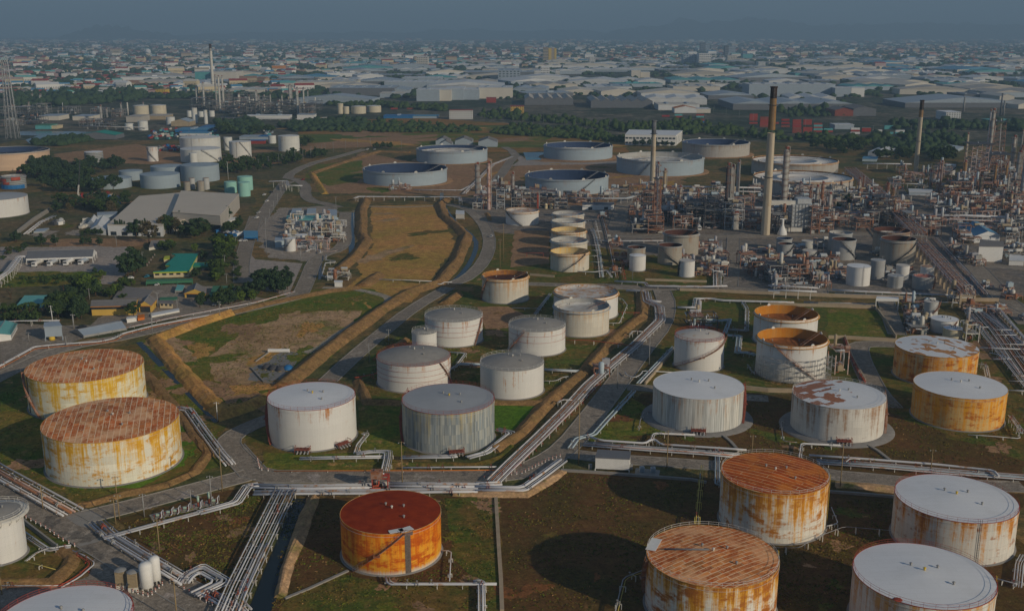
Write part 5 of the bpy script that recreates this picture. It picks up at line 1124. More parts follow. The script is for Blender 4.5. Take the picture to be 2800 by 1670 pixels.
# pump and valve areas nearer the camera
for a in (('C',1560,1690,960,890,8,'dense red and white valve station under the refinery crossroads, upper one',201,1,RS,2.2),
 ('C',1550,1680,1075,990,8,'dense red and white valve station under the refinery crossroads, lower one',202,1,RS,2.2),
 ('C',1780,1900,1000,900,10,'red pump station right of the refinery crossroads',203,1,RS,2.2),('C',1870,1998,1080,960,10,'wide pump station with red pipes left of the big pipe rack road',204,2,RS,2.2),
 ('D',10,150,1130,990,12,'grey pump station at the left end of the white pipe frame',205,2,SG,2.2),('D',150,340,1120,980,12,'pump station with red brown vessels beside the curved road',206,2,RS,2.4),
 ('G',1390,1600,290,190,10,'dark pump pit with light blue pipes behind the zigzag stair tank',207,1,('darksteel','rusty','pipeblue','pipeblue'),2.4),
 ('G',640,760,660,590,6,'dark valve crossing over the long slanting pipe run',208,1,('rusty','rusty','lag','pipered'),2.6),
 ('D',380,460,920,800,9,'small grey frame right of the low pale tank',209,2,SG,1.6),('D',1180,1350,760,640,12,'red brown valve deck at the bend of the raised pipe rack',210,2,RS,2.0),
 ('D',1440,1600,1290,1190,6,'white portal frame at the end of the raised pipe rack',211,2,('offwhite','offwhite','lag','pipewhite'),1.0),
 ('H',1060,1200,150,90,8,'dark equipment deck left of the pale tank by the gantry',212,1,('darksteel','rusty','lag','piperust'),1.8),
 ('H',1100,1270,290,210,8,'rows of small grey drums left of the white tanks above the orange ones',213,1,DG,2.0),
 ('H',1540,1640,390,250,7,'white pipe frame right of the yellow stained tank',214,2,('offwhite','steel','lag','pipewhite'),1.6),
 ('H',520,620,640,460,10,'pinkish scaffold yard right of the scaffolded tank',215,1,('pipepink','rusty','lag','pipered'),1.6),
 ('B',1100-60,1200,405,365,5,'rusty pipe table at the foot of the nearest left floating roof tank',216,1,RS,1.6),
 ('B',430,600,800,650,9,'white pipework of the pump yard beside the grey road',217,2,('offwhite','steel','lag','pipewhite'),2.4),
 ('B',320,560,870,790,7,'white and rust pipe frames in front of the pump yard tanks',218,1,('pipepink','rusty','lag','pipewhite'),2.2),
 ('B',560,720,1105,1040,5,'white arched valve station beside the grassy basin',219,1,('offwhite','rusty','lag','pipewhite'),2.0),
 ('J',1380,1520,400,290,3.5,'red crossing platform over the long white pipes behind the orange tank',220,1,('red','red','pipered','pipered'),1.0),
 ('H',1110,1230,330,270,7,'grey drums and pipes behind the patched orange tank',223,1,DG,1.8),('D',1560,1700,1370,1310,8,'valve deck at the head of the wide pipe field',224,1,RS,1.8)):
    unit(*a[:7],a[7],a[8],a[9],a[10])
# more structures filling the refinery floor
rx=random.Random(77); ex=[]
def infill(fr,poly,n,hr,wr,depth,where,sets):
    xs=[p[0] for p in poly]; ys=[p[1] for p in poly]; k=0; t=0
    while k<n and t<n*60:
        t+=1; x=rx.uniform(min(xs),max(xs)); y=rx.uniform(min(ys),max(ys)); c=False
        for i in range(len(poly)):
            x0,y0=poly[i]; x1,y1=poly[i-1]
            if (y0>y)!=(y1>y) and x<(x1-x0)*(y-y0)/(y1-y0)+x0: c=not c
        if not c: continue
        g=P(fr,x,y); w=rx.uniform(*wr); dp=depth*rx.uniform(.7,1.2)
        if any(abs(g.x+w/2-a)<(w+b_)/2+1 and abs(g.y+dp/2-c_)<(dp+d_)/2+1.5 for a,c_,b_,d_ in ex): continue
        if any(math.hypot(g.x+w/2-X,g.y+dp/2-Y)<R+max(w,dp)*.6 for X,Y,R,h,_ in TK.values()): continue
        ex.append((g.x+w/2,g.y+dp/2,w,dp)); s=FR[fr][2]; ww=w/mpp(g)*s; hh=rx.uniform(*hr); d=ray(fr,0,y); yt=y-hh/mpp(g)*s; k+=1
        ad=rx.choice(('low','open','dense','small','wide')); cl=rx.choice((0,1,2)); unit(fr,x,x+ww,y,yt,dp,f"{ad} {('rusty','grey','pinkish')[cl]} pipe and vessel structure {where}",k+int(x),None,(RS,SG,('pipepink','rusty','lag','pipewhite'))[cl] if sets is None else sets,1.7)
infill('O',[(1500,470),(1840,470),(1840,560),(1620,565),(1520,540)],26,(4,12),(8,16),10,'between the two tan chimneys',None)
infill('O',[(1870,450),(2090,450),(2120,560),(1880,562)],26,(4,13),(8,16),10,'right of the tallest chimney',None)
infill('O',[(2100,440),(2210,470),(2200,560),(2110,550)],8,(3,9),(7,14),9,'left of the raised pipe rack',None)
infill('O',[(1150,455),(1490,460),(1490,498),(1240,500),(1150,500)],16,(3,8),(8,16),8,'before the dark blue floating roof tank',None)
infill('O',[(2230,480),(2488,480),(2488,640),(2330,600),(2250,560)],30,(3,10),(8,16),10,'around the blue and white hall',None)
infill('O',[(2250,400),(2488,390),(2488,480),(2300,480)],20,(5,13),(9,18),12,'at the back of the right hand refinery',None)
infill('O',[(1640,600),(1730,590),(1740,690),(1650,690)],8,(1.5,3),(5,10),6,'beside the refinery crossroads',None)
infill('O',[(1800,600),(2060,610),(2050,690),(1800,690)],16,(1.5,4),(6,12),7,'below the tallest chimney',None)
infill('O',[(2090,600),(2230,690),(2100,690)],4,(1.5,3),(5,9),6,'by the cluster of small tanks',None)
infill('O',[(1450,520),(1500,520),(1560,680),(1480,680)],6,(1.5,3),(5,9),6,'right of the row of five tanks',None)
infill('H',[(1060,90),(1200,90),(1230,320),(1100,320)],7,(1.5,3.5),(4,8),5,'beside the pale tank by the gantry',None)
infill('D',[(1340,780),(1480,860),(1640,1000),(1560,1000),(1400,900)],5,(2,4),(5,8),6,'along the raised pipe rack road',None)
infill('D',[(0,940),(420,960),(400,1180),(0,1180)],14,(1.5,4),(5,11),6,'left of the curved service road',None)
infill('C',[(1440,880),(1560,880),(1560,1060),(1440,1060)],5,(1.5,3),(4,8),5,'left of the broad pipe bundle',None)
infill('B',[(240,640),(620,640),(640,800),(420,860),(180,860),(200,700)],16,(2.5,6),(5,10),7,'in the white pump yard',('offwhite','offwhite','lag','pipewhite'))
infill('O',[(2380,690),(2488,720),(2488,820),(2400,760)],6,(1.5,3),(5,9),6,'beyond the wide pipe field',None)
plain('pumpgreen',(.42,.56,.46),.5,.15,1.0)
def pump(fr,x,yb,ht,kind,label):
    g=P(fr,x,yb); root=thing('pump',label,'pump',g,group='pumps of the roadside pump row')
    b=MB(); b.box((0,0,.15),(1.7,1.3,.3)); b.build('plinth',MT['concrete'],root)
    if kind:
        b=MB(); b.cyl((0,0,.3),.34,ht*.35,12); b.cyl((0,0,.3+ht*.35),.5,.12,14); b.build('casing',MT['redbrown'],root)
        b=MB(); b.cyl((0,0,.42+ht*.35),.36,ht*.4,14,r2=.33); b.cyl((0,0,.42+ht*.75),.42,.16,14); b.cyl((0,0,.58+ht*.75),.26,.3,12,r2=.1); b.build('motor',MT['pumpgreen'],root)
    else:
        b=MB(); b.tube([(-.8,0,.75),(-.7,0,.75),(.2,0,.75),(.3,0,.75)],.36,12); b.build('motor',MT['pumpgreen'],root); b=MB(); b.tube([(.3,0,.75),(.35,0,.75),(.8,0,.75)],.45,12); b.build('casing',MT['redbrown'],root)
    b=MB(); b.tube([(.9,-1.6,.5),(.9,-.6,.5),(.9,-.6,1.9),(.9,.9,1.9),(.9,.9,.4)],.13,8); b.build('arched_pipe',MT['pipewhite'],root)
    b=MB(); b.tube([(-.9,-1.2,.2),(-.9,-1.2,1.2)],.05,5); b.cyl((-.9,-1.2,1.2),.25,.05,10); b.build('valve',MT['pipered'],root)
sheet_pts=PL('I',[(1370,665),(1980,520),(1950,470),(1345,620)]); b=MB(); b.poly([(p.x,p.y,.16) for p in sheet_pts]); 
for i in range(4):
    p,q=sheet_pts[i],sheet_pts[(i+1)%4]; b.poly([(p.x,p.y,0),(q.x,q.y,0),(q.x,q.y,.16),(p.x,p.y,.16)])
struct(b.build('pump_slab',MT['concrete']))
for x,yb,ht,kd,l in ((1435,640,1.2,0,'low pump at the left end of the pump row'),(1530,612,1.2,0,'low greenish pump, second from the left of the pump row'),(1590,600,1.2,0,'low greenish pump, third from the left of the pump row'),(1680,575,1.3,0,'low pump in the middle of the pump row'),(1790,548,3.6,1,'tall green motor pump, left one of the tall pair'),(1885,520,3.9,1,'tall green motor pump, right one of the tall pair'),(1940,508,1.2,0,'low pump at the right end of the pump row')): pump('I',x,yb,ht,kd,l)
# big steel boiler box, horizontal drums, small tanks on legs
def boiler():
    a=P('X',440,1350); c=P('X',722,1350); w=(c-a).length; h=topz('X',960,a); root=thing('boiler_house','big grey steel panelled boiler box with ribs right of the tallest chimney','boiler',a)
    b=MB(); b.box((w/2,6,h*.42+3),(w,12,h*.84)); b.build('casing',MT['galv'],root)
    for i in range(7): b=MB(); b.box((w*i/6,-.15,h*.42+3),(.35,.35,h*.86)); b.build('rib',MT['steel'],root)
    for k in range(6): b=MB(); b.box((w/2,-.25,3+h*.14*k+.5),(w+1,.3,.25)); b.tube([(-.5,-1.1,4.4+h*.14*k),(w+.5,-1.1,4.4+h*.14*k)],.06,4); b.build('walkway',MT['steel'],root)
    for i in range(5):
        b=MB(); b.box((w*(i+.5)/5,.3,1.5),(.5,.5,3)); b.build('leg',MT['steel'],root)
    b=MB(); b.box((w*.62,6,h*.84+5.2),(w*.7,9,3.4)); b.build('top_duct',MT['galv'],root)
    b=MB(); g=P('X',160,960); b.box((-w*.5,4,h*.84+4),(w*1.6,3,3)); b.build('flue_duct',MT['offwhite'],root)
    b=MB(); b.box((-w*.02,-2.5,2.2),(w*1.1,2.5,2.6)); b.build('fan_duct',MT['offwhite'],root)
boiler()
def blower():
    g=P('X',310,1385); h=topz('X',1165,g); root=thing('blower_stack','small white conical stack with a tee top in front of the boiler box','stack',g)
    b=MB(); b.lathe((0,0,0),[(3.2,0),(3.0,1.5),(1.2,5.5),(.8,6),(.8,h-1),(.8,h)],20); b.build('cone',MT['white'],root)
    b=MB(); b.box((0,0,h+.3),(4.2,1.0,.5)); b.build('tee_top',MT['white'],root)
blower()
for i,(x,y) in enumerate(((1208,850),(1280,850))):
    g=P('Q',x,y); h=topz('Q',775,g); r=22/4.976*mpp(g); root=thing('drum','cream upright drum, %s of the small pair before the fan cooler bank'%('left' if i==0 else 'right'),'drum',g,group='small drums'); b=MB(); b.lathe((0,0,0),[(r*.9,0),(r,h*.2),(r,h*.75),(r*.7,h*.93),(.1,h)],18); b.build('shell',MT['cream'],root)
    b=MB(); b.ring((0,0,h*.6),r+.3,.12,18,sec=4); b.build('band',MT['darksteel'],root)
# two tall white silos and two louvred coolers at the bottom left
for i,(x,yb,yt,w) in enumerate(((1330,1300,1040,112),(1408,1235,985,92))):
    g=P('I',x,yb); h=topz('I',yt,g); r=w/3.297*mpp(g)/2; root=thing('silo','tall white cylinder silo on short legs, %s of the pair'%('front one' if i==0 else 'rear one'),'silo',g)
    b=MB(); b.lathe((0,0,.9),[(r*.6,0),(r,.4),(r,h-1.6),(r*.7,h-1.1),(.1,h-.9)],32); b.build('shell',MT['white'],root)
    for k in range(6): a=k*1.047; b=MB(); b.box((r*.8*math.cos(a),r*.8*math.sin(a),.6),(.18,.18,1.3)); b.build('leg',MT['offwhite'],root)
for i,(x,yb,yt) in enumerate(((1100,1275,1105),(1212,1295,1120))):
    g=P('I',x,yb); h=topz('I',yt,g); root=thing('cooling_box','%s louvred grey brown cooler box beside the white silos'%('left' if i==0 else 'right'),'cooler',g,.1)
    b=MB(); b.box((0,0,h*.12),(2.3,2.2,h*.24)); b.build('base',MT['offwhite'],root); b=MB(); b.box((0,0,h*.6),(2.2,2.1,h*.72))
    for k in range(9): b.box((0,-1.12,h*.28+k*h*.075),(2.2,.12,.10)); b.box((-.98+k*.245,-1.15,h*.6),(.06,.1,h*.7))
    b.build('louvre_tower',MT['tan'],root); b=MB(); b.lathe((0,0,h*.96),[(1.5,0),(.9,.35),(.1,.45)],8); b.build('cap',MT['steel'],root)
# ---------------------------------------------------------------- pipe runs on low supports
PG='pipe runs on low supports'
PC={'w':'pipewhite','g':'pipegrey','p':'pipepink','r':'piperust','b':'pipeblue','R':'pipered','y':'pipeyellow','W':'pipewhite','l':'lag','o':'orange'}
def piperun(fr, pts, cols, label, z=.9, sp=.75, r=.24, sup=6.0, supmat='offwhite', cat='pipes', name='pipe_run', rad=None, raw=False, supw=.16):
    """parallel pipes; each pipe and each support is a part"""
    pts = pts if raw else [Vector((q.x,q.y,0)) for q in PL(fr,pts,z)]; root=thing(name, label, cat, (pts[0].x,pts[0].y,0), group=PG); o0=Vector((pts[0].x,pts[0].y,0)); n=len(cols); pts=[p-o0 for p in pts]
    for i,c in enumerate(cols):
        rr_=r*.86*(rad[i] if rad else (1.0,.6,1.25,.8,.5)[i%5]); L=offs(pts,(i-(n-1)/2)*sp); pp=[]
        for k,p in enumerate(L):
            if 0<k<len(L)-1:
                d0=(L[k-1]-p); d1=(L[k+1]-p); e=min(.9,d0.length*.3,d1.length*.3); pp += [p+d0.normalized()*e, p+d1.normalized()*e]
            else: pp.append(p)
        b=MB(); b.tube([(q.x,q.y,z+rr_) for q in pp], rr_, 8 if r>.15 else 6); b.build('pipe', MT[PC[c]], root)
    if o0.y<470 and n>1:
        rq=random.Random(int(o0.x*3+o0.y)); 
        for _ in range(min(9,int(sum((pts[i+1]-pts[i]).length for i in range(len(pts)-1))/9)+1)):
            i=rq.randrange(n); k=rq.randrange(len(pts)-1); L=offs(pts,(i-(n-1)/2)*sp); q=L[k].lerp(L[k+1],rq.uniform(.1,.9)); d=(L[k+1]-L[k]).normalized(); rr_=r*(rad[i] if rad else (1.0,.7,1.25,.8,.6)[i%5]); b=MB()
            for e in (-.35,.35): b.tube([(q+d*(e-.05))+Vector((0,0,z+rr_)),(q+d*(e+.05))+Vector((0,0,z+rr_))],rr_*1.6,10)
            b.tube([q+Vector((0,0,z+rr_)),q+Vector((0,0,z+rr_*2+.6))],.07,6); b.cyl((q.x,q.y,z+rr_*2+.6),.28,.06,10); b.build('valve',MT[rq.choice(('redbrown','steel','steel','redbrown','steel'))],root)
    tot=0; w=(n-1)*sp+1.0; cnt=0
    total=sum((pts[i+1]-pts[i]).length for i in range(len(pts)-1)); sup=max(sup,total/95)
    for i in range(len(pts)-1):
        a,c=pts[i],pts[i+1]; L=(c-a).length; m=max(1,int(L/sup)); d=(c-a).normalized(); nr=Vector((-d.y,d.x,0))
        for k in range(m):
            q=a+d*(L*(k+.5)/m); b=MB(); b.beam(q-nr*w/2+Vector((0,0,z-.08)),q+nr*w/2+Vector((0,0,z-.08)),supw)
            for s_ in (-1,1): b.beam(q+nr*s_*w*.45,q+nr*s_*w*.45+Vector((0,0,z)),supw*1.1)
            if z>2.5 and k%2==0: b.beam(q-nr*w*.45,q+nr*w*.45+Vector((0,0,z-.3)),supw*.7)
            b.build('support', MT[supmat], root); cnt+=1
    return root
piperun('I',[(-300,60),(0,235),(660,600)],'wWrpgg','thick white and grey pipes slanting past the front rusted tank to the bridge',.8,1.15,.34)
piperun('I',[(880,690),(1000,800),(1350,1015),(1700,1225)],'wWgwg','thick white pipes slanting past the two silos',.8,1.0,.36)
piperun('I',[(1640,1235),(1690,1165),(1820,1100),(2020,1220),(1760,1345)],'WwgWw','white pipes bent in a zigzag expansion loop beside the canal',1.0,.85,.34)
piperun('I',[(1850,1310),(2040,1420),(2250,1560)],'wWgw','thick white pipes leaving the zigzag loop at the bottom edge',.8,1.0,.34)
piperun('I',[(930,830),(1350,718),(1790,600)],'wWgg','straight white pipes crossing from the bridge to the pump row',1.1,.6,.2)
piperun('I',[(1790,600),(2130,508),(2230,360),(2330,345)],'WwWgw','white pipes stepping up past the pump row',1.1,.75,.24)
piperun('J',[(300,362),(800,372),(1380,362)],'wWgw','upper band of long white pipes left of the red crossing',.9,.95,.36)
piperun('J',[(310,425),(700,418),(1380,415),(2000,402),(2330,400)],'WwgW','lower band of long white pipes above the orange tank',.9,.95,.36)
piperun('J',[(1520,350),(1860,352),(2340,358)],'wWgw','upper band of long white pipes right of the red crossing',.9,.9,.36)
piperun('K',[(0,385),(430,388),(620,255),(785,130)],'WwwW','thick white pipes bending up beside the bollards',.9,1.0,.36)
piperun('K',[(0,350),(240,340)],'Www','short white pipe stretch before the little bridge beside the bollards',.9,.9,.3)
piperun('J',[(600,390),(480,640),(330,950),(180,1260),(80,1500)],'wgwWpwgwg','broad bundle of parallel white and grey pipes slanting along the canal',1.5,.78,.2,5)
piperun('J',[(400,880),(330,1020),(230,1250),(180,1400),(260,1484)],'gwg','grey insulated pipes right of the broad slanting bundle',1.3,.8,.26,5)
piperun('F',[(340,1298),(700,1290),(1040,1285)],'wgw','white pipes in front of the smooth white tank',.9,.7,.24)
piperun('F',[(1130,1290),(1500,1285),(1570,1278)],'Wwg','white pipes in front of the grey streaked tank',.9,.75,.28)
piperun('F',[(780,1255),(900,1240),(1035,1240),(1030,1300),(1010,1390)],'wWgwg','white pipes bending down toward the road between two tanks',1.3,.6,.24)
piperun('F',[(780,1258),(800,1190),(870,1105),(830,1100)],'wgw','small white pipes from the red valves of the smooth white tank',.9,.6,.2)
piperun('F',[(140,1393),(700,1390),(1300,1390),(1950,1385)],'o','thin orange line along the road edge before the two front tanks',.35,.4,.16,9)
piperun('F',[(1140,1366),(1600,1362),(1880,1360)],'wW','white double pipe along the road edge below the grey streaked tank',.8,.6,.22)
piperun('F',[(1650,1290),(1800,1248),(1995,1095),(1880,1068)],'WwwW','white pipes slanting right of the grey streaked tank',1.0,.75,.26)
piperun('G',[(-140,1470),(0,1330),(210,1130),(420,920),(600,720),(780,560),(960,410),(1160,215),(1150,110),(1060,70),(1045,0)],'wgwpwrgw','long slanting multi pipe rack climbing beside the main road',1.3,.62,.2,6,'offwhite')
piperun('G',[(-60,1440),(90,1300),(250,1140),(430,960),(560,830),(700,690)],'pR','pair of reddish lines on the road side of the long slanting rack',.7,.6,.16,6,'red')
piperun('G',[(1262,425),(1130,560),(985,712)],'bbw','light blue pipes left of the zigzag stair tank',.9,.6,.26)
piperun('G',[(950,772),(860,870),(750,985),(640,1110),(510,1140),(455,1215)],'bwb','blue white pipes slanting to the corner of the road',.9,.7,.26)
piperun('G',[(610,1132),(700,1160),(1040,1182),(1080,1155),(1120,1155),(1160,1190),(1700,1225),(1830,1235)],'W','single fat white pipe with a raised hump before the white panelled tank',1.3,1,.42)
piperun('G',[(560,1180),(1000,1215),(1500,1250),(1780,1275)],'wgpwbg','row of thin pipes under the fat white one, left of the rust roofed tank',.9,.7,.2)
piperun('H',[(320,1275),(700,1300),(1300,1345),(1760,1395),(1800,1440)],'W','single fat white pipe running right behind the white roofed tanks',1.5,1,.42)
piperun('H',[(380,1315),(900,1350),(1400,1395),(2000,1440),(2300,1465)],'wpbgwgr','row of thin coloured pipes under the fat white one at the right',.9,.72,.2)
piperun('G',[(1430,1112),(1110,1100),(1085,1165)],'Ww','white outlet pipe of the white panelled tank',1.2,.6,.22)
piperun('H',[(570,1195),(265,1180),(250,1290)],'Ww','white outlet pipe of the patched roof tank',1.2,.6,.22)
piperun('H',[(1560,1110),(1700,1118),(1970,1140),(1930,1030),(1880,960)],'w','thin white pipe around the spotless roof tank',.9,.5,.16,7)
piperun('G',[(990,1075),(1000,1000),(1030,930),(1090,935)],'g','thin grey pipe at the left of the white panelled tank',.9,.5,.14,7)
piperun('H',[(225,1170),(120,1160),(100,1010),(130,995)],'g','thin grey pipe at the left of the patched roof tank',.9,.5,.14,7)
piperun('J',[(1515,1180),(1530,1243),(1850,1243),(2308,1243),(2500,1243)],'Ww','white pipe leading right from the orange tank',.9,.8,.28)
piperun('J',[(2005,940),(2090,945),(2075,1215)],'w','thin white pipe on the right of the orange tank',1.1,.5,.16,6)
piperun('K',[(-20,1222),(55,1222),(58,1500)],'wgWw','white pipes turning down at the bottom edge',.9,.5,.22)
piperun('K',[(2045,170),(2020,440),(1995,700)],'yy','pair of thin yellow tipped pipes beside the rust roofed tank',2.2,.6,.14,7,'pipeyellow')
piperun('K',[(1510,1125),(1345,1190),(1310,1330),(1270,1500)],'gy','pair of thin pipes bending round the lower rust roofed tank',1.6,.6,.16,6)
piperun('K',[(2180,10),(2180,340),(2230,350)],'bwb','blue white pipes dipping under the road left of the rust roofed tank',.6,.6,.22)
piperun('L',[(810,680),(880,665),(905,650),(850,520)],'w','thin white pipe behind the rust roofed tank',1.2,.5,.16)
piperun('L',[(350,860),(580,862),(700,780),(960,682),(1360,715)],'g','long thin sprinkler line looping between the right hand tanks',1.8,.5,.08,5)
piperun('L',[(2430,1195),(2450,1000),(2488,930)],'WwgW','white pipes at the right edge',.9,.6,.2)
piperun('L',[(2230,1120),(2380,1160),(2430,1175)],'w','thin pipe between the white roofed tanks at the right edge',1.2,.5,.16)
piperun('E',[(1590,878),(1700,890),(1830,1075),(1990,1290),(2080,1390)],'WgwW','white pipes slanting from the front rusted tank to the road junction',.9,1.0,.32)
piperun('E',[(-60,530),(100,440),(310,325),(560,300),(880,280),(1010,255),(1110,205),(1400,130),(2000,20)],'wW','white twin pipe following the curve of the left road',.7,1.0,.3,8)
piperun('E',[(-60,545),(120,455),(320,342),(560,320),(900,290),(1040,268),(1120,215),(1420,140),(2000,30)],'o','thin orange line following the left road',.4,.5,.14,9)
piperun('E',[(-60,100),(200,92),(540,88)],'WR','white pipe with red underside above the left road',2.2,.8,.3)
piperun('A',[(950,1484),(1300,1405),(1700,1330),(1998,1275),(2300,1190)],'wo','white and orange pipes beside the road behind the car park trees',.6,.8,.22,8)
piperun('A',[(-40,1110),(60,1040),(150,920),(240,915)],'WwWww','white raised pipes feeding the truck loading bay',4.0,.9,.3,5)
piperun('A',[(200,745),(320,650),(430,600)],'wwW','white pipes beside the pale curved wall',.8,1.1,.3)
piperun('B',[(770,465),(800,452),(1200,455),(1590,455),(1600,490)],'wWg','raised white pipes crossing the head of the grassy basin',3.0,.8,.3,7)
piperun('B',[(100,335),(240,330),(250,365),(360,368)],'WwW','white pipe bridge over the road left of the floating roof tanks',5.0,.8,.3,6)
piperun('B',[(1230,398),(1600,402),(1700,350)],'wW','white pipes leaving the nearest left floating roof tank',.9,1.4,.35,9)
piperun('B',[(1620,430),(1700,350),(1850,200),(1998,140)],'wgwg','pipes along the sloping refinery road',.9,1.0,.3,9)
piperun('B',[(960,1098),(1180,1104),(1375,1113)],'W','single white pipe crossing the lower end of the grassy basin',1.0,.5,.26,8)
piperun('B',[(1375,1128),(1440,1137),(1470,1120),(1530,1120)],'W','short white pipe stepping over the bank',1.0,.5,.26,8)
piperun('B',[(548,905),(545,948),(618,955),(618,965),(540,970),(512,1072),(575,1080)],'W','white pipe bent in a square loop beside the canal',1.0,.5,.26,7)
piperun('B',[(390,880),(430,862),(500,868),(505,890)],'W','white pipe at the corner of the pump yard',1.2,.5,.3,7)
piperun('B',[(435,878),(600,880),(640,868)],'p','pink rusty pipe at the corner of the pump yard',.6,.5,.16,7)
piperun('F',[(770,665),(860,650),(950,628)],'RR','pair of red pipes behind the smooth white tank',1.8,.7,.22,5,'red')
piperun('F',[(1510,465),(1640,475),(1560,580),(1510,600)],'ww','white pipes right of the broad hooped tank',.9,.8,.25)
piperun('F',[(1590,560),(1760,568)],'wwb','short white pipes left of the front dome tank',.9,.8,.3)
piperun('G',[(245,600),(540,615)],'wwbWw','white and blue pipes from the front dome tank to the valve crossing',.9,.6,.24)
piperun('G',[(420,372),(560,370),(720,388),(940,415)],'R','thin red pipe on white posts crossing the bank',1.6,.5,.16,7)
piperun('G',[(820,40),(860,50),(900,100),(840,240),(740,240)],'w','thin white pipe stepping round the open topped tanks',.9,.5,.18,8)
piperun('G',[(0,120),(200,125),(300,10)],'w','thin white pipe between the open and domed tanks',.9,.5,.16,8)
piperun('G',[(180,170),(300,10)],'bwg','bundle of grey pipes slanting behind the domed tanks',.9,.6,.2)
piperun('G',[(245,690),(340,690),(400,660),(440,655)],'w','thin cream pipe beside the front dome tank',.9,.5,.14,7)
piperun('G',[(1290,115),(1430,118),(1440,48),(1560,48),(1640,62),(1998,72),(2200,78)],'WwWbw','white pipes stepping along the beige wall above the pump pit',1.0,.7,.26)
piperun('G',[(1560,230),(1700,215),(1660,320)],'bWb','light blue pipe bend above the zigzag stair tank',1.2,.7,.3)
piperun('G',[(1690,290),(1830,300),(1835,130),(1800,70)],'ggw','grey pipes running up beside the orange inside tanks',.9,.7,.24)
piperun('G',[(1680,335),(1775,342),(1760,470),(1840,470),(1900,490)],'bWbw','pale blue pipes stepping toward the scaffolded tank',1.2,.7,.3)
piperun('C',[(640,790),(760,798),(1190,795)],'wW','white pipes right of the row of five tanks',1.2,.8,.3,8)
piperun('C',[(625,700),(650,760),(680,900),(700,1080)],'wgbw','grey pipes running down beside the row of five tanks',.9,.7,.24,8)
piperun('C',[(700,580),(740,720),(780,900),(820,1085)],'gr','dark pipes in a trench right of the row of five tanks',.5,1.2,.3,9,'rusty')
piperun('C',[(850,930),(880,1095)],'rR','short red pipe pair left of the slim white tank',1.0,.8,.2,8,'red')
piperun('C',[(1610,795),(1610,880)],'wgwpwgw','upper end of the broad pipe bundle beside the refinery crossroads',1.2,.7,.24,8)
piperun('C',[(1600,1000),(1605,1150)],'wgwpwgw','lower end of the broad pipe bundle beside the refinery crossroads',1.2,.7,.24,8)
piperun('C',[(510,1035),(640,1040),(740,1025),(780,1080)],'Ww','white pipes before the nearest tank of the row of five',1.4,.8,.26,6)
piperun('C',[(800,1112),(1040,1125),(1060,1150),(1530,1155),(1680,1150)],'WRw','white and red pipes along the refinery cross road',1.2,.6,.26,8)
piperun('C',[(890,1185),(1050,1190),(1060,1260),(1160,1275)],'WwW','white pipes stepping down at the head of the long slanting rack',1.2,.7,.26)
piperun('C',[(50,890),(310,892)],'R','thin red pipe on posts left of the row of five tanks',2.0,.5,.14,8,'red')
piperun('C',[(60,635),(330,635),(650,632),(690,800)],'w','thin white pipe running round the row of five tanks',.9,.5,.16,9)
piperun('C',[(1225,372),(1940,385)],'wWwW','long white raised pipes behind the process block',6.0,1.1,.4,9)
piperun('C',[(1240,400),(1940,415)],'ww','long white lower pipes behind the process block',3.0,1.2,.4,9)
piperun('C',[(460,462),(700,466),(900,466),(1010,430)],'wgbw','raised pipe rack with tall white posts above the low white building',4.0,1.0,.3,8)
piperun('D',[(400,415),(870,408)],'wWw','white raised pipes before the right tan floating roof tank',6.0,1.0,.35,9)
piperun('D',[(1180,600),(1500,600),(1850,615)],'WwWw','long thick white pipe bridge crossing the right hand refinery',6.0,1.3,.5,9)
piperun('D',[(1200,625),(1500,632),(1998,650)],'pgwg','thin pipes under the long thick white pipe bridge',4.0,1.0,.25,9,'rusty')
piperun('D',[(1400,670),(1998,690)],'wgp','pale pipes right of the blue and white roofed building',3.0,1.0,.3,9)
piperun('D',[(1060,440),(1300,442)],'wg','pipe rack beside the long white roofed shed in the refinery',5.0,1.2,.3,9)
piperun('D',[(740,195),(1120,200)],'WwW','white pipes crossing at the head of the raised pipe rack',5.0,1.2,.4,9)
piperun('D',[(960,348),(1220,355)],'wW','white pipe pair left of the standing chimney foot',5.0,1.2,.4,9)
piperun('D',[(180,985),(620,1000)],'rpg','rusty pipes behind the bright white tank',.9,.8,.24,8,'rusty')
piperun('D',[(500,1180),(700,1192),(1480,1225)],'WRw','white and red pipes before the tank cluster',1.6,.8,.26,8)
piperun('D',[(520,1205),(1200,1232),(1480,1245)],'ww','lower white pipes before the tank cluster',1.0,.8,.22,8)
piperun('D',[(0,1180),(380,1195)],'WwW','white pipe frame line left of the curved road',4.0,.7,.24,5)
piperun('D',[(1340,1275),(1540,1282)],'Ww','white pipes between the pale tank and the portal frame',2.4,.8,.3,6)
piperun('D',[(280,1275),(830,1290)],'wrgp','rusty small pipes between the two beige walls',.8,.6,.2,7,'rusty')
piperun('H',[(1690,130),(1850,300),(2100,640)],'wgprwgrpwgprwg','wide field of parallel rusty and white pipes at the right',.9,.95,.24,9,'rusty')
piperun('H',[(1560,150),(1640,240),(1700,330),(1860,520),(2050,760)],'wwgpw','white pipes on the left side of the pipe field',1.1,.8,.24,7)
piperun('H',[(1590,118),(1810,130),(1998,350),(2150,530)],'Ww','white pipes bordering the pipe field on its right side',2.4,.8,.3,6)
piperun('H',[(1650,432),(1850,440),(2100,448)],'Ww','thick white pipe leaving the patched orange tank to the right',1.6,.8,.34,8)
piperun('H',[(1870,765),(2100,775)],'W','white pipe leaving the spotless roof tank to the right',1.2,.8,.28,8)
piperun('H',[(1730,470),(1860,500),(1900,520),(1760,520)],'wW','white pipe loop beside the patched orange tank',1.2,.6,.2,6)
piperun('H',[(1900,650),(2060,655)],'w','upper thin white pipe at the right edge',1.2,.6,.2,6)
piperun('H',[(1880,690),(2060,700)],'w','lower thin white pipe at the right edge',1.2,.6,.2,6)
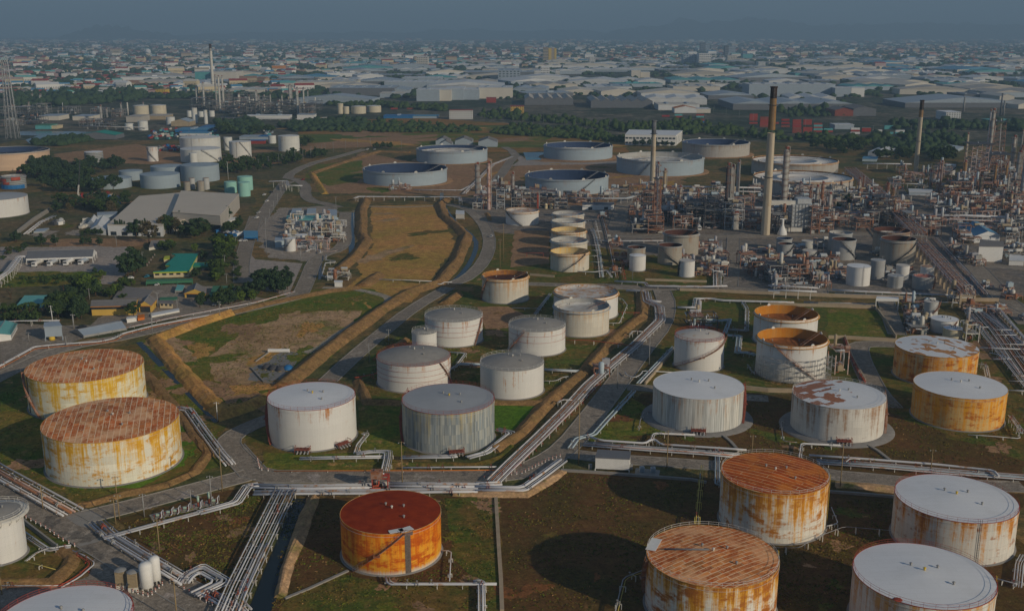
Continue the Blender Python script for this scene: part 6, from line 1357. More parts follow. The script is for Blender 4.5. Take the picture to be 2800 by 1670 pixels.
for i,(x0,y0,x1,y1) in enumerate(((1760,330,1950,333),(1790,400,1998,408),(1640,270,1720,272),(1920,500,2080,505),(1750,290,1900,292))): piperun('H',[(x0,y0),(x1,y1)],'w','short white cross pipe over the wide pipe field',2.0,.6,.18,6)
piperun('H',[(1890,960),(1920,1000),(1990,1100)],'wwg','white steps of pipe right of the spotless roof tank',1.8,.6,.2,3)
piperun('H',[(1640,560),(1700,560),(1720,650)],'wp','small white and rust pipes right of the orange tanks',1.8,.6,.2,3)
piperun('H',[(600,355),(640,470),(700,600),(760,700)],'RR','red pipes and valves along the road wall',1.2,.5,.2,4,'red')
piperun('I',[(190,770),(330,870),(440,940),(560,915),(640,905)],'ggw','grey pipes beside the slanting grey wall',.7,.6,.2)
piperun('I',[(230,1035),(340,950),(440,915)],'wg','thin white pipes right of the lower left tank',1.0,.5,.14)
piperun('I',[(230,1035),(500,1110)],'y','thin cream pipe leading right from the lower left tank',1.0,.5,.1)
piperun('I',[(640,950),(760,1000),(840,1060),(700,1180),(540,1270)],'Rrw','red and white pipes along the angled road corner',.5,.5,.16,6,'red')
piperun('I',[(-50,1262),(200,1262),(520,1262)],'rw','rusty pipes below the small brown basin',.5,.7,.2,6,'rusty')
piperun('T',[(560,860),(700,862),(1000,870)],'wg','far pale pipe rack beside the pond',4.0,1.6,.5,14)
piperun('T',[(1500,800),(2000,812),(2250,800)],'wg','far pale pipes at the foot of the distant refinery',3.0,1.6,.5,14)
for i,(x0,y0,x1,y1) in enumerate(((610,720,700,722),(615,870,690,872),(605,912,680,914),(610,960,720,965),(615,830,690,832))): piperun('C',[(x0,y0),(x1,y1)],'w','short white branch pipe right of the row of five tanks',1.0,.6,.2,6)
piperun('D',[(170,870),(470,880)],'rp','rusty pipes in front of the low pale tank',.7,.8,.2,8,'rusty')
piperun('D',[(0,1145),(390,1165)],'wpw','pipes crossing behind the white pipe frame',2.2,.7,.2,6)
piperun('D',[(1600,1300),(1850,1480),(1998,1600)],'wgwgw','white pipes along the upper right of the wide pipe field',1.0,.8,.22,8)
piperun('D',[(1300,770),(1420,900),(1560,1050),(1700,1210)],'pgw','low rusty pipes under the raised rack',.9,.9,.22,9,'rusty')
piperun('G',[(1840,560),(1860,600),(1900,640)],'gg','grey pipes at the foot of the scaffolded tank',.8,.5,.16,5)
piperun('G',[(820,150),(905,155),(1000,158)],'R','red line over the bank beside the open tanks',1.2,.5,.12,6,'red')
piperun('G',[(920,330),(940,300),(1020,305)],'ww','small white loop over the slanting rack, upper one',2.2,.5,.16,5)
piperun('G',[(360,860),(385,835),(470,838)],'ww','small white loop over the slanting rack, lower one',2.2,.5,.16,5)
piperun('G',[(880,620),(900,650),(960,665),(1005,640),(1020,612),(1290,625)],'w','white pipe ring at the road corner before the blue pipes',.9,.5,.2,5)
piperun('H',[(600,1320),(640,1290),(720,1300)],'wr','small white and red crossing behind the rust roofed tank',2.0,.6,.18,4,'red')
# raised pipe rack on thick concrete columns
def raised_rack():
    def half(fr,pts,h,label,col,n,step,w=7.5):
        pts=[Vector((q.x,q.y,0)) for q in PL(fr,pts,h+1)]; o0=Vector((pts[0].x,pts[0].y,0)); pts=[p-o0 for p in pts]; root=thing('pipe_rack',label,'pipe rack',o0)
        for i in range(n):
            L=offs(pts,(i-(n-1)/2)*w/n); zz=h+.4+(1.8 if i%3==0 else 0); b=MB(); b.tube([(q.x,q.y,zz) for q in L],(.22,.3,.18,.26)[i%4],6); b.build('pipe',MT[('pipegrey','pipepink','pipewhite','piperust','lag')[i%5]],root)
        for i in range(len(pts)-1):
            a,c=pts[i],pts[i+1]; L=(c-a).length; m=int(L/step); d=(c-a).normalized(); nr=Vector((-d.y,d.x,0))
            for k in range(m+1):
                q=a+d*(L*k/max(1,m)); b=MB()
                for s_ in (-1,1): b.beam(q+nr*s_*w*.42,q+nr*s_*w*.42+Vector((0,0,h)),1.0 if col=='beigewall' else .4)
                b.beam(q-nr*w/2+Vector((0,0,h-.2)),q+nr*w/2+Vector((0,0,h-.2)),.8 if col=='beigewall' else .4); b.build('portal',MT[col],root)
                b=MB(); 
                for s_ in (-1,1): b.beam(q+nr*s_*w*.45+Vector((0,0,h)),q+nr*s_*w*.45+Vector((0,0,h+2.6)),.22)
                b.beam(q-nr*w*.45+Vector((0,0,h+2.6)),q+nr*w*.45+Vector((0,0,h+2.6)),.22); b.beam(q-nr*w*.45+Vector((0,0,h+1.6)),q+nr*w*.45+Vector((0,0,h+1.6)),.2); b.build('frame',MT['rusty'],root)
            b=MB()
            for s_ in (-1,1):
                for zz in (0,2.6): b.beam(a+nr*s_*w*.45+Vector((0,0,h+zz)),c+nr*s_*w*.45+Vector((0,0,h+zz)),.25)
            b.build('side_beam',MT['pipepink'],root)
    half('D',[(1185,800),(1300,920),(1400,1030),(1560,1205)],6.5,'raised rusty pipe rack on thick beige concrete columns, nearer stretch','beigewall',12,9.5)
    half('D',[(640,235),(800,370),(1000,560),(1180,740)],6.0,'raised pale pipe rack with walkway running to the far refinery','steel',14,14,11)
raised_rack()
# ---------------------------------------------------------------- buildings
def winrow(root, a, c, z, n, w, h, mat='glass', off=.05, frame=False):
    """n windows along the wall from a to c"""
    d=(c-a); L=d.length; d=d/L; nr=Vector((d.y,-d.x,0))
    for i in range(n):
        q=a+d*(L*(i+.5)/n)+nr*off; b=MB(); p0=q-d*w/2; p1=q+d*w/2; t=.08
        b.poly([(p0.x,p0.y,z),(p1.x,p1.y,z),(p1.x,p1.y,z+h),(p0.x,p0.y,z+h)]); q0=p0-nr*t; q1=p1-nr*t
        b.poly([(q0.x,q0.y,z),(p0.x,p0.y,z),(p0.x,p0.y,z+h),(q0.x,q0.y,z+h)]); b.poly([(p1.x,p1.y,z),(q1.x,q1.y,z),(q1.x,q1.y,z+h),(p1.x,p1.y,z+h)]); b.poly([(p0.x,p0.y,z+h),(p1.x,p1.y,z+h),(q1.x,q1.y,z+h),(q0.x,q0.y,z+h)])
        b.build('window', MT[mat], root)
def slab(fr, pts, yb, wall, roof, label, cat='building', name='building', h=None, th=.35, over=.4, wins=None, group=None, posts=False, slope=0.0, band=None, z0=0.0, ridge=0.0, walls=True):
    """building from its eaves line: pts are roof corners (front left first, going anticlockwise seen from above), yb = photo row of the front left foot"""
    if h is None:
        g=P(fr,pts[0][0],yb); h=topz(fr,pts[0][1],g)
    T=[P(fr,x,y,h) for x,y in pts]; o0=Vector((T[0].x,T[0].y,0)); T=[t-o0 for t in T]; n=len(T); root=thing(name,label,cat,o0,group=group)
    area=sum(T[i].x*T[(i+1)%n].y-T[(i+1)%n].x*T[i].y for i in range(n))
    if area<0: T=T[::-1]
    cen=sum(T,Vector())/n
    if walls and not posts:
        b=MB(); I=[cen+(t-cen)*(1-over/max(3,(t-cen).length)) for t in T]
        for i in range(n):
            a,c=I[i],I[(i+1)%n]; b.poly([(a.x,a.y,z0),(c.x,c.y,z0),(c.x,c.y,h),(a.x,a.y,h)])
        b.build('wall',MT[wall],root)
        if z0>0:
            for t in I: b=MB(); b.beam((t.x,t.y,0),(t.x,t.y,z0),.3); b.build('leg',MT[wall],root)
            b=MB(); b.poly([(t.x,t.y,z0) for t in I]); b.build('floor',MT['steel'],root)
        if band:
            b=MB(); 
            for i in range(n):
                a,c=T[i],T[(i+1)%n]; b.poly([(a.x,a.y,h-band[1]),(c.x,c.y,h-band[1]),(c.x,c.y,h-.02),(a.x,a.y,h-.02)])
            b.build('fascia',MT[band[0]],root)
        if wins:
            for (i,cnt,w_,h_,z_) in wins: winrow(root,I[i%n],I[(i+1)%n],z_,cnt,w_,h_)
    if posts:
        for i in range(n):
            a,c=T[i],T[(i+1)%n]; m=max(1,int((c-a).length/6))
            for k in range(m): q=a.lerp(c,k/m); b=MB(); b.beam((q.x,q.y,0),(q.x,q.y,h),.3); b.build('post',MT[wall],root)
        b=MB()
        for i in range(n):
            a,c=T[i],T[(i+1)%n]; b.poly([(a.x,a.y,h-1.0),(c.x,c.y,h-1.0),(c.x,c.y,h),(a.x,a.y,h)])
        b.build('fascia',MT[wall],root)
    b=MB()
    if ridge and n==4:
        l01=(T[1]-T[0]).length; l12=(T[2]-T[1]).length
        A=T if l01>=l12 else T[1:]+T[:1]; m0=(A[0]+A[3])/2; m1=(A[1]+A[2])/2; R0=Vector((m0.x,m0.y,h+ridge)); R1=Vector((m1.x,m1.y,h+ridge))
        b.poly([A[0],A[1],R1,R0]); b.poly([A[2],A[3],R0,R1]); rf=b.build('roof',MT[roof],root)
        if walls or posts:
            b=MB(); b.poly([A[3]*.999,A[0]*.999,R0-Vector((0,0,.1))]); b.poly([A[1],A[2],R1-Vector((0,0,.1))]); b.build('gable',MT[wall],root)
        b=MB(); b.beam(R0,R1,.35,.2); b.build('ridge_cap',MT['steel'],rf)
    else:
        b.poly([(t.x,t.y,h+th) for t in T])
        for i in range(n):
            a,c=T[i],T[(i+1)%n]; b.poly([(a.x,a.y,h),(c.x,c.y,h),(c.x,c.y,h+th),(a.x,a.y,h+th)])
        b.build('roof',MT[roof],root)
    return root
slab('A',[(835,672),(1268,680),(1330,590),(1450,418),(1085,448)],755,'sheetwhite','shedroof','vast beige roofed warehouse, its long left part behind the cypress trees','warehouse','warehouse',wins=[(0,5,4,2.5,.3)])
slab('A',[(1345,572),(1718,602),(1868,432),(1412,406)],690,'sheetbeige','shedroof','right part of the vast beige warehouse with blue loading doors','warehouse','warehouse',wins=[(0,4,9,4,.2)])
slab('A',[(1262,680),(1452,628),(1722,612),(1720,575),(1345,578)],710,'sheetbeige','shedroof','low beige canopy roof along the front of the vast warehouse','canopy','canopy',h=6)
slab('A',[(700,705),(826,712),(862,628),(752,640)],745,'sheetwhite','sheetwhite','white tent roofed hall at the left end of the beige warehouse','hall','tent_hall',ridge=3.5)
slab('A',[(680,660),(745,668),(770,618),(705,622)],690,'sheetwhite','sheetwhite','small white rounded tent beside the beige warehouse','tent','tent_hall',ridge=3)
slab('A',[(757,600),(905,590),(918,568),(758,574)],625,'sheetgrey','sheetgrey','low pale grey shed behind the white tents','shed','shed')
slab('A',[(262,728),(350,722),(382,698),(290,705)],742,'steel','sheetgrey','small flat blue grey roof beside the pale curved wall','shed','shed',posts=True)
slab('A',[(205,935),(722,918),(752,880),(228,890)],985,'white','slate','long truck loading canopy with dark roof and white fascia on tall white posts','canopy','loading_canopy',posts=True,ridge=3.0)
slab('A',[(1195,1040),(1475,1032),(1548,895),(1340,898),(1372,912),(1290,985),(1335,990),(1285,1028)],1085,'cream','tealroof','L shaped office with bright teal green roof and lime band','office','office_building',wins=[(0,5,2.2,1.1,1.4)],band=('limeband',.7))
slab('A',[(1140,1118),(1500,1106),(1502,1092),(1145,1100)],1145,'greenroof','greenroof','long thin green car port in front of the teal roofed office','car port','car_port',posts=True)
slab('A',[(1505,990),(1625,992),(1622,970),(1520,968)],1018,'greenroof','tealroof','small green entrance canopy right of the teal roofed office','canopy','canopy',posts=True)
slab('A',[(1276,942),(1325,938),(1325,915),(1285,918)],965,'cream','limeband','small yellow banded annex behind the teal roof','annex','annex')
slab('A',[(105,1332),(328,1318),(430,1222),(192,1225)],1358,'cream','bluegreenroof','flat pale aqua roofed building behind the palms','building','building',wins=[(1,4,3,1,1.2)])
slab('A',[(705,1308),(1062,1300),(1078,1250),(722,1255)],1380,'yellowwall','greyroof','long yellow workshop with grey roof and orange posts','workshop','workshop',wins=[(0,7,3.2,1.3,3.0)],ridge=1.2,band=('orangeband',.35))
slab('A',[(1078,1300),(1180,1302),(1225,1250),(1112,1242)],1352,'yellowwall','greyroof','small yellow gabled workshop with big pale door, next to the long one','workshop','workshop',wins=[(0,1,5,3,.1)],ridge=2.2,band=('orangeband',.35))
slab('A',[(880,1250),(1152,1245),(1192,1185),(968,1150),(930,1180)],1262,'greyroof','greyroof','old low grey roofed depot behind the yellow workshops','depot','depot')
slab('A',[(1435,1205),(1608,1208),(1612,1165),(1465,1150)],1240,'yellowwall','greyroof','yellow gabled workshop with orange trim at the right','workshop','workshop',wins=[(0,1,9,2.6,.1)],ridge=2.4,band=('orangeband',.3))
slab('A',[(1645,1200),(1822,1190),(1826,1150),(1662,1150)],1228,'greenroof','greenroof','green flat roofed shed beside the car park trees, upper one','shed','shed')
slab('A',[(1630,1240),(1690,1240),(1700,1205),(1636,1200)],1262,'offwhite','greenroof','small green roofed hut below the upper green shed','hut','hut')
slab('A',[(1240,1285),(1350,1288),(1352,1262),(1250,1262)],1320,'cream','greyroof','small cream house with grey roof right of the yellow gables','house','house',wins=[(0,3,1.2,1.2,1.2)])
slab('A',[(1245,1258),(1385,1255),(1385,1235),(1250,1240)],1262,'greenroof','greenroof','low green netted roof behind the small cream house','shed','shed')
slab('A',[(1160,850),(1290,825),(1302,800),(1200,790)],872,'offwhite','greyroof','little grey gabled house above the teal roofed office','house','house',ridge=2)
slab('A',[(1185,1385),(1400,1342),(1396,1325),(1182,1362)],1395,'offwhite','sheetwhite','thin white carport roof beside the road','car port','car_port',posts=True)
slab('A',[(1368,1182),(1425,1182),(1440,1145),(1385,1140)],1205,'steel','bluegreenroof','small teal kiosk roof in the car park','kiosk','kiosk',posts=True)
slab('A',[(1905,765),(2010,766),(2010,720),(1900,718)],795,'brightblue','blueroof','bright blue flat gantry sign over the road','gantry','gantry',posts=True)
slab('A',[(1740,655),(1840,630),(1845,612),(1750,620)],665,'offwhite','sheetwhite','small white slanted roof at the right end of the warehouse','shed','shed',posts=True)
slab('A',[(985,1410),(1070,1396),(1068,1385),(990,1392)],1438,'white','sheetwhite','white site container beside the orange one','container','container')
slab('A',[(1072,1405),(1130,1395),(1128,1370),(1078,1378)],1420,'orange','orange','orange site container beside the white one','container','container')
slab('E',[(392,150),(560,140),(530,95),(398,108)],275,'sheetgrey','sheetgrey','pale grey box on stilts over a yellow base beside the left road','silo box','raised_box',z0=1.9)
g=P('E',470,262); b=MB(); b.cyl((0,0,0),1.3,1.8,14); b.cyl((0,0,1.8),1.35,.1,14); o=b.build('yellow_base',MT['yellow'],loc=g); tag(o,'yellow round base under the pale grey box on stilts','base')
slab('E',[(755,222),(1140,152),(1060,88),(652,172)],248,'steel','sheetgrey','long open sided shed with pale grey roof above the left road','shed','open_shed',posts=True,ridge=1.5)
slab('E',[(-160,250),(100,215),(158,112),(-60,110)],300,'white','bluegreenroof','white walled building with aqua roof at the left edge','building','building',ridge=1.5,wins=[(1,7,.8,3,1)])
slab('B',[(1558,588),(1628,590),(1626,562),(1560,558)],628,'offwhite','sheetwhite','small white cabin beside the head of the refinery road','cabin','cabin',z0=.5)
slab('B',[(608,1120),(678,1120),(678,1108),(610,1106)],1155,'white','sheetwhite','tiny white hut by the arched valve station','hut','hut')
slab('B',[(235,640),(558,628),(556,600),(240,602)],655,'aquasheet','bluegreenroof','pale aqua building with red doors in the pump yard','pump house','pump_house',wins=[(0,2,3,2,.2)])
slab('B',[(558,598),(632,598),(632,555),(562,552)],640,'pipeblue','sheetgrey','small pale blue control cabin at the corner of the pump yard','cabin','cabin')
slab('B',[(285,708),(400,712),(432,640),(318,638)],722,'sheetgrey','greyroof','grey roofed shelter in the pump yard, left one','shelter','shelter',posts=True)
slab('B',[(470,712),(545,715),(555,655),(490,652)],725,'sheetgrey','sheetgrey','pale roofed shelter in the pump yard, right one','shelter','shelter',posts=True)
slab('B',[(270,585),(352,582),(355,545),(285,546)],598,'steel','sheetgrey','small grey canopy at the back of the pump yard, left one','canopy','canopy',posts=True)
slab('B',[(395,585),(468,582),(470,543),(402,545)],598,'steel','sheetgrey','small grey canopy at the back of the pump yard, right one','canopy','canopy',posts=True)
slab('B',[(145,800),(220,795),(222,765),(150,770)],850,'pipeblue','sheetgrey','small grey blue hut left of the pump yard tanks','hut','hut')
slab('C',[(546,515),(800,512),(795,495),(548,500)],555,'white','slate','long low white building with dark roof equipment beside the refinery road','building','building',wins=[(0,2,3,2,.1)])
slab('U',[(2012,918),(2360,922),(2405,890),(2040,884)],988,'white','roof_white','large white office block with grey window rows beyond the huge tanks','office block','office_block',wins=[(0,14,3.4,2.0,2.0),(0,14,3.4,2.0,7.5),(1,4,2,9,1)])
slab('D',[(1645,840),(1842,842),(1840,805),(1655,785)],958,'white','greyroof','white box building with gritty grey roof right of the refinery road','building','building')
slab('D',[(1612,760),(1815,752),(1640,645),(1545,700)],812,'sheetwhite','blueroof','blue and white roofed hall right of the raised pipe rack','hall','hall',ridge=3)
slab('D',[(1490,690),(1575,692),(1570,655),(1478,658)],735,'sheetwhite','blueroof','small light blue roofed lean to left of the blue and white hall','shed','shed')
slab('D',[(1500,750),(1600,770),(1590,730),(1510,715)],800,'cream','offwhite','cream lean to on the left of the blue and white hall','shed','shed')
slab('D',[(560,585),(725,592),(715,560),(560,548)],635,'offwhite','sheetgrey','pale cabin with light blue grey roof beside the refinery service road','cabin','cabin',wins=[(0,2,1.5,1.5,1.2)])
slab('D',[(1100,415),(1285,418),(1285,395),(1095,390)],440,'sheetgrey','sheetwhite','long white roofed shed amid the right hand pipework','shed','shed')
slab('D',[(780,100),(935,108),(1000,75),(860,66)],135,'sheetwhite','sheetwhite','white roofed open shed beyond the raised pipe rack','shed','shed',ridge=2)
slab('D',[(1240,108),(1395,112),(1530,60),(1290,55)],130,'sheetgrey','sheetgrey','large pale grey shed behind the lattice scaffold','shed','shed',ridge=2)
slab('D',[(735,155),(850,158),(860,140),(745,138)],175,'pipeblue','blueroof','small blue roof beyond the raised pipe rack','shed','shed')
slab('D',[(1880,950),(2000,955),(2000,915),(1885,905)],985,'white','sheetwhite','white cabin right of the gritty roofed white box','cabin','cabin')
slab('D',[(845,1248),(1020,1252),(1018,1238),(848,1232)],1330,'white','roof_white','white flat beam gantry over the service road','gantry','gantry',posts=True)
slab('K',[(1078,105),(1392,120),(1402,52),(1100,35)],222,'white','slate','white container like shelter on short legs with dark roof beside the road','shelter','equipment_shelter',z0=.8,over=.15)
for i,(x,y) in enumerate(((1035,200),(1400,205))):
    g=P('K',x,y); b=MB(); b.box((0,0,.75),(1.1,.8,1.5)); b.box((0,-.42,.9),(.7,.06,.9)); o=b.build('equipment_box',MT['steel'],loc=g); tag(o,'small grey equipment box at the %s end of the white shelter'%('left' if i==0 else 'right'),'equipment box')
slab('K',[(1435,255),(1655,268),(1665,215),(1445,195)],262,'galv','concrete','low grey concrete plinth carrying two transformers','plinth','plinth',h=.25,th=.1)
for i,(x,y) in enumerate(((1500,235),(1600,240))):
    g=P('K',x,y); root=thing('transformer','small pale blue grey transformer, %s of the pair beside the white shelter'%('left' if i==0 else 'right'),'transformer',g); b=MB(); b.box((0,0,1.1),(1.5,1.1,1.5)); b.build('tank_body',MT['galv'],root)
    b=MB(); 
    for k in range(5): b.box((-.6+k*.3,-.7,1.0),(.06,.3,1.2))
    b.build('cooling_fins',MT['pipeblue'],root); b=MB(); b.tube([(-.5,0,2.0),(.5,0,2.0)],.22,8); b.build('conservator',MT['galv'],root)
slab('D',[(60-60,1200),(90,1205),(90,1185),(0,1182)],1215,'white','roof_white','white flat roof at the left end of the long beige wall','roof','hut')
for i,(x,y,mt) in enumerate(((85,590,'darksteel'),(140,600,'darksteel'),(195,605,'darksteel'),(250,600,'brightblue'))):
    g=P('F',x,y); root=thing('tarpaulin_stack','%s in the small yard inside the grassy basin'%('dark covered stack, %s of the row,'%('first','second','third')[i] if i<3 else 'blue covered stack at the right end'),'covered stack',g,.7,group='covered stacks in the basin yard')
    b=MB(); b.lathe((0,0,0),[(2.3,0),(2.2,.9),(1.2,1.8),(.1,2.0)],4); b.build('cover',MT[mt],root); b=MB(); b.box((0,0,.1),(3.6,3.6,.2)); b.build('pallet',MT['wood'],root)
g=P('F',178,468); b=MB(); b.lathe((0,0,0),[(.1,0),(.1,.1)],6); b=MB(); b.tube([(-4.5,0,.9),(-4.3,0,.9),(4.3,0,.9),(4.5,0,.9)],.85,12); o=b.build('pipe_bundle',MT['white'],loc=g); tag(o,'white bundle lying at the back of the basin yard','pipe bundle')
# ---------------------------------------------------------------- mobile crane, poles, bollards, trucks, cars
def crane(fr,x,yb,xt,yt,label,col='darksteel'):
    g=P(fr,x,yb); root=thing('mobile_crane',label,'crane',g); h=topz(fr,yt,g); dx=(xt-x)/FR[fr][2]*mpp(g)
    b=MB(); b.box((0,0,1.6),(8,2.8,1.6)); b.build('chassis',MT['red'],root); b=MB(); b.box((-2.5,0,3.2),(2.2,2.4,1.8)); b.build('cab',MT['red'],root)
    for k in range(4): 
        b=MB(); b.tube([(-3+2*k,-1.5,.7),(-3+2*k,1.5,.7)],.7,10); b.build('wheel',MT['tyre'],root)
    b=MB(); b.beam((0,0,2.5),(dx*.35,0,h*.36),.9); b.build('lower_boom',MT['offwhite'],root); b=MB(); b.beam((dx*.33,0,h*.34),(dx,0,h),.5); b.build('upper_boom',MT[col],root)
crane('A',610,470,655,160,'mobile crane with a very tall dark boom in the equipment yard')
crane('A',165,270,232,155,'small dark crane boom beside the peach coloured tank')
PO='tall timber light poles'; POLEP=None
def pole(fr,x,yt,yb,label,mat='wood',lamp=True,group=PO,r=.14):
    g=P(fr,x,yb); h=topz(fr,yt,g); root=thing('light_pole',label,'pole',g,group=group)
    b=MB(); b.cyl((0,0,0),r*1.25,h,8,r2=r*.8); b.build('post',MT[mat],root)
    if lamp:
        b=MB(); b.beam((-.8,0,h-.25),(.8,0,h-.25),.07); b.build('cross_arm',MT[mat],root)
        for s_ in (-.8,.8): b=MB(); b.lathe((s_,-.1,h-.5),[(.2,0),(.16,.18),(.05,.25)],8); b.build('floodlight',MT['steel'],root)
    return root
for fr,x,yt,yb,label in (
 ('I',1052,268,440,'tan pole, upper half visible, beside the lower right foot of the front rusted tank'),('I',1078,430,658,'tan pole standing at the bridge corner beside a shorter one'),('I',1045,475,705,'short tan pole at the bridge corner'),('I',1302,425,635,'grey pole at the left end of the pump row'),
 ('I',388,350,562,'tan pole beside the slanting thick pipes'),('I',18,1050,1335,'tan pole at the left edge by the small brown basin'),('I',1440,655,955,'tan pole in the middle of the brown grass plot'),('I',1600,1215,1600,'tan pole at the bottom edge by the zigzag pipe loop'),
 ('I',2005,10,405,'tall tan pole at the road junction'),('I',1725,390,545,'grey pole with twin round lamps in the pump row'),('I',1910,262,540,'grey pole behind the right end of the pump row'),
 ('F',1143,1160,1510,'tall tan pole between the two front tanks'),('F',884,400,542,'thin grey pole on the road behind the hooped tank'),('F',1037,285,400,'thin grey pole on the road farther behind the hooped tank'),
 ('G',520,830,1345,'tall tan pole left of the white shelter'),('G',1070,340,562,'thin grey pole left of the zigzag stair tank'),('G',822,550,752,'thin grey pole at the road corner by the valve crossing'),('G',1208,1075,1375,'tan pole right of the white shelter'),('G',1873,1110,1250,'short tan pole behind the rust roofed tank'),
 ('H',1682,1115,1110,'x'),('M',1400,25,288,'tan pole right of the rust roofed tank'),('H',1270,1220,1392,'tan pole behind the white roofed tank at the right'),('E',1962,820,992,'white pole beside the dark corner of the dike'),('H',1350,70,230,'x'),
 ('A',1118,880,1005,'blue and white mast with a mushroom lamp beside the teal roofed office'),('A',1782,178,320,'white mast with a mushroom head beside the aqua tanks'),('A',910,755,835,'grey pole on the bare strip'),('A',443,740,832,'grey pole behind the loading canopy'),
 ('A',408,1300,1425,'white pole beside the palms'),('A',575,1365,1480,'grey pole above the long open sided shed'),('A',700,1165,1255,'grey pole in the belt of trees'),('A',1235,1195,1330,'grey pole in the car park of the yellow workshops'),('A',1385,1250,1330,'grey pole beside the small cream house'),
 ('A',1842,760,860,'grey pole at the top of the car park'),('A',1770,1050,1130,'grey pole by the green strip'),('A',1755,905,990,'grey pole in the green strip'),('A',1718,1265,1400,'pole on the roadside below the car park'),('A',1190,1350,1460,'pole beside the white carport'),
 ('B',85,700,905,'red and white pole at the left of the pump yard'),('B',350,860,960,'pole at the corner by the pump yard'),('B',765,560,700,'pole beside the narrow canal'),('B',625,450,540,'pole at the head of the pump yard'),('B',1932,660,960,'tall ochre pole by the refinery road'),('B',1905,780,1000,'shorter ochre pole by the refinery road'),
 ('E',1378,20,235,'thin pole at the dike corner'),('E',600,230,320,'thin pole on the left road'),('E',262,190,275,'thin pole beside the covered pipes'),('E',670,30,160,'grey pole behind the long open sided shed'),('E',475,0,100,'white pole behind the box on stilts'),
 ('D',1140,1400,1484,'x'),('C',940,895,1098,'thin pole with a round head in front of the slim white tank'),('C',1262,640,780,'thin pole left of the steel columns')):
    if label!='x': pole(fr,x,yt,yb,label,'white' if 'white' in label.split()[0:1] else ('wood' if ('tan' in label.split()[:2] or 'ochre' in label) else 'steel'))
rr=random.Random(5)
def poles_along(fr,pts,n,hpx,label,group):
    pts=PL(fr,pts); tot=sum((pts[i+1]-pts[i]).length for i in range(len(pts)-1)); proto=None
    for k in range(n):
        t=tot*(k+.5)/n; i=0
        while t>(pts[i+1]-pts[i]).length and i<len(pts)-2: t-=(pts[i+1]-pts[i]).length; i+=1
        q=pts[i]+(pts[i+1]-pts[i]).normalized()*t
        root=thing('street_pole',label,'pole',q,group=group); b=MB(); b.cyl((0,0,0),.16,hpx,6,r2=.11); b.build('post',MT['steel'],root); b=MB(); b.beam((-1,0,hpx-.2),(1,0,hpx-.2),.12); b.build('cross_arm',MT['steel'],root)
poles_along('B',[(-20,260),(250,180),(560,110),(850,60),(1200,90)],13,11,'thin grey pole along the dual road behind the floating roof tanks','poles along the dual road')
poles_along('N',[(1000,1240),(1500,1300),(2000,1220),(2470,1080)],10,11,'thin grey pole along the tree belt road','poles along the tree belt')
poles_along('U',[(1150,820),(1500,845),(2000,880),(2400,900)],16,9,'far thin pole along the highway','poles along the highway')
poles_along('W',[(60,700),(700,840),(1500,920),(2100,900)],14,12,'far thin pole near the container yard','poles near the container yard')
poles_along('B',[(60,760),(130,600),(190,470),(240,380)],6,9,'thin pole along the road left of the pump yard','poles left of the pump yard')
poles_along('D',[(560,1000),(1000,1010),(1300,1100)],4,7,'thin pole among the cluster of small tanks','poles among the small tanks')
BOLG='red and white marker posts along the kerbs'; bp=None
def bollards(fr,pts,n,label):
    global bp
    pts=PL(fr,pts); tot=sum((pts[i+1]-pts[i]).length for i in range(len(pts)-1))
    for k in range(n):
        t=tot*(k+.5)/n; i=0
        while t>(pts[i+1]-pts[i]).length and i<len(pts)-2: t-=(pts[i+1]-pts[i]).length; i+=1
        q=pts[i]+(pts[i+1]-pts[i]).normalized()*t
        if bp is None:
            r=thing('marker_post',label,'marker post',q,group=BOLG); b=MB(); b.cyl((0,0,0),.16,.55,8); b.cyl((0,0,.78),.16,.2,8); a1=b.build('post',MT['white'],r); b=MB(); b.cyl((0,0,.55),.165,.23,8); b.cyl((0,0,.98),.165,.14,8); a2=b.build('red_band',MT['pipered'],r); bp=(r,[(a1,[]),(a2,[])])
        else: dup(bp[0],bp[1],q,label=label)
bollards('I',[(215,640),(420,750),(560,850),(700,915)],11,'red and white post on the kerb left of the lower left road')
bollards('I',[(980,1280),(1160,1310),(1350,1360),(1480,1240)],12,'red and white post around the silos and cooler boxes')
bollards('I',[(1520,1190),(1600,1260),(1800,1380),(2000,1480)],10,'red and white post along the kerb by the zigzag pipe loop')
bollards('K',[(300,262),(420,250),(520,200),(640,140),(780,90)],14,'red and white post on the kerb left of the white shelter')
bollards('K',[(60,300),(180,292)],3,'red and white post near the little bridge')
bollards('F',[(10,1300),(30,1385),(120,1395)],6,'yellow tipped post round the grass corner in front of the smooth white tank')
bollards('K',[(200,245),(330,180),(460,80)],9,'red post under the slanting pipe rack')
bollards('A',[(1140,1000),(1215,900)],5,'post beside the drive of the teal roofed office')
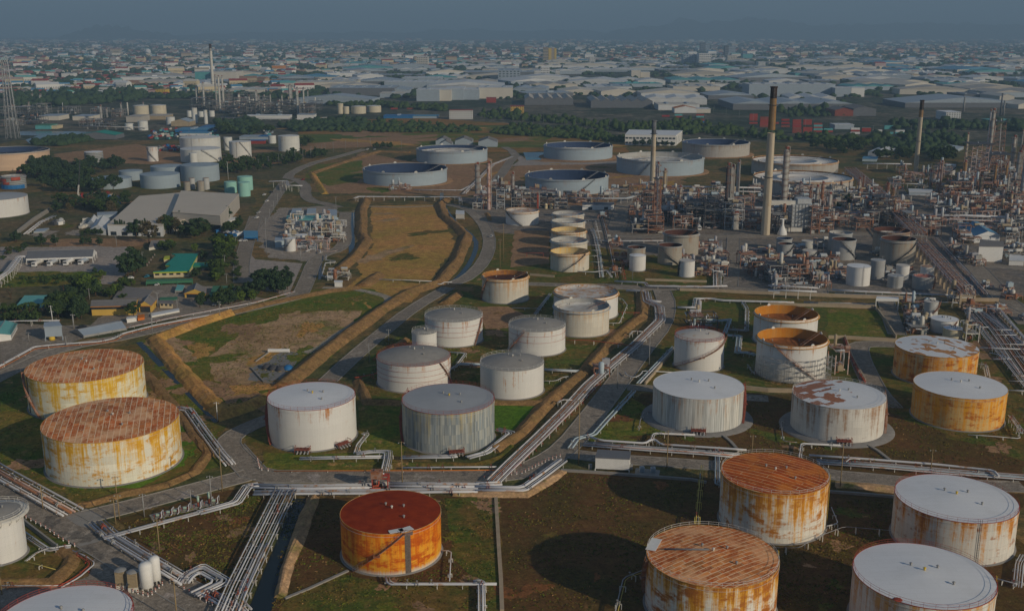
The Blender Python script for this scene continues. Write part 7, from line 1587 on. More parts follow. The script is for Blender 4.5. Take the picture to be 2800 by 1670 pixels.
def car(fr,x,y,rz,mat,label,s=1.0,truck=False,group=None):
    g=P(fr,x,y); root=thing('truck' if truck else 'car',label,'truck' if truck else 'car',g,rz,group)
    if truck:
        b=MB(); b.box((-3.4,0,1.7),(2.0,2.4,2.4)); b.build('cab',MT['white'],root); b=MB(); b.box((-4.42,0,2.1),(.06,2.0,.9)); b.build('windscreen',MT['glass'],root)
        b=MB(); b.tube([(-2.0,0,2.1),(-1.8,0,2.1),(4.6,0,2.1),(4.8,0,2.1)],1.15,14); b.build('tank_body',MT[mat],root); wx=(-3.4,2.2,3.6)
    else:
        b=MB(); L,H=2.1,.75; prof=[(-L,.35),(-L,.75),(-L*.55,.85),(-L*.28,1.4),(L*.45,1.42),(L*.78,.95),(L,.85),(L,.35)]; n=len(prof)
        for y_ in (-.85,.85): b.v += [(p[0],y_*(.86 if p[1]>1.2 else 1),p[1]) for p in prof]
        for i in range(n-1): b.face((i,i+1,n+i+1,n+i))
        b.face(range(n)); b.face(range(2*n-1,n-1,-1)); b.face((0,n,2*n-1,n-1)); b.build('body',MT[mat],root)
        b=MB(); b.box((-.95,0,1.12),(.5,1.5,.4)); b.box((.1,0,1.16),(1.5,1.68,.32)); b.build('windows',MT['glass'],root); wx=(-1.3,1.3)
    for w_ in wx:
        for s_ in (-1,1): b=MB(); q=1.0 if truck else .78; b.tube([(w_,s_*q,.38),(w_,s_*(q+.22),.38)],.42 if truck else .33,10); b.build('wheel',MT['tyre'],root)
for i,(x,y) in enumerate(((295,990),(415,985),(540,980),(655,975))): car('A',x,y,1.45,('offwhite','galv','white','sheetgrey')[i],'white tanker truck, %s from the left under the loading canopy'%('first','second','third','fourth')[i],truck=True,group='tanker trucks under the loading canopy')
plain('carblue',(.05,.25,.35),.35,.05); plain('carred',(.35,.04,.03),.35,.05); plain('carsilver',(.5,.5,.5),.35,.05); plain('carblack',(.03,.03,.035),.35,.05)
for x,y,rz,m,l in ((1150,1078,1.4,'carblue','teal blue car driving left of the teal roofed office'),(1592,1028,.2,'carblack','black car under the small green entrance canopy'),(1232,1140,1.4,'white','white car under the green car port'),(1015,1092,.3,'white','white car beside the big dark tree'),(1690,1300,.3,'carsilver','silver car on the roadside below the yellow workshops'),
  (548,1195,1.0,'carred','dark red car beside the belt of trees'),(1880,800,.3,'white','white car at the top of the car park'),(1908,800,.3,'carsilver','silver car at the top of the car park'),(640,1475,.3,'carblack','dark car beside the long open sided shed')): car('A',x,y,rz,m,l)
for x,y,m,l in ((65,440,'white','white van nearest the bend of the road left of the pump yard'),(85,490,'white','white car parked on the road left of the pump yard'),(20,580,'carsilver','silver car farther down the road left of the pump yard'),(5,620,'white','white bus like vehicle at the lower end of that road'),(118,420,'carblack','dark car on the road left of the pump yard'),(1838,765,'carsilver','silver car on the sloping refinery road'),(366,322,'carred','red car on the road by the canal bridge'),(870,85,'white','white car on the dual road'),(925,86,'carsilver','grey car on the dual road')): car('B',x,y,1.3,m,l)
g=P('V',1205,1300); car('V',1205,1300,1.5,'white','white truck beside the maroon open tank in the refinery',truck=True)
# junk and materials in the equipment yards: individually placed crates and containers
yc=0
for fr,reg,n,cols in (('A',(580,430,930,510),46,('carred','brightblue','offwhite','steel','redbrown','tan','bluegreenroof')),('A',(640,640,700,700),8,('steel','offwhite')),('A',(420,640,500,680),8,('steel','white','darksteel')),('N',(20,760,1000,900),70,('brightblue','aquasheet','offwhite','carred','steel','pinksheet','bluegreenroof')),('N',(150,990,440,1060),22,('carred','brightblue','steel','offwhite')),('N',(1200,780,1760,840),20,('white','sheetgrey','aquasheet')),('A',(1640,730,1900,765),14,('white','carsilver','brightblue','carblack'))):
    for k in range(n):
        x=rr.uniform(reg[0],reg[2]); y=rr.uniform(reg[1],reg[3]); g=P(fr,x,y); c=rr.choice(cols); b=MB(); L=rr.uniform(2.5,7); b.box((0,0,1.1),(L,2.3,rr.uniform(1.4,2.6))); b.box((0,0,.15),(L*.9,2.0,.3)); b.box((L*.2,0,2.5),(L*.3,1.6,.25)); o=b.build('equipment_box',MT[c],loc=g,rz=rr.uniform(0,3))
        nm={'carred':'red','brightblue':'blue','offwhite':'off white','steel':'grey','redbrown':'red brown','tan':'tan','bluegreenroof':'teal','darksteel':'dark grey','white':'white','aquasheet':'aqua','pinksheet':'pink','sheetgrey':'pale grey','carsilver':'silver','carblack':'black'}[c]
        tag(o,f'{nm} box or crate in the crowded storage yard on the left','crate','boxes and crates in the storage yards')
# ---------------------------------------------------------------- trees
def tree_proto(seed, H, Rr, leaf, shape='round', nl=900, ls=.55):
    rr=np.random.RandomState(seed); root=thing('tree','x','tree',(0,0,-500)); tr=MB(); k=.28*H if shape!='cypress' else .08*H
    lean=rr.uniform(-.3,.3,2); tr.cyl((0,0,0),.035*H,k*1.3,8,r2=.022*H)
    for q in range(5): a=q*1.3+rr.rand(); tr.tube([(0,0,k*(.7+.1*q)),(Rr*.35*math.cos(a),Rr*.35*math.sin(a),k*1.3+H*.12),(Rr*.7*math.cos(a),Rr*.7*math.sin(a),k*1.3+H*.3)],.012*H,5)
    t_=tr.build('trunk',MT['bark'],root)
    cl=[]; nc={'round':26,'cypress':16,'palm':0,'bush':14}[shape]
    for q in range(nc):
        if shape=='cypress': z=H*(.12+.84*(q+.5)/nc); r=Rr*math.sin(math.pi*min(.93,(.25+.75*(q/nc))))*.5; a=rr.rand()*6.3; cl.append((r*.4*math.cos(a),r*.4*math.sin(a),z,max(.35,Rr*.75*(1-(q/nc)**2*.75))))
        else:
            u=rr.rand()**.5; a=rr.rand()*6.28; zf=rr.rand(); rad=Rr*u*math.sqrt(max(.08,1-(2*zf-.85)**2*.75)); cl.append((rad*math.cos(a),rad*math.sin(a),k+(H-k)*(.05+.85*zf),Rr*rr.uniform(.22,.42)))
    V=[];F=[]
    if shape=='palm':
        for q in range(18):
            a=q*.7; dr=rr.uniform(.5,1); 
            for s_ in range(7):
                f=s_/6; x=Rr*f; z=H*.92+Rr*.35*math.sin(f*2.6)*dr-Rr*f*f*.55*(1.4-dr); w_=.5*(1-f)+.12; b_=len(V); c,s=math.cos(a),math.sin(a); V += [(x*c-w_*s,x*s+w_*c,z-.25),(x*c,x*s,z),(x*c+w_*s,x*s-w_*c,z-.25)]
                if s_>0: F += [(b_-3,b_-2,b_+1,b_),(b_-2,b_-1,b_+2,b_+1)]
    else:
        per=nl//len(cl)
        for (cx,cy,cz,cr) in cl:
            for _ in range(per):
                d=rr.normal(size=3); d/=np.linalg.norm(d); rd=cr*(.55+.5*rr.rand()); p=np.array([cx,cy,cz])+d*rd*np.array([1,1,.8]); n_=d+rr.normal(size=3)*.55; n_/=np.linalg.norm(n_); u=np.cross(n_,rr.normal(size=3)); u/=np.linalg.norm(u); v=np.cross(n_,u); s_=ls*rr.uniform(.6,1.3); b_=len(V)
                V += [tuple(p+u*s_*.5),tuple(p+v*s_*.5),tuple(p-u*s_*.5),tuple(p-v*s_*.5)]; F.append((b_,b_+1,b_+2,b_+3))
    me=bpy.data.meshes.new('crown'); me.from_pydata(V,[],F); me.materials.append(MT[leaf]); me.update(); cr_=bpy.data.objects.new('crown',me); COL.objects.link(cr_); cr_.parent=root
    return (root,[(t_,[]),(cr_,[])],H)
PR={'a':tree_proto(1,10,4.6,'leaf',nl=1500,ls=.85),'b':tree_proto(2,10,4.0,'leaf_dark',nl=1500,ls=.85),'c':tree_proto(3,10,5.2,'leaf_dark',nl=1600,ls=.9),'d':tree_proto(4,10,4.6,'leaf_bright',nl=1400,ls=.85),
 'e':tree_proto(5,10,1.1,'leaf_dark','cypress',nl=900,ls=.6),'f':tree_proto(6,8,3.0,'leaf','palm'),'g':tree_proto(7,3,2.2,'leaf','bush',nl=500,ls=.55),'h':tree_proto(8,10,4.4,'leaf_dry',nl=1000,ls=.8)}
TLAB={'a':('green round crowned tree','tree'),'b':('dark green bushy tree','tree'),'c':('dark spreading tree','tree'),'d':('bright green tree','tree'),'e':('slender dark cypress like tree','tree'),'f':('palm with drooping fronds','palm'),'g':('low rounded bush','bush'),'h':('thin dry brownish tree','tree')}
CROWN={}
for k_,p_ in PR.items():
    m_=p_[1][1][0].data; a_=np.empty(len(m_.vertices)*3); m_.vertices.foreach_get('co',a_); CROWN[k_]=a_.reshape(-1,3)
usedp=set()
def tree(fr,x,y,h,kind,where,group):
    root,parts,H=PR[kind]; g=P(fr,x,y); s=h/H; w_=s*rnd.uniform(.85,1.2); lab=f'{TLAB[kind][0]} {where}'; rz=rnd.uniform(0,6.28)
    if kind not in usedp:
        usedp.add(kind); r=root; r.location=g; r.rotation_euler=(0,0,rz); r.scale=(w_,w_,s); r['label']=lab; r['group']=group
    else: r=dup(root,parts,g,rz,(w_,w_,s),lab,group)
    r['category']=TLAB[kind][1]; r.name={'f':'palm_tree','g':'bush','e':'cypress_tree'}.get(kind,'broadleaf_tree'); return r
def inpoly(x,y,p):
    c=False
    for i in range(len(p)):
        x0,y0=p[i]; x1,y1=p[i-1]
        if (y0>y)!=(y1>y) and x<(x1-x0)*(y-y0)/(y1-y0)+x0: c=not c
    return c
def grove(fr,poly,n,hs,kinds,where,group):
    xs=[p[0] for p in poly]; ys=[p[1] for p in poly]; k=0; tr=0
    while k<n and tr<n*30:
        tr+=1; x=rnd.uniform(min(xs),max(xs)); y=rnd.uniform(min(ys),max(ys))
        if inpoly(x,y,poly): tree(fr,x,y,rnd.uniform(*hs),rnd.choice(kinds),where,group); k+=1
FG=[]
def fillspots(fr,poly,n,r,h,seed):
    rr=random.Random(seed); xs=[p[0] for p in poly]; ys=[p[1] for p in poly]; out=[]; tr=0
    while len(out)<n and tr<n*20:
        tr+=1; x=rr.uniform(min(xs),max(xs)); y=rr.uniform(min(ys),max(ys))
        if inpoly(x,y,poly): g=P(fr,x,y); s=rr.uniform(.6,1.4); out.append((g.x,g.y,s*rr.uniform(*r),s*rr.uniform(*h)))
    return out
def fargrove(fr,poly,n,hs,kinds,where,group):
    for (x,y,a,b_) in fillspots(fr,poly,n,(1,1),(1,1),n): FG.append((x,y,rnd.uniform(*hs),rnd.choice(kinds)))
grove('A',[(190,240),(420,215),(860,205),(960,230),(720,300),(720,360),(1080,400),(1000,420),(420,420),(330,370),(190,330)],62,(9,14),'bcbca','in the dense wood between the grey tanks','trees of the wood between the grey tanks')
grove('A',[(400,520),(600,500),(930,470),(1020,440),(1050,470),(920,585),(640,590),(420,590)],34,(7,11),'bcbah','in the belt left of the vast warehouse','trees left of the vast warehouse')
for i,x in enumerate((908,925,945,960,978,1105,1120,1140,1165,1390,1408,1425)): tree('A',x,752 if x<1300 else 690,rnd.uniform(9,13),'e','in the row before the vast warehouse','cypress row before the warehouse')
grove('A',[(1000,740),(1090,740),(1090,760),(1000,760)],4,(8,11),'bb','among the cypresses before the warehouse','cypress row before the warehouse')
grove('A',[(1180,700),(1400,710),(1600,720),(1600,770),(1450,810),(1300,760)],16,(7,12),'abdh','before the right part of the warehouse','trees before the right part of the warehouse')
grove('A',[(1600,700),(1840,700),(1890,640),(1900,700),(1860,730),(1600,740)],12,(5,8),'ab','along the right end of the warehouse','trees before the right part of the warehouse')
tree('A',1765,640,11,'b','standing alone at the canopy of the warehouse','trees before the right part of the warehouse')
tree('A',1165,815,14,'h','tall and thin, left of the little grey gabled house','lone tall trees'); tree('A',1520,760,12,'b','behind the green sheds','lone tall trees')
for x,y,h,k_ in ((1000,1078,13,'b'),(1045,1070,16,'b'),(985,1070,9,'b'),(1070,1040,12,'b')): tree('A',x,y,h,k_,'in the tall dark clump beside the tanker yard','dark clump beside the tanker yard')
grove('A',[(1180,850),(1330,850),(1430,850),(1420,880),(1200,885)],7,(4,6),'gad','above the teal roofed office','shrubs around the teal roofed office')
tree('A',1520,880,5,'d','above the teal roof','shrubs around the teal roofed office'); tree('A',1590,950,7,'b','right of the teal roof','shrubs around the teal roofed office'); tree('A',1525,1085,6,'b','at the corner of the teal roofed office','shrubs around the teal roofed office')
grove('A',[(1680,860),(1820,830),(1830,920),(1740,980),(1680,960)],16,(6,10),'adad','in the green strip beside the car park','trees of the green strip beside the car park')
grove('A',[(1650,1010),(1720,1030),(1740,1130),(1670,1150)],9,(4,7),'dag','in the lower green strip beside the car park','trees of the green strip beside the car park')
grove('A',[(1820,900),(1880,905),(1880,1100),(1825,1110)],14,(1.2,2.5),'gg','along the hedge of the car park','bushes of the car park hedge')
grove('A',[(1550,1270),(1998,1180),(1998,1260),(1640,1330),(1480,1340)],22,(5,8),'aabd','in the belt below the car park','trees below the car park')
grove('B',[(0,1130),(60,1110),(150,1080),(250,1080),(260,1190),(150,1220),(0,1225)],16,(6,9.5),'cbb','in the dark clump by the pump yard corner','trees below the car park')
grove('A',[(640,1140),(760,1150),(790,1210),(690,1260),(540,1290),(560,1220)],18,(5,9),'abad','in the belt above the yellow workshops','trees around the yellow workshops')
grove('A',[(420,1330),(600,1280),(660,1330),(640,1420),(440,1400)],20,(6,10),'bba','left of the yellow workshops','trees around the yellow workshops')
tree('A',1045,1398,8,'a','in front of the yellow workshops','trees around the yellow workshops'); tree('A',960,1250,3,'g','behind the yellow workshops','trees around the yellow workshops')
grove('A',[(830,1240),(920,1180),(960,1195),(870,1255)],7,(3.5,5.5),'adg','left of the grey roofed depot','trees around the yellow workshops')
grove('A',[(960,1120),(1050,1110),(1060,1170),(970,1160)],5,(2.5,5),'gd','beside the drive','trees around the yellow workshops')
for x,y in ((35,1420),(145,1410),(235,1395),(360,1385),(498,1200),(85,1250)): tree('A',x,y,rnd.uniform(6,8),'f','beside the aqua roofed building','palms by the aqua roofed building')
grove('A',[(0,1340),(100,1340),(340,1370),(330,1430),(0,1440)],16,(3,6),'abg','behind the palms','shrubs behind the palms')
grove('A',[(120,1090),(400,1075),(700,1070),(690,1130),(180,1140)],26,(1.5,3.2),'gggd','on the clipped lawn before the tanker yard','bushes of the clipped lawn')
tree('A',800,1085,4.5,'d','at the right end of the clipped lawn','bushes of the clipped lawn'); tree('A',745,1055,4,'b','at the corner of the clipped lawn','bushes of the clipped lawn')
grove('A',[(80,790),(170,790),(160,815),(90,815)],3,(6,8),'bb','left of the loading canopy','trees behind the loading canopy')
for x,y,h in ((325,835,8),(430,832,7),(650,830,6),(700,825,5),(780,835,6),(190,865,5)): tree('A',x,y,h,'b','on the bare strip behind the loading canopy','trees behind the loading canopy')
grove('A',[(0,920),(60,870),(200,860),(40,960)],8,(2,4),'gh','at the left edge by the raised pipes','trees behind the loading canopy')
grove('A',[(540,760),(760,740),(800,750),(620,765)],10,(3,5),'ab','before the white tent halls','trees behind the loading canopy')
fargrove('N',[(830,1190),(1250,1190),(1300,1240),(1700,1130),(2150,1110),(2160,1210),(1700,1300),(1300,1360),(1000,1350),(1000,1230)],70,(6,10),'bcba','in the tree belt behind the blue grey tanks','trees of the belt behind the blue grey tanks')
fargrove('N',[(2160,1130),(2473,1060),(2473,1120),(2250,1180)],14,(5,9),'ab','at the right end of the long tree belt','trees of the belt behind the blue grey tanks')
fargrove('N',[(2000,980),(2240,900),(2260,990),(2150,1010)],14,(6,11),'cb','right of the lone off white tank','trees right of the lone off white tank')
fargrove('N',[(1000,780),(1170,770),(1170,840),(1000,830)],9,(9,13),'c','behind the slim off white tank','trees behind the old white tanks')
fargrove('N',[(1370,790),(1700,790),(1700,830),(1400,830)],14,(8,12),'cb','behind the blue roofed shed','trees behind the old white tanks')
fargrove('D',[(350,60),(780,60),(760,110),(600,130),(560,110),(340,90)],22,(8,13),'aabh','behind the tan floating roof tanks','trees beyond the tan floating roof tanks')
fargrove('D',[(860,120),(1130,100),(1120,170),(900,180)],16,(6,10),'abg','around the white open shed','trees beyond the tan floating roof tanks')
fargrove('D',[(1260,150),(1500,130),(1500,180),(1300,190)],14,(8,14),'bah','in front of the pale grey shed','trees beyond the tan floating roof tanks')
grove('X',[(1060,1010),(1300,900),(1310,990),(1050,1030)],9,(5,8),'b','beside the pale cabin in the refinery','trees inside the refinery')
grove('U',[(2070,985),(2350,985),(2340,1000),(2070,1000)],10,(6,9),'ab','before the white office block','trees before the white office block')
fargrove('B',[(930,65),(1110,60),(1110,80),(930,80)],7,(5,8),'bh','beyond the dual road','trees beyond the dual road')
for p in PR.values():
    if p[0].location.z<-400:
        for c,_ in p[1]: bpy.data.objects.remove(c)
        bpy.data.objects.remove(p[0])
# ---- far woods: masses of foliage clumps nobody could count
def woods(name, spots, leaf, seed, label=None):
    """one mesh of many faceted leaf clumps; spots = (x, y, radius, height)"""
    rr=np.random.RandomState(seed); n=len(spots); S=np.array(spots); 
    base=[(-1,0),(0,0),(1,0)]
    V=np.zeros((n,26,3)); F0=[]
    ring=8
    for k,(rad,z) in enumerate(((.75,.12),(1.0,.5),(.62,.86))):
        for i in range(ring):
            a=2*math.pi*i/ring+k*.4; V[:,k*ring+i,0]=rad*math.cos(a); V[:,k*ring+i,1]=rad*math.sin(a); V[:,k*ring+i,2]=z
    V[:,24]=(0,0,1.03); V[:,25]=(0,0,0)
    for k in range(2):
        for i in range(ring): F0.append((k*ring+i,k*ring+(i+1)%ring,(k+1)*ring+(i+1)%ring,(k+1)*ring+i))
    for i in range(ring): F0.append((16+i,16+(i+1)%ring,24)); 
    V[:,:24,:2]*=rr.uniform(.55,1.3,(n,24,1)); V[:,:25,2]*=rr.uniform(.75,1.2,(n,25))
    V[:,:,0]=V[:,:,0]*S[:,None,2]+S[:,None,0]; V[:,:,1]=V[:,:,1]*S[:,None,2]+S[:,None,1]; V[:,:,2]=V[:,:,2]*S[:,None,3]
    verts=V.reshape(-1,3); me=bpy.data.meshes.new(name); nf4=16; nf3=8
    loops=[]; 
    q=np.array([f for f in F0 if len(f)==4]); t3=np.array([f for f in F0 if len(f)==3]); off=(np.arange(n)*26)
    L4=(q[None]+off[:,None,None]).reshape(-1); L3=(t3[None]+off[:,None,None]).reshape(-1); tot=np.concatenate([L4,L3]); 
    me.vertices.add(len(verts)); me.vertices.foreach_set('co',verts.ravel()); me.loops.add(len(tot)); me.loops.foreach_set('vertex_index',tot.astype(np.int32))
    ls=np.concatenate([np.arange(n*16)*4, n*64+np.arange(n*8)*3]); me.polygons.add(len(ls)); me.polygons.foreach_set('loop_start',ls.astype(np.int32)); me.update(calc_edges=True); me.validate()
    me.materials.append(MT[leaf]); o=bpy.data.objects.new(name,me); COL.objects.link(o); o['kind']='stuff'; 
    if label: o['label']=label; o['category']='wood'
    return o
sp=fillspots('U',[(0,860),(350,820),(620,840),(1010,870),(1030,890),(900,905),(0,900)],420,(1.8,5),(1.5,5.5),1)+fillspots('U',[(1090,900),(1250,850),(1700,880),(2060,935),(2000,970),(1300,925),(1140,915)],400,(1.8,5),(1.5,6),2)
sp+=fillspots('U',[(980,790),(1200,740),(1300,790),(1700,820),(2000,850),(2480,870),(2480,920),(2000,900),(1500,835),(1050,815)],300,(2.5,6),(3,9),3)+fillspots('U',[(0,690),(300,700),(560,720),(800,740),(800,760),(500,740),(0,720)],260,(4,7),(4,8),4)
sp+=fillspots('W',[(0,840),(300,830),(700,900),(1000,930),(1600,950),(1700,1000),(900,960),(0,900)],280,(2.5,6),(3,8),5)+fillspots('W',[(780,760),(1000,710),(1300,720),(1320,790),(900,800)],150,(3,8),(4,11),6)+fillspots('W',[(1550,840),(2488,840),(2488,900),(1600,880)],150,(3,8),(4,10),7)+fillspots('W',[(1400,920),(2100,930),(2100,1000),(1500,1000)],120,(3,6),(3,9),8)
sp+=fillspots('Z',[(100,370),(2470,350),(2470,480),(1400,540),(900,580),(250,560)],330,(5,10),(6,14),9)+fillspots('Z',[(560,1180),(1200,1100),(1500,1090),(1560,1150),(1000,1240),(600,1230)],260,(3,6),(3,6),10)
sp+=fillspots('T',[(1480,840),(1700,820),(1800,880),(1700,920),(1480,900)],160,(4,7),(4,8),11)+fillspots('T',[(1900,860),(2300,810),(2480,830),(2480,880),(2000,900)],420,(3,6),(3,7),12)+fillspots('W',[(1480,1000),(1600,1000),(2000,1020),(1900,1045),(1500,1045)],160,(4,6),(4,8),13)
h_=len(sp)//2; woods('wood', sp[:h_], 'leaf', 5, 'scrub and hedges crossing the far fields')
woods('wood', sp[h_:], 'leaf_dark', 3, 'dark tree belts and scrub around the far fields')
# the belts of trees a kilometre away: leafy crowns gathered into one mass
def leafmass():
    V=[];F=[];base=0; rr=np.random.RandomState(2)
    for x,y,h,k in FG:
        me=CROWN[k]; n=len(me)//4; pick=rr.permutation(n)[:420]; s=h/PR[k][2]; w_=s*rr.uniform(.85,1.25); a=rr.rand()*6.28; c,s_=math.cos(a),math.sin(a)
        q=me.reshape(n,4,3)[pick]*np.array([1,1,1]); cen=q.mean(1,keepdims=True); q=cen+(q-cen)*1.6; q=q.reshape(-1,3); X=q[:,0]*c-q[:,1]*s_; Y=q[:,0]*s_+q[:,1]*c; V.append(np.stack([X*w_+x,Y*w_+y,q[:,2]*s],1))
    V=np.concatenate(V); n=len(V)//4; me=bpy.data.meshes.new('wood'); me.vertices.add(len(V)); me.vertices.foreach_set('co',V.ravel()); me.loops.add(n*4); me.loops.foreach_set('vertex_index',np.arange(n*4,dtype=np.int32)); me.polygons.add(n); me.polygons.foreach_set('loop_start',(np.arange(n)*4).astype(np.int32)); me.update(calc_edges=True); me.materials.append(MT['leaf']); o=bpy.data.objects.new('wood',me); COL.objects.link(o); o['kind']='stuff'; o['label']='dense green tree belts beyond the old white and tan tanks'; o['category']='wood'
leafmass()
# ---------------------------------------------------------------- far factories, town and distant trees
def shed(fr,x0,x1,yb,yt,depth,wall,roof,label=None,ridge=0,yb2=None,group=None,cat='factory',name='factory_building',wins=0,nr=1,skew=0.0):
    a=P(fr,x0,yb); c=P(fr,x1,yb2 or yb); h=topz(fr,yt,a); w=(c-a).length; ang=math.atan2(c.y-a.y,c.x-a.x); root=thing(name,label,cat,a,ang,group)
    b=MB(); b.poly([(0,0,0),(w,0,0),(w,0,h),(0,0,h)]); b.poly([(w,0,0),(w,depth,0),(w,depth,h),(w,0,h)]); b.poly([(0,depth,0),(0,0,0),(0,0,h),(0,depth,h)]); b.poly([(w,depth,0),(0,depth,0),(0,depth,h),(w,depth,h)])
    if ridge:
        for i in range(nr):
            x0_,x1_=w*i/nr,w*(i+1)/nr; b.poly([(x0_,0,h),(x1_,0,h),((x0_+x1_)/2,0,h+ridge)]); b.poly([(x1_,depth,h),(x0_,depth,h),((x0_+x1_)/2,depth,h+ridge)])
    b.build('wall',MT[wall],root); b=MB()
    if ridge:
        for i in range(nr):
            x0_,x1_=w*i/nr,w*(i+1)/nr; m=(x0_+x1_)/2; b.poly([(x0_,-.5,h),(m,-.5,h+ridge),(m,depth+.5,h+ridge),(x0_,depth+.5,h)]); b.poly([(m,-.5,h+ridge),(x1_,-.5,h),(x1_,depth+.5,h),(m,depth+.5,h+ridge)])
    else:
        b.poly([(-.5,-.5,h+.4),(w+.5,-.5,h+.4),(w+.5,depth+.5,h+.4),(-.5,depth+.5,h+.4)]); b.poly([(-.5,-.5,h),(w+.5,-.5,h),(w+.5,-.5,h+.4),(-.5,-.5,h+.4)]); b.poly([(-.5,-.5,h+.4),(-.5,depth+.5,h+.4),(-.5,depth+.5,h),(-.5,-.5,h)]); b.poly([(w+.5,-.5,h),(w+.5,depth+.5,h),(w+.5,depth+.5,h+.4),(w+.5,-.5,h+.4)])
    rf=b.build('roof',MT[roof],root)
    if not ridge and w>40:
        b=MB(); 
        for k in range(int(w/25)): b.box((w*(k+.5)/int(w/25),depth*.5,h+1.2),(5,depth*.5,1.6))
        b.build('skylight',MT['sheetgrey'],rf)
    if wins:
        rows=wins[1]; fh=h/rows
        for r in range(rows): winrow(root,Vector((0,0,0)),Vector((w,0,0)),fh*r+fh*.3,wins[0],w/wins[0]*.55,fh*.42,off=.15)
    return root
F='far factory sheds'
S_=lambda *a,**k: shed(*a,group=F,**k)
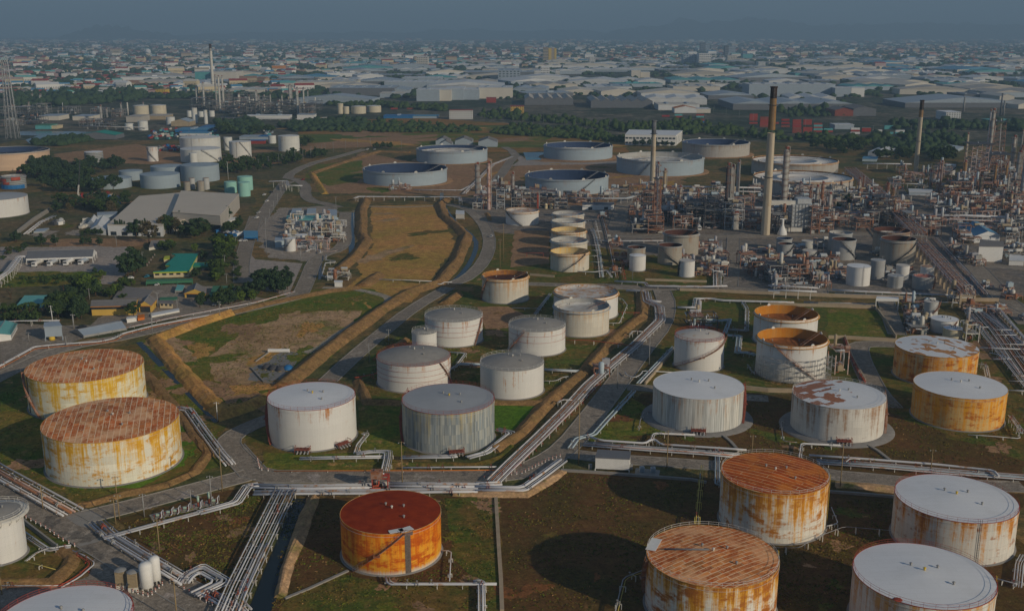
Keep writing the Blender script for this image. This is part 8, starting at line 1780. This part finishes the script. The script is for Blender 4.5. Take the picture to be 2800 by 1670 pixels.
for q in (
 ('U',595,750,690,612,70,'sheetgrey','sheetwhite','long white factory hall with blue grey side, left one of the near factory row'),
 ('U',748,830,688,612,70,'sheetcream','sheetwhite','cream end of the left factory hall'),
 ('U',790,915,682,605,90,'sheetgrey','sheetwhite','tall pale factory hall in the middle of the near factory row'),
 ('U',915,1020,680,612,80,'sheetgrey','sheetwhite','grey sided factory hall right of the middle one'),
 ('U',1018,1250,672,598,90,'sheetcream','sheetwhite','long cream factory wall at the right of the near factory row'),
 ('U',345,510,668,636,60,'sheetgrey','sheetcream','low factory shed left of the near factory row'),
 ('U',0,440,650,600,120,'slate','sheetgrey','very long dark sided factory at the left of the factory district'),
 ('U',375,840,600,560,110,'sheetgrey','sheetwhite','long blue grey factory behind the near factory row'),
 ('U',495,760,563,532,100,'sheetgrey','sheetwhite','pale factory farther behind the near row'),
 ('U',0,175,580,552,100,'sheetcream','sheetcream','cream shed at the left of the factory district'),
 ('U',1150,1300,560,480,140,'sheetgrey','sheetgrey','grey hall left of the white silo tower'),
 ('U',1440,1500,530,460,40,'white','roof_white','white silo tower in the factory district'),
 ('U',1395,1440,530,480,40,'white','roof_white','white block left of the white silo tower'),
 ('U',1540,1568,530,478,30,'white','roof_white','slim white block right of the white silo tower'),
 ('U',2055,2118,532,480,40,'sheetcream','roof_white','cream block on the right of the factory district'),
 ('U',2120,2182,530,492,40,'sheetcream','roof_white','lower cream block next to the cream block'),
 ('U',595,672,458,388,60,'sheetcream','roof_white','ribbed cream high rise in front of the town'),
 ('U',1750,1885,625,592,130,'sheetgrey','sheetwhite','blue grey factory hall at the right centre'),
 ('U',1885,2060,625,590,130,'sheetwhite','sheetgrey','white factory hall next to the blue grey one'),
 ('T',1330,1440,560,490,80,'aquasheet','sheetgrey','pale blue tall hall behind the far white chimney'),
 ('T',1438,1610,562,490,80,'sheetcream','sheetcream','cream tall hall behind the far white chimney'),
 ('T',1530,1800,640,612,120,'sheetcream','sheetcream','low cream shed behind the distant refinery'),
 ('T',1980,2415,602,560,100,'sheetcream','sheetcream','long cream factory wall right of the distant refinery'),
 ('T',1670,1970,812,788,20,'white','roof_white','long low white building in front of the distant refinery'),
 ('T',2022,2138,815,782,20,'white','sheetgrey','short white building with dark doors in front of the distant refinery'),
 ('T',985,1125,815,790,40,'tan','sheetbeige','tan hall behind the pond tanks'),
 ('T',860,960,832,795,40,'sheetbeige','sheetbeige','beige rounded hall by the pond'),
 ('T',1165,1290,860,830,30,'tan','sheetgrey','gabled grey roofed tan shed by the pond'),
 ('T',270,400,820,790,40,'sheetcream','sheetgrey','cream factory wall behind the pond, left one'),
 ('T',495,620,820,792,40,'sheetcream','sheetgrey','cream factory wall behind the pond, right one'),
 ('T',0,90,620,595,40,'cream','redroof','cream house block at the left edge of the town'),
 ('T',90,220,625,600,40,'cream','sheetcream','long cream house block beside the flare tower'),
 ('T',370,420,535,500,30,'pinksheet','redroof','pink fronted building in the left town'),('T',400,500,535,500,30,'white','sheetgrey','white building in the left town'),
 ('T',940,1010,640,608,30,'white','sheetwhite','white apartment row with dark windows in the town'),('T',1058,1125,645,612,30,'yellow','yellowwall','bright yellow building in the town'),('T',1008,1058,645,612,30,'pinksheet','redroof','pink and red building in the town'),
 ('T',800,990,470,448,60,'sheetcream','sheetwhite','long cream shed in the left town'),('T',1850,1925,480,448,50,'orangeband','sheetcream','orange and cream building in the far town'),
 ('T',1530,1578,365,312,60,'slate','slate','dark grey far tower left of centre'),
 ('U',818,975,812,752,16,'white','redroof','white four storey apartment block beside the scrub field'),
 ('U',1235,1325,772,725,22,'yellowwall','redroof','yellow building with red roof beyond the scrub field'),
 ('U',1070,1135,700,668,22,'redroof','redroof','red building beyond the scrub field'),
 ('U',1455,1490,425,325,40,'tan','carred','dark left tower of the gold twin block'),('U',1492,1512,425,328,40,'yellow','yellow','gold centre slab of the gold twin block'),('U',1512,1532,425,340,40,'tan','carred','brown recess of the gold twin block'),('U',1530,1546,425,330,40,'yellow','yellow','gold right slab of the gold twin block'),
 ('U',1770,1810,435,388,40,'white','roof_white','white block at the far right of the gold tower'),
 ('W',170,275,440,372,60,'sheetgrey','sheetgrey','blue grey ribbed side of the large white block in the far town'),('W',275,358,443,365,60,'white','roof_white','large white block in the far town'),
 ('W',285,320,360,290,40,'slate','slate','dark slim far tower above the large white block'),('W',320,348,360,298,40,'sheetgrey','sheetgrey','grey half of the slim far tower'),
 ('W',452,476,395,312,40,'slate','slate','dark half of the second far tower'),('W',476,524,372,315,40,'sheetgrey','aquasheet','glassy half of the second far tower'),('W',470,532,428,378,40,'sheetcream','roof_white','cream block below the second far tower'),
 ('W',575,640,410,370,40,'aquasheet','aquasheet','aqua block in the far town'),('W',680,728,458,422,40,'sheetwhite','roof_white','small white block in front of the far town'),
 ('W',615,1200,655,575,70,'sheetgrey','sheetwhite','very long pale blue factory facade on the right'),('W',1200,1310,660,600,60,'sheetgrey','sheetwhite','pale grey cube right of the long pale blue facade'),('W',1308,1400,660,600,50,'white','roof_white','white cube with dark notches right of the long pale blue facade'),
 ('W',100,420,620,590,110,'sheetcream','sheetcream','low cream factory at the right centre'),('W',0,280,750,712,60,'sheetwhite','sheetcream','cream long shed left of the tallest chimney'),
 ('W',110,260,770,738,30,'sheetwhite','orange','shed with an orange roof left of the tallest chimney'),('W',260,355,770,742,30,'sheetcream','sheetwhite','white shed left of the tallest chimney'),
 ('W',930,1180,520,500,90,'aquasheet','aquasheet','turquoise roofed factory in the right district'),('W',2180,2350,520,505,60,'redroof','redroof','red roofed factory in the right district'),
 ('W',1325,1480,790,740,60,'slate','greyroof','dark grey steep roofed works at the right'),('W',1200,1325,790,750,50,'redbrown','greyroof','reddish grey works left of the steep roofed one'),('W',1955,2055,820,765,40,'sheetwhite','roof_white','white works building with a dark door at the right'),
 ('W',2080,2330,670,645,90,'slate','slate','large dark flat factory at the right'),('W',2320,2420,690,655,90,'sheetcream','sheetcream','cream gable end beside the dark flat factory'),
 ('W',1810,2070,560,535,100,'sheetgrey','sheetgrey','long grey factory at the right'),('W',1200,1330,880,850,25,'sheetgrey','sheetwhite','white roofed shed among the containers'),('W',2260,2410,850,820,30,'greenroof','bluegreenroof','green roofed sheds at the right'),
 ('U',370,570,806,790,30,'brightblue','brightblue','long bright blue shed before the scrub field'),('U',570,740,806,792,30,'sheetgrey','blueroof','pale blue shed before the scrub field'),
 ('N',390,800,800,770,40,'brightblue','blueroof','bright blue roofed hall behind the old white tanks'),('N',690,1000,770,745,50,'sheetcream','brightblue','blue and cream roofed hall farther behind'),
 ('N',1520,1650,900,860,20,'sheetgrey','brightblue','blue roofed shed beside the small off white tank'),('N',1400,1600,958,915,10,'redroof','brightblue','red and blue canopy building beside the off white tanks'),('N',1260,1520,900,865,25,'sheetgrey','sheetgrey','pale grey roofed shed behind the off white tank with stair'),
 ('N',450,830,850,815,20,'sheetwhite','blueroof','pale blue roofed hall just behind the stacked off white tanks'),
 ('Z',1300,1960,1120,1050,30,'slate','tealroof','green roofed market hall beside the pond'),('Z',600,850,950,885,25,'aquasheet','greenroof','small green roofed hall behind the pond'),('Z',835,965,945,895,20,'cream','cream','small cream hut behind the pond'),
 ('B',1430,1530,75,40,25,'sheetgrey','greyroof','grey pitched roof building behind the floating roof tank, first of three')):
    a=list(q); lab=a[8]; big=any(s in lab for s in ('apartment','yellow building','high rise','tower','white block','works building'))
    shed(*a[:8],label=lab,ridge=(4 if any(s in lab for s in ('gable','steep','market','pitched','orange roof')) else 0),group=F if 'factory' in lab else None,cat='building' if not 'factory' in lab else 'factory',name='building' if not 'factory' in lab else 'factory_building',wins=((10,4) if 'apartment' in lab else (6,5) if big else 0))
for i,(x0,x1,yb,yt) in enumerate(((1740,1835,985-0,960),(1870,1990,985,960),(2030,2160,1000,965))):
    shed('U',725+(x0-1740)*1.0-0,725+(x1-1740),yb,yt,30,'sheetgrey','greyroof',label='grey gabled shed behind the rear left floating roof tank, %s of three'%('left','middle','right')[i],ridge=4,cat='shed',name='gabled_shed',nr=1)
shed('U',1330,1660,715,675,120,'slate','sheetbeige',label='saw tooth grey roofed works in the factory district, left one',ridge=5,nr=5,group=F)
shed('U',1780,2200,735,690,120,'slate','sheetbeige',label='saw tooth grey roofed works in the factory district, right one',ridge=5,nr=6,group=F)
# spherical tanks in the left town
for x,y,r in ((638,368,16),(1008,360,20)):
    g=P('T',x,y+14); R=r/2.488*mpp(g); b=MB(); b.lathe((0,0,0),[(R*.2,0),(R*.75,R*.35),(R,R),(R*.85,R*1.5),(R*.5,R*1.87),(R*.1,R*2)],16); o=b.build('gas_sphere',MT['roof_white'],loc=g); tag(o,'%s white gas sphere far off in the left town'%('small' if r<18 else 'larger'),'gas sphere')
# shipping containers
cg='stacked shipping containers in the far yard'; rr=random.Random(21); cn=0
me_c={}
for mt in ('carred','redroof','brightblue','aquasheet','sheetwhite','redbrown'):
    b=MB(); b.box((0,0,1.3),(12.2,2.44,2.6))
    for k in range(12): b.box((-5.6+k*1.02,-1.25,1.3),(.2,.08,2.3))
    o=b.build('shipping_container',MT[mt],link=False); me_c[mt]=o.data; bpy.data.objects.remove(o)
def containers(fr,x0,x1,y0,y1,rows,maxst,cols):
    global cn
    for r in range(rows):
        y=y0+(y1-y0)*r/max(1,rows-1); a=P(fr,x0,y); c=P(fr,x1,y); n=int((c-a).length/13.2)
        for i in range(n):
            if rr.random()<.2: continue
            mt=rr.choice(cols)
            for s in range(rr.randint(1,maxst)):
                if cn>=300: return
                q=a.lerp(c,(i+.5)/n); m2=mt if rr.random()<.6 else rr.choice(cols); o=bpy.data.objects.new('shipping_container',me_c[m2]); COL.objects.link(o); o.location=(q.x,q.y,s*2.6); cn+=1
                nm={'carred':'bright red','redroof':'red','brightblue':'blue','aquasheet':'aqua','sheetwhite':'white','redbrown':'maroon'}[m2]; tag(o,f'{nm} shipping container in the far container yard','container',cg)
RD=('carred','redroof','redroof','redbrown'); MX=('carred','brightblue','aquasheet','sheetwhite','redroof')
containers('W',610,900,865,822,3,4,RD); containers('W',905,1050,905,850,3,4,RD); containers('W',1050,1260,900,850,3,3,RD+('aquasheet',)); containers('W',1300,1680,912,880,3,2,MX); containers('W',0,100,818,795,2,2,('brightblue','redbrown','carred')); containers('W',100,320,835,800,2,2,MX); containers('T',1700,1980,660,635,2,2,('carred','redroof','carred')); containers('U',250,800,745,730,1,1,('redbrown','redroof'))
# random fill: factory sheds, then houses
rr=random.Random(99); pal=(('sheetcream','sheetcream'),('sheetwhite','sheetwhite'),('sheetgrey','sheetgrey'),('sheetgrey','sheetwhite'),('sheetcream','sheetbeige'),('sheetgrey','sheetbeige'),('slate','sheetgrey'),('sheetwhite','sheetcream'),('sheetgrey','aquasheet'),('sheetcream','blueroof'))
occ=[]
def free(x,y,r):
    for a,b_,c in occ:
        if abs(a-x)<r+c and abs(b_-y)<(r+c): return False
    return True
for o in COL.objects:
    if o.get('category') in ('factory','building','warehouse') and o.location.y>1400: occ.append((o.location.x,o.location.y+40,55))
cols={'sheetcream':'cream','sheetwhite':'white','sheetgrey':'pale grey','sheetbeige':'beige','slate':'dark grey','aquasheet':'aqua','blueroof':'blue'}
k=0; t=0
while k<235 and t<6000:
    t+=1; sx=rr.uniform(420,2900); sy=163+ (310-163)*rr.random()**1.5
    if sx<900 and (sy>240 or rr.random()<.5): continue
    if sx<1500 and sy>285: continue
    if sx>1500 and sy>300: continue
    g=P('S',sx,sy); w=rr.uniform(70,230); d=rr.uniform(50,150)
    if not free(g.x,g.y,w*.42): continue
    occ.append((g.x,g.y,w*.42)); wl,rf=rr.choice(pal); h=rr.uniform(6.5,11.5); b=MB(); root=thing('factory_building',f'{cols[wl]} walled far factory shed with {cols[rf]} roof in the factory district','factory',(g.x-w/2,g.y-d/2,0),rr.choice((0,0,.12,-.1,.3)),'far factory sheds')
    b.box((w/2,d/2,h/2),(w,d,h)); b.build('wall',MT[wl],root); b=MB(); nr=rr.choice((0,1,1,2,3))
    if nr:
        for i in range(nr):
            x0_,x1_=w*i/nr,w*(i+1)/nr; m=(x0_+x1_)/2; rg=2.5+w/nr*.035
            b.poly([(x0_,-.5,h+.05),(m,-.5,h+rg),(m,d+.5,h+rg),(x0_,d+.5,h+.05)]); b.poly([(m,-.5,h+rg),(x1_,-.5,h+.05),(x1_,d+.5,h+.05),(m,d+.5,h+rg)]); b.poly([(x0_,-.4,h+.05),(x1_,-.4,h+.05),(m,-.4,h+rg)])
    else:
        b.box((w/2,d/2,h+.3),(w+1,d+1,.5)); 
        for q in range(rr.randrange(2,6)): b.box((rr.uniform(.1,.9)*w,rr.uniform(.1,.9)*d,h+1.8),(rr.uniform(4,14),rr.uniform(4,10),3))
    b.build('roof',MT[rf],root); k+=1
NF=k
hp=(('white','redroof'),('cream','redroof'),('offwhite','greyroof'),('cream','pinksheet'),('white','pinksheet'),('offwhite','tan'),('pinksheet','redroof'),('white','sheetwhite'),('cream','sheetcream'),('offwhite','bluegreenroof'),('white','blueroof'),('tan','rustsheet'))
hn={'white':'white','cream':'cream','offwhite':'off white','pinksheet':'pink','tan':'tan'}; hr={'redroof':'red','greyroof':'grey','pinksheet':'pink','tan':'tan','sheetwhite':'white','sheetcream':'cream','bluegreenroof':'teal','blueroof':'blue','rustsheet':'rust'}
k=0; t=0; cand=[]
while len(cand)<4600 and t<60000:
    t+=1; sy=112+150*rr.random()**1.9; sx=rr.uniform(-60,2860)
    res = (sx<820 and 140<sy<262) or (sy<168) or (sx>2350 and sy<215 and rr.random()<.4) or (820<=sx<1500 and sy<185) or (sx<900 and sy<300 and rr.random()<.25) or (1500<sx<2000 and 285<sy<312)
    if not res: continue
    g=P('S',sx,sy); cand.append((sy,g,rr.random(),rr.random(),rr.random()))
cand.sort(key=lambda c:-c[0]); occ2={}
def free2(g,r):
    kx,ky=int(g.x//25),int(g.y//25)
    if (kx,ky) in occ2: return False
    for a,b_,c in occ:
        if abs(a-g.x)<c+r and abs(b_-g.y)<c+r: return False
    occ2[(kx,ky)]=1; return True
far={}; 
for sy,g,r1,r2,r3 in cand:
    if g.y<3500 and not free2(g,10): continue
    wl,rf=hp[int(r1*len(hp))]; sc_=1+.9*(g.y/9000); w=(9+13*r2)*sc_*(1.8 if r3>.9 else 1); d=(9+8*r3)*sc_; h=(4.5+5*r1*r2+(9 if r3>.94 else 0))*(1+.4*g.y/9000); rz=(r2-.5)*1.2
    if k<290:
        root=thing('house',f'{hn[wl]} walled house with {hr[rf]} roof in the far town','house',(g.x,g.y,0),rz,'houses of the far town'); b=MB(); b.box((0,0,h/2),(w,d,h)); b.build('wall',MT[wl],root)
        b=MB(); rg=d*.22; b.poly([(-w/2-.4,-d/2-.4,h),(w/2+.4,-d/2-.4,h),(w/2+.4,0,h+rg),(-w/2-.4,0,h+rg)]); b.poly([(w/2+.4,d/2+.4,h),(-w/2-.4,d/2+.4,h),(-w/2-.4,0,h+rg),(w/2+.4,0,h+rg)]); b.poly([(w/2+.3,-d/2,h),(w/2+.3,d/2,h),(w/2+.3,0,h+rg)]); b.poly([(-w/2-.3,d/2,h),(-w/2-.3,-d/2,h),(-w/2-.3,0,h+rg)]); b.build('roof',MT[rf],root)
        b=MB(); nn_=max(2,int(w/3.5))
        for i in range(nn_): b.box((-w/2+w*(i+.5)/nn_,-d/2-.02,h*.55),(1.2,.1,h*.3))
        b.build('windows',MT['glass'],root)['kind']='stuff'
    else: far.setdefault((wl,rf),[]).append((g.x,g.y,w,d,h,rz))
    k+=1
allm=[]; b=MB(); mi={}
for (wl,rf),L in far.items():
    for m in (wl,rf):
        if m not in mi: mi[m]=len(mi)
    for x,y,w,d,h,rz in L:
        ca,sa=math.cos(rz),math.sin(rz); T=lambda px,py,pz:(x+px*ca-py*sa,y+px*sa+py*ca,pz); s=len(b.v); W2,D2,rg=w/2,d/2,d*.2
        b.v += [T(-W2,-D2,0),T(W2,-D2,0),T(W2,D2,0),T(-W2,D2,0),T(-W2,-D2,h),T(W2,-D2,h),T(W2,D2,h),T(-W2,D2,h),T(-W2,0,h+rg),T(W2,0,h+rg)]
        for f in ((0,1,5,4),(1,2,6,5),(3,0,4,7)): b.face([s+i for i in f],mi[wl])
        b.face((s+5,s+6,s+9),mi[wl]); b.face((s+7,s+4,s+8),mi[wl]); b.face((s+4,s+5,s+9,s+8),mi[rf]); b.face((s+6,s+7,s+8,s+9),mi[rf])
# far district of big pale roofs
for q in range(240):
    sy=112+50*rr.random()**1.5; g=P('S',rr.uniform(-60,2860),sy); w=rr.uniform(50,170); d=rr.uniform(40,100); h=rr.uniform(7,12); m=rr.choice(('sheetwhite','sheetcream','sheetgrey','sheetbeige','sheetgrey')); mi.setdefault(m,len(mi)); b.box((g.x,g.y,h/2),(w,d,h),mi[m])
o=b.build('distant_town',[MT[m] for m in sorted(mi,key=lambda z:mi[z])]); tag(o,'countless tiny houses and sheds of the town spreading to the hills','town',kind='stuff')
# distant trees of the town
rs=random.Random(4); sp=[]
for q in range(34000):
    sy=106+165*rs.random()**1.6; sx=rs.uniform(-80,2880)
    ind = sx>900 and sy>185
    if ind and rs.random()<.72: continue
    if sx>900 and sy>240 and rs.random()<.5: continue
    dn=math.sin(sx*.021+sy*.13)+math.sin(sx*.047-sy*.31+1.3)
    if dn<-.3 and rs.random()<.8: continue
    g=P('S',sx,sy); f=1+g.y/5000
    if g.y<5000 and any(abs(a-g.x)<c*.8 and abs(b_-g.y)<c*.8 for a,b_,c in occ): continue
    s=rs.uniform(.6,1.4); sp.append((g.x,g.y,5.5*f*s,6.0*s*(1+g.y/9000)))
woods('wood', sp, 'leaf_dark', 8, 'dark trees scattered between the far houses and factories')
# ---------------------------------------------------------------- haze over everything up to the mountains
hb=bpy.data.meshes.new('haze'); 
x0,x1,y0,y1,z0,z1=-15500,15500,-260,32500,-1.3,720
hb.from_pydata([(x0,y0,z0),(x1,y0,z0),(x1,y1,z0),(x0,y1,z0),(x0,y0,z1),(x1,y0,z1),(x1,y1,z1),(x0,y1,z1)],[],[(0,3,2,1),(4,5,6,7),(0,1,5,4),(1,2,6,5),(2,3,7,6),(3,0,4,7)])
hm=bpy.data.materials.new('haze'); hm.use_nodes=True; nn=hm.node_tree.nodes; nn.clear(); mo=nn.new('ShaderNodeOutputMaterial'); pv=nn.new('ShaderNodeVolumePrincipled')
pv.inputs['Color'].default_value=(*HAZE['color'],1); pv.inputs['Density'].default_value=HAZE['density']; pv.inputs['Anisotropy'].default_value=.0
hm.node_tree.links.new(pv.outputs[0], mo.inputs['Volume']); hb.materials.append(hm); ho=bpy.data.objects.new('haze', hb); COL.objects.link(ho); ho['kind']='stuff'
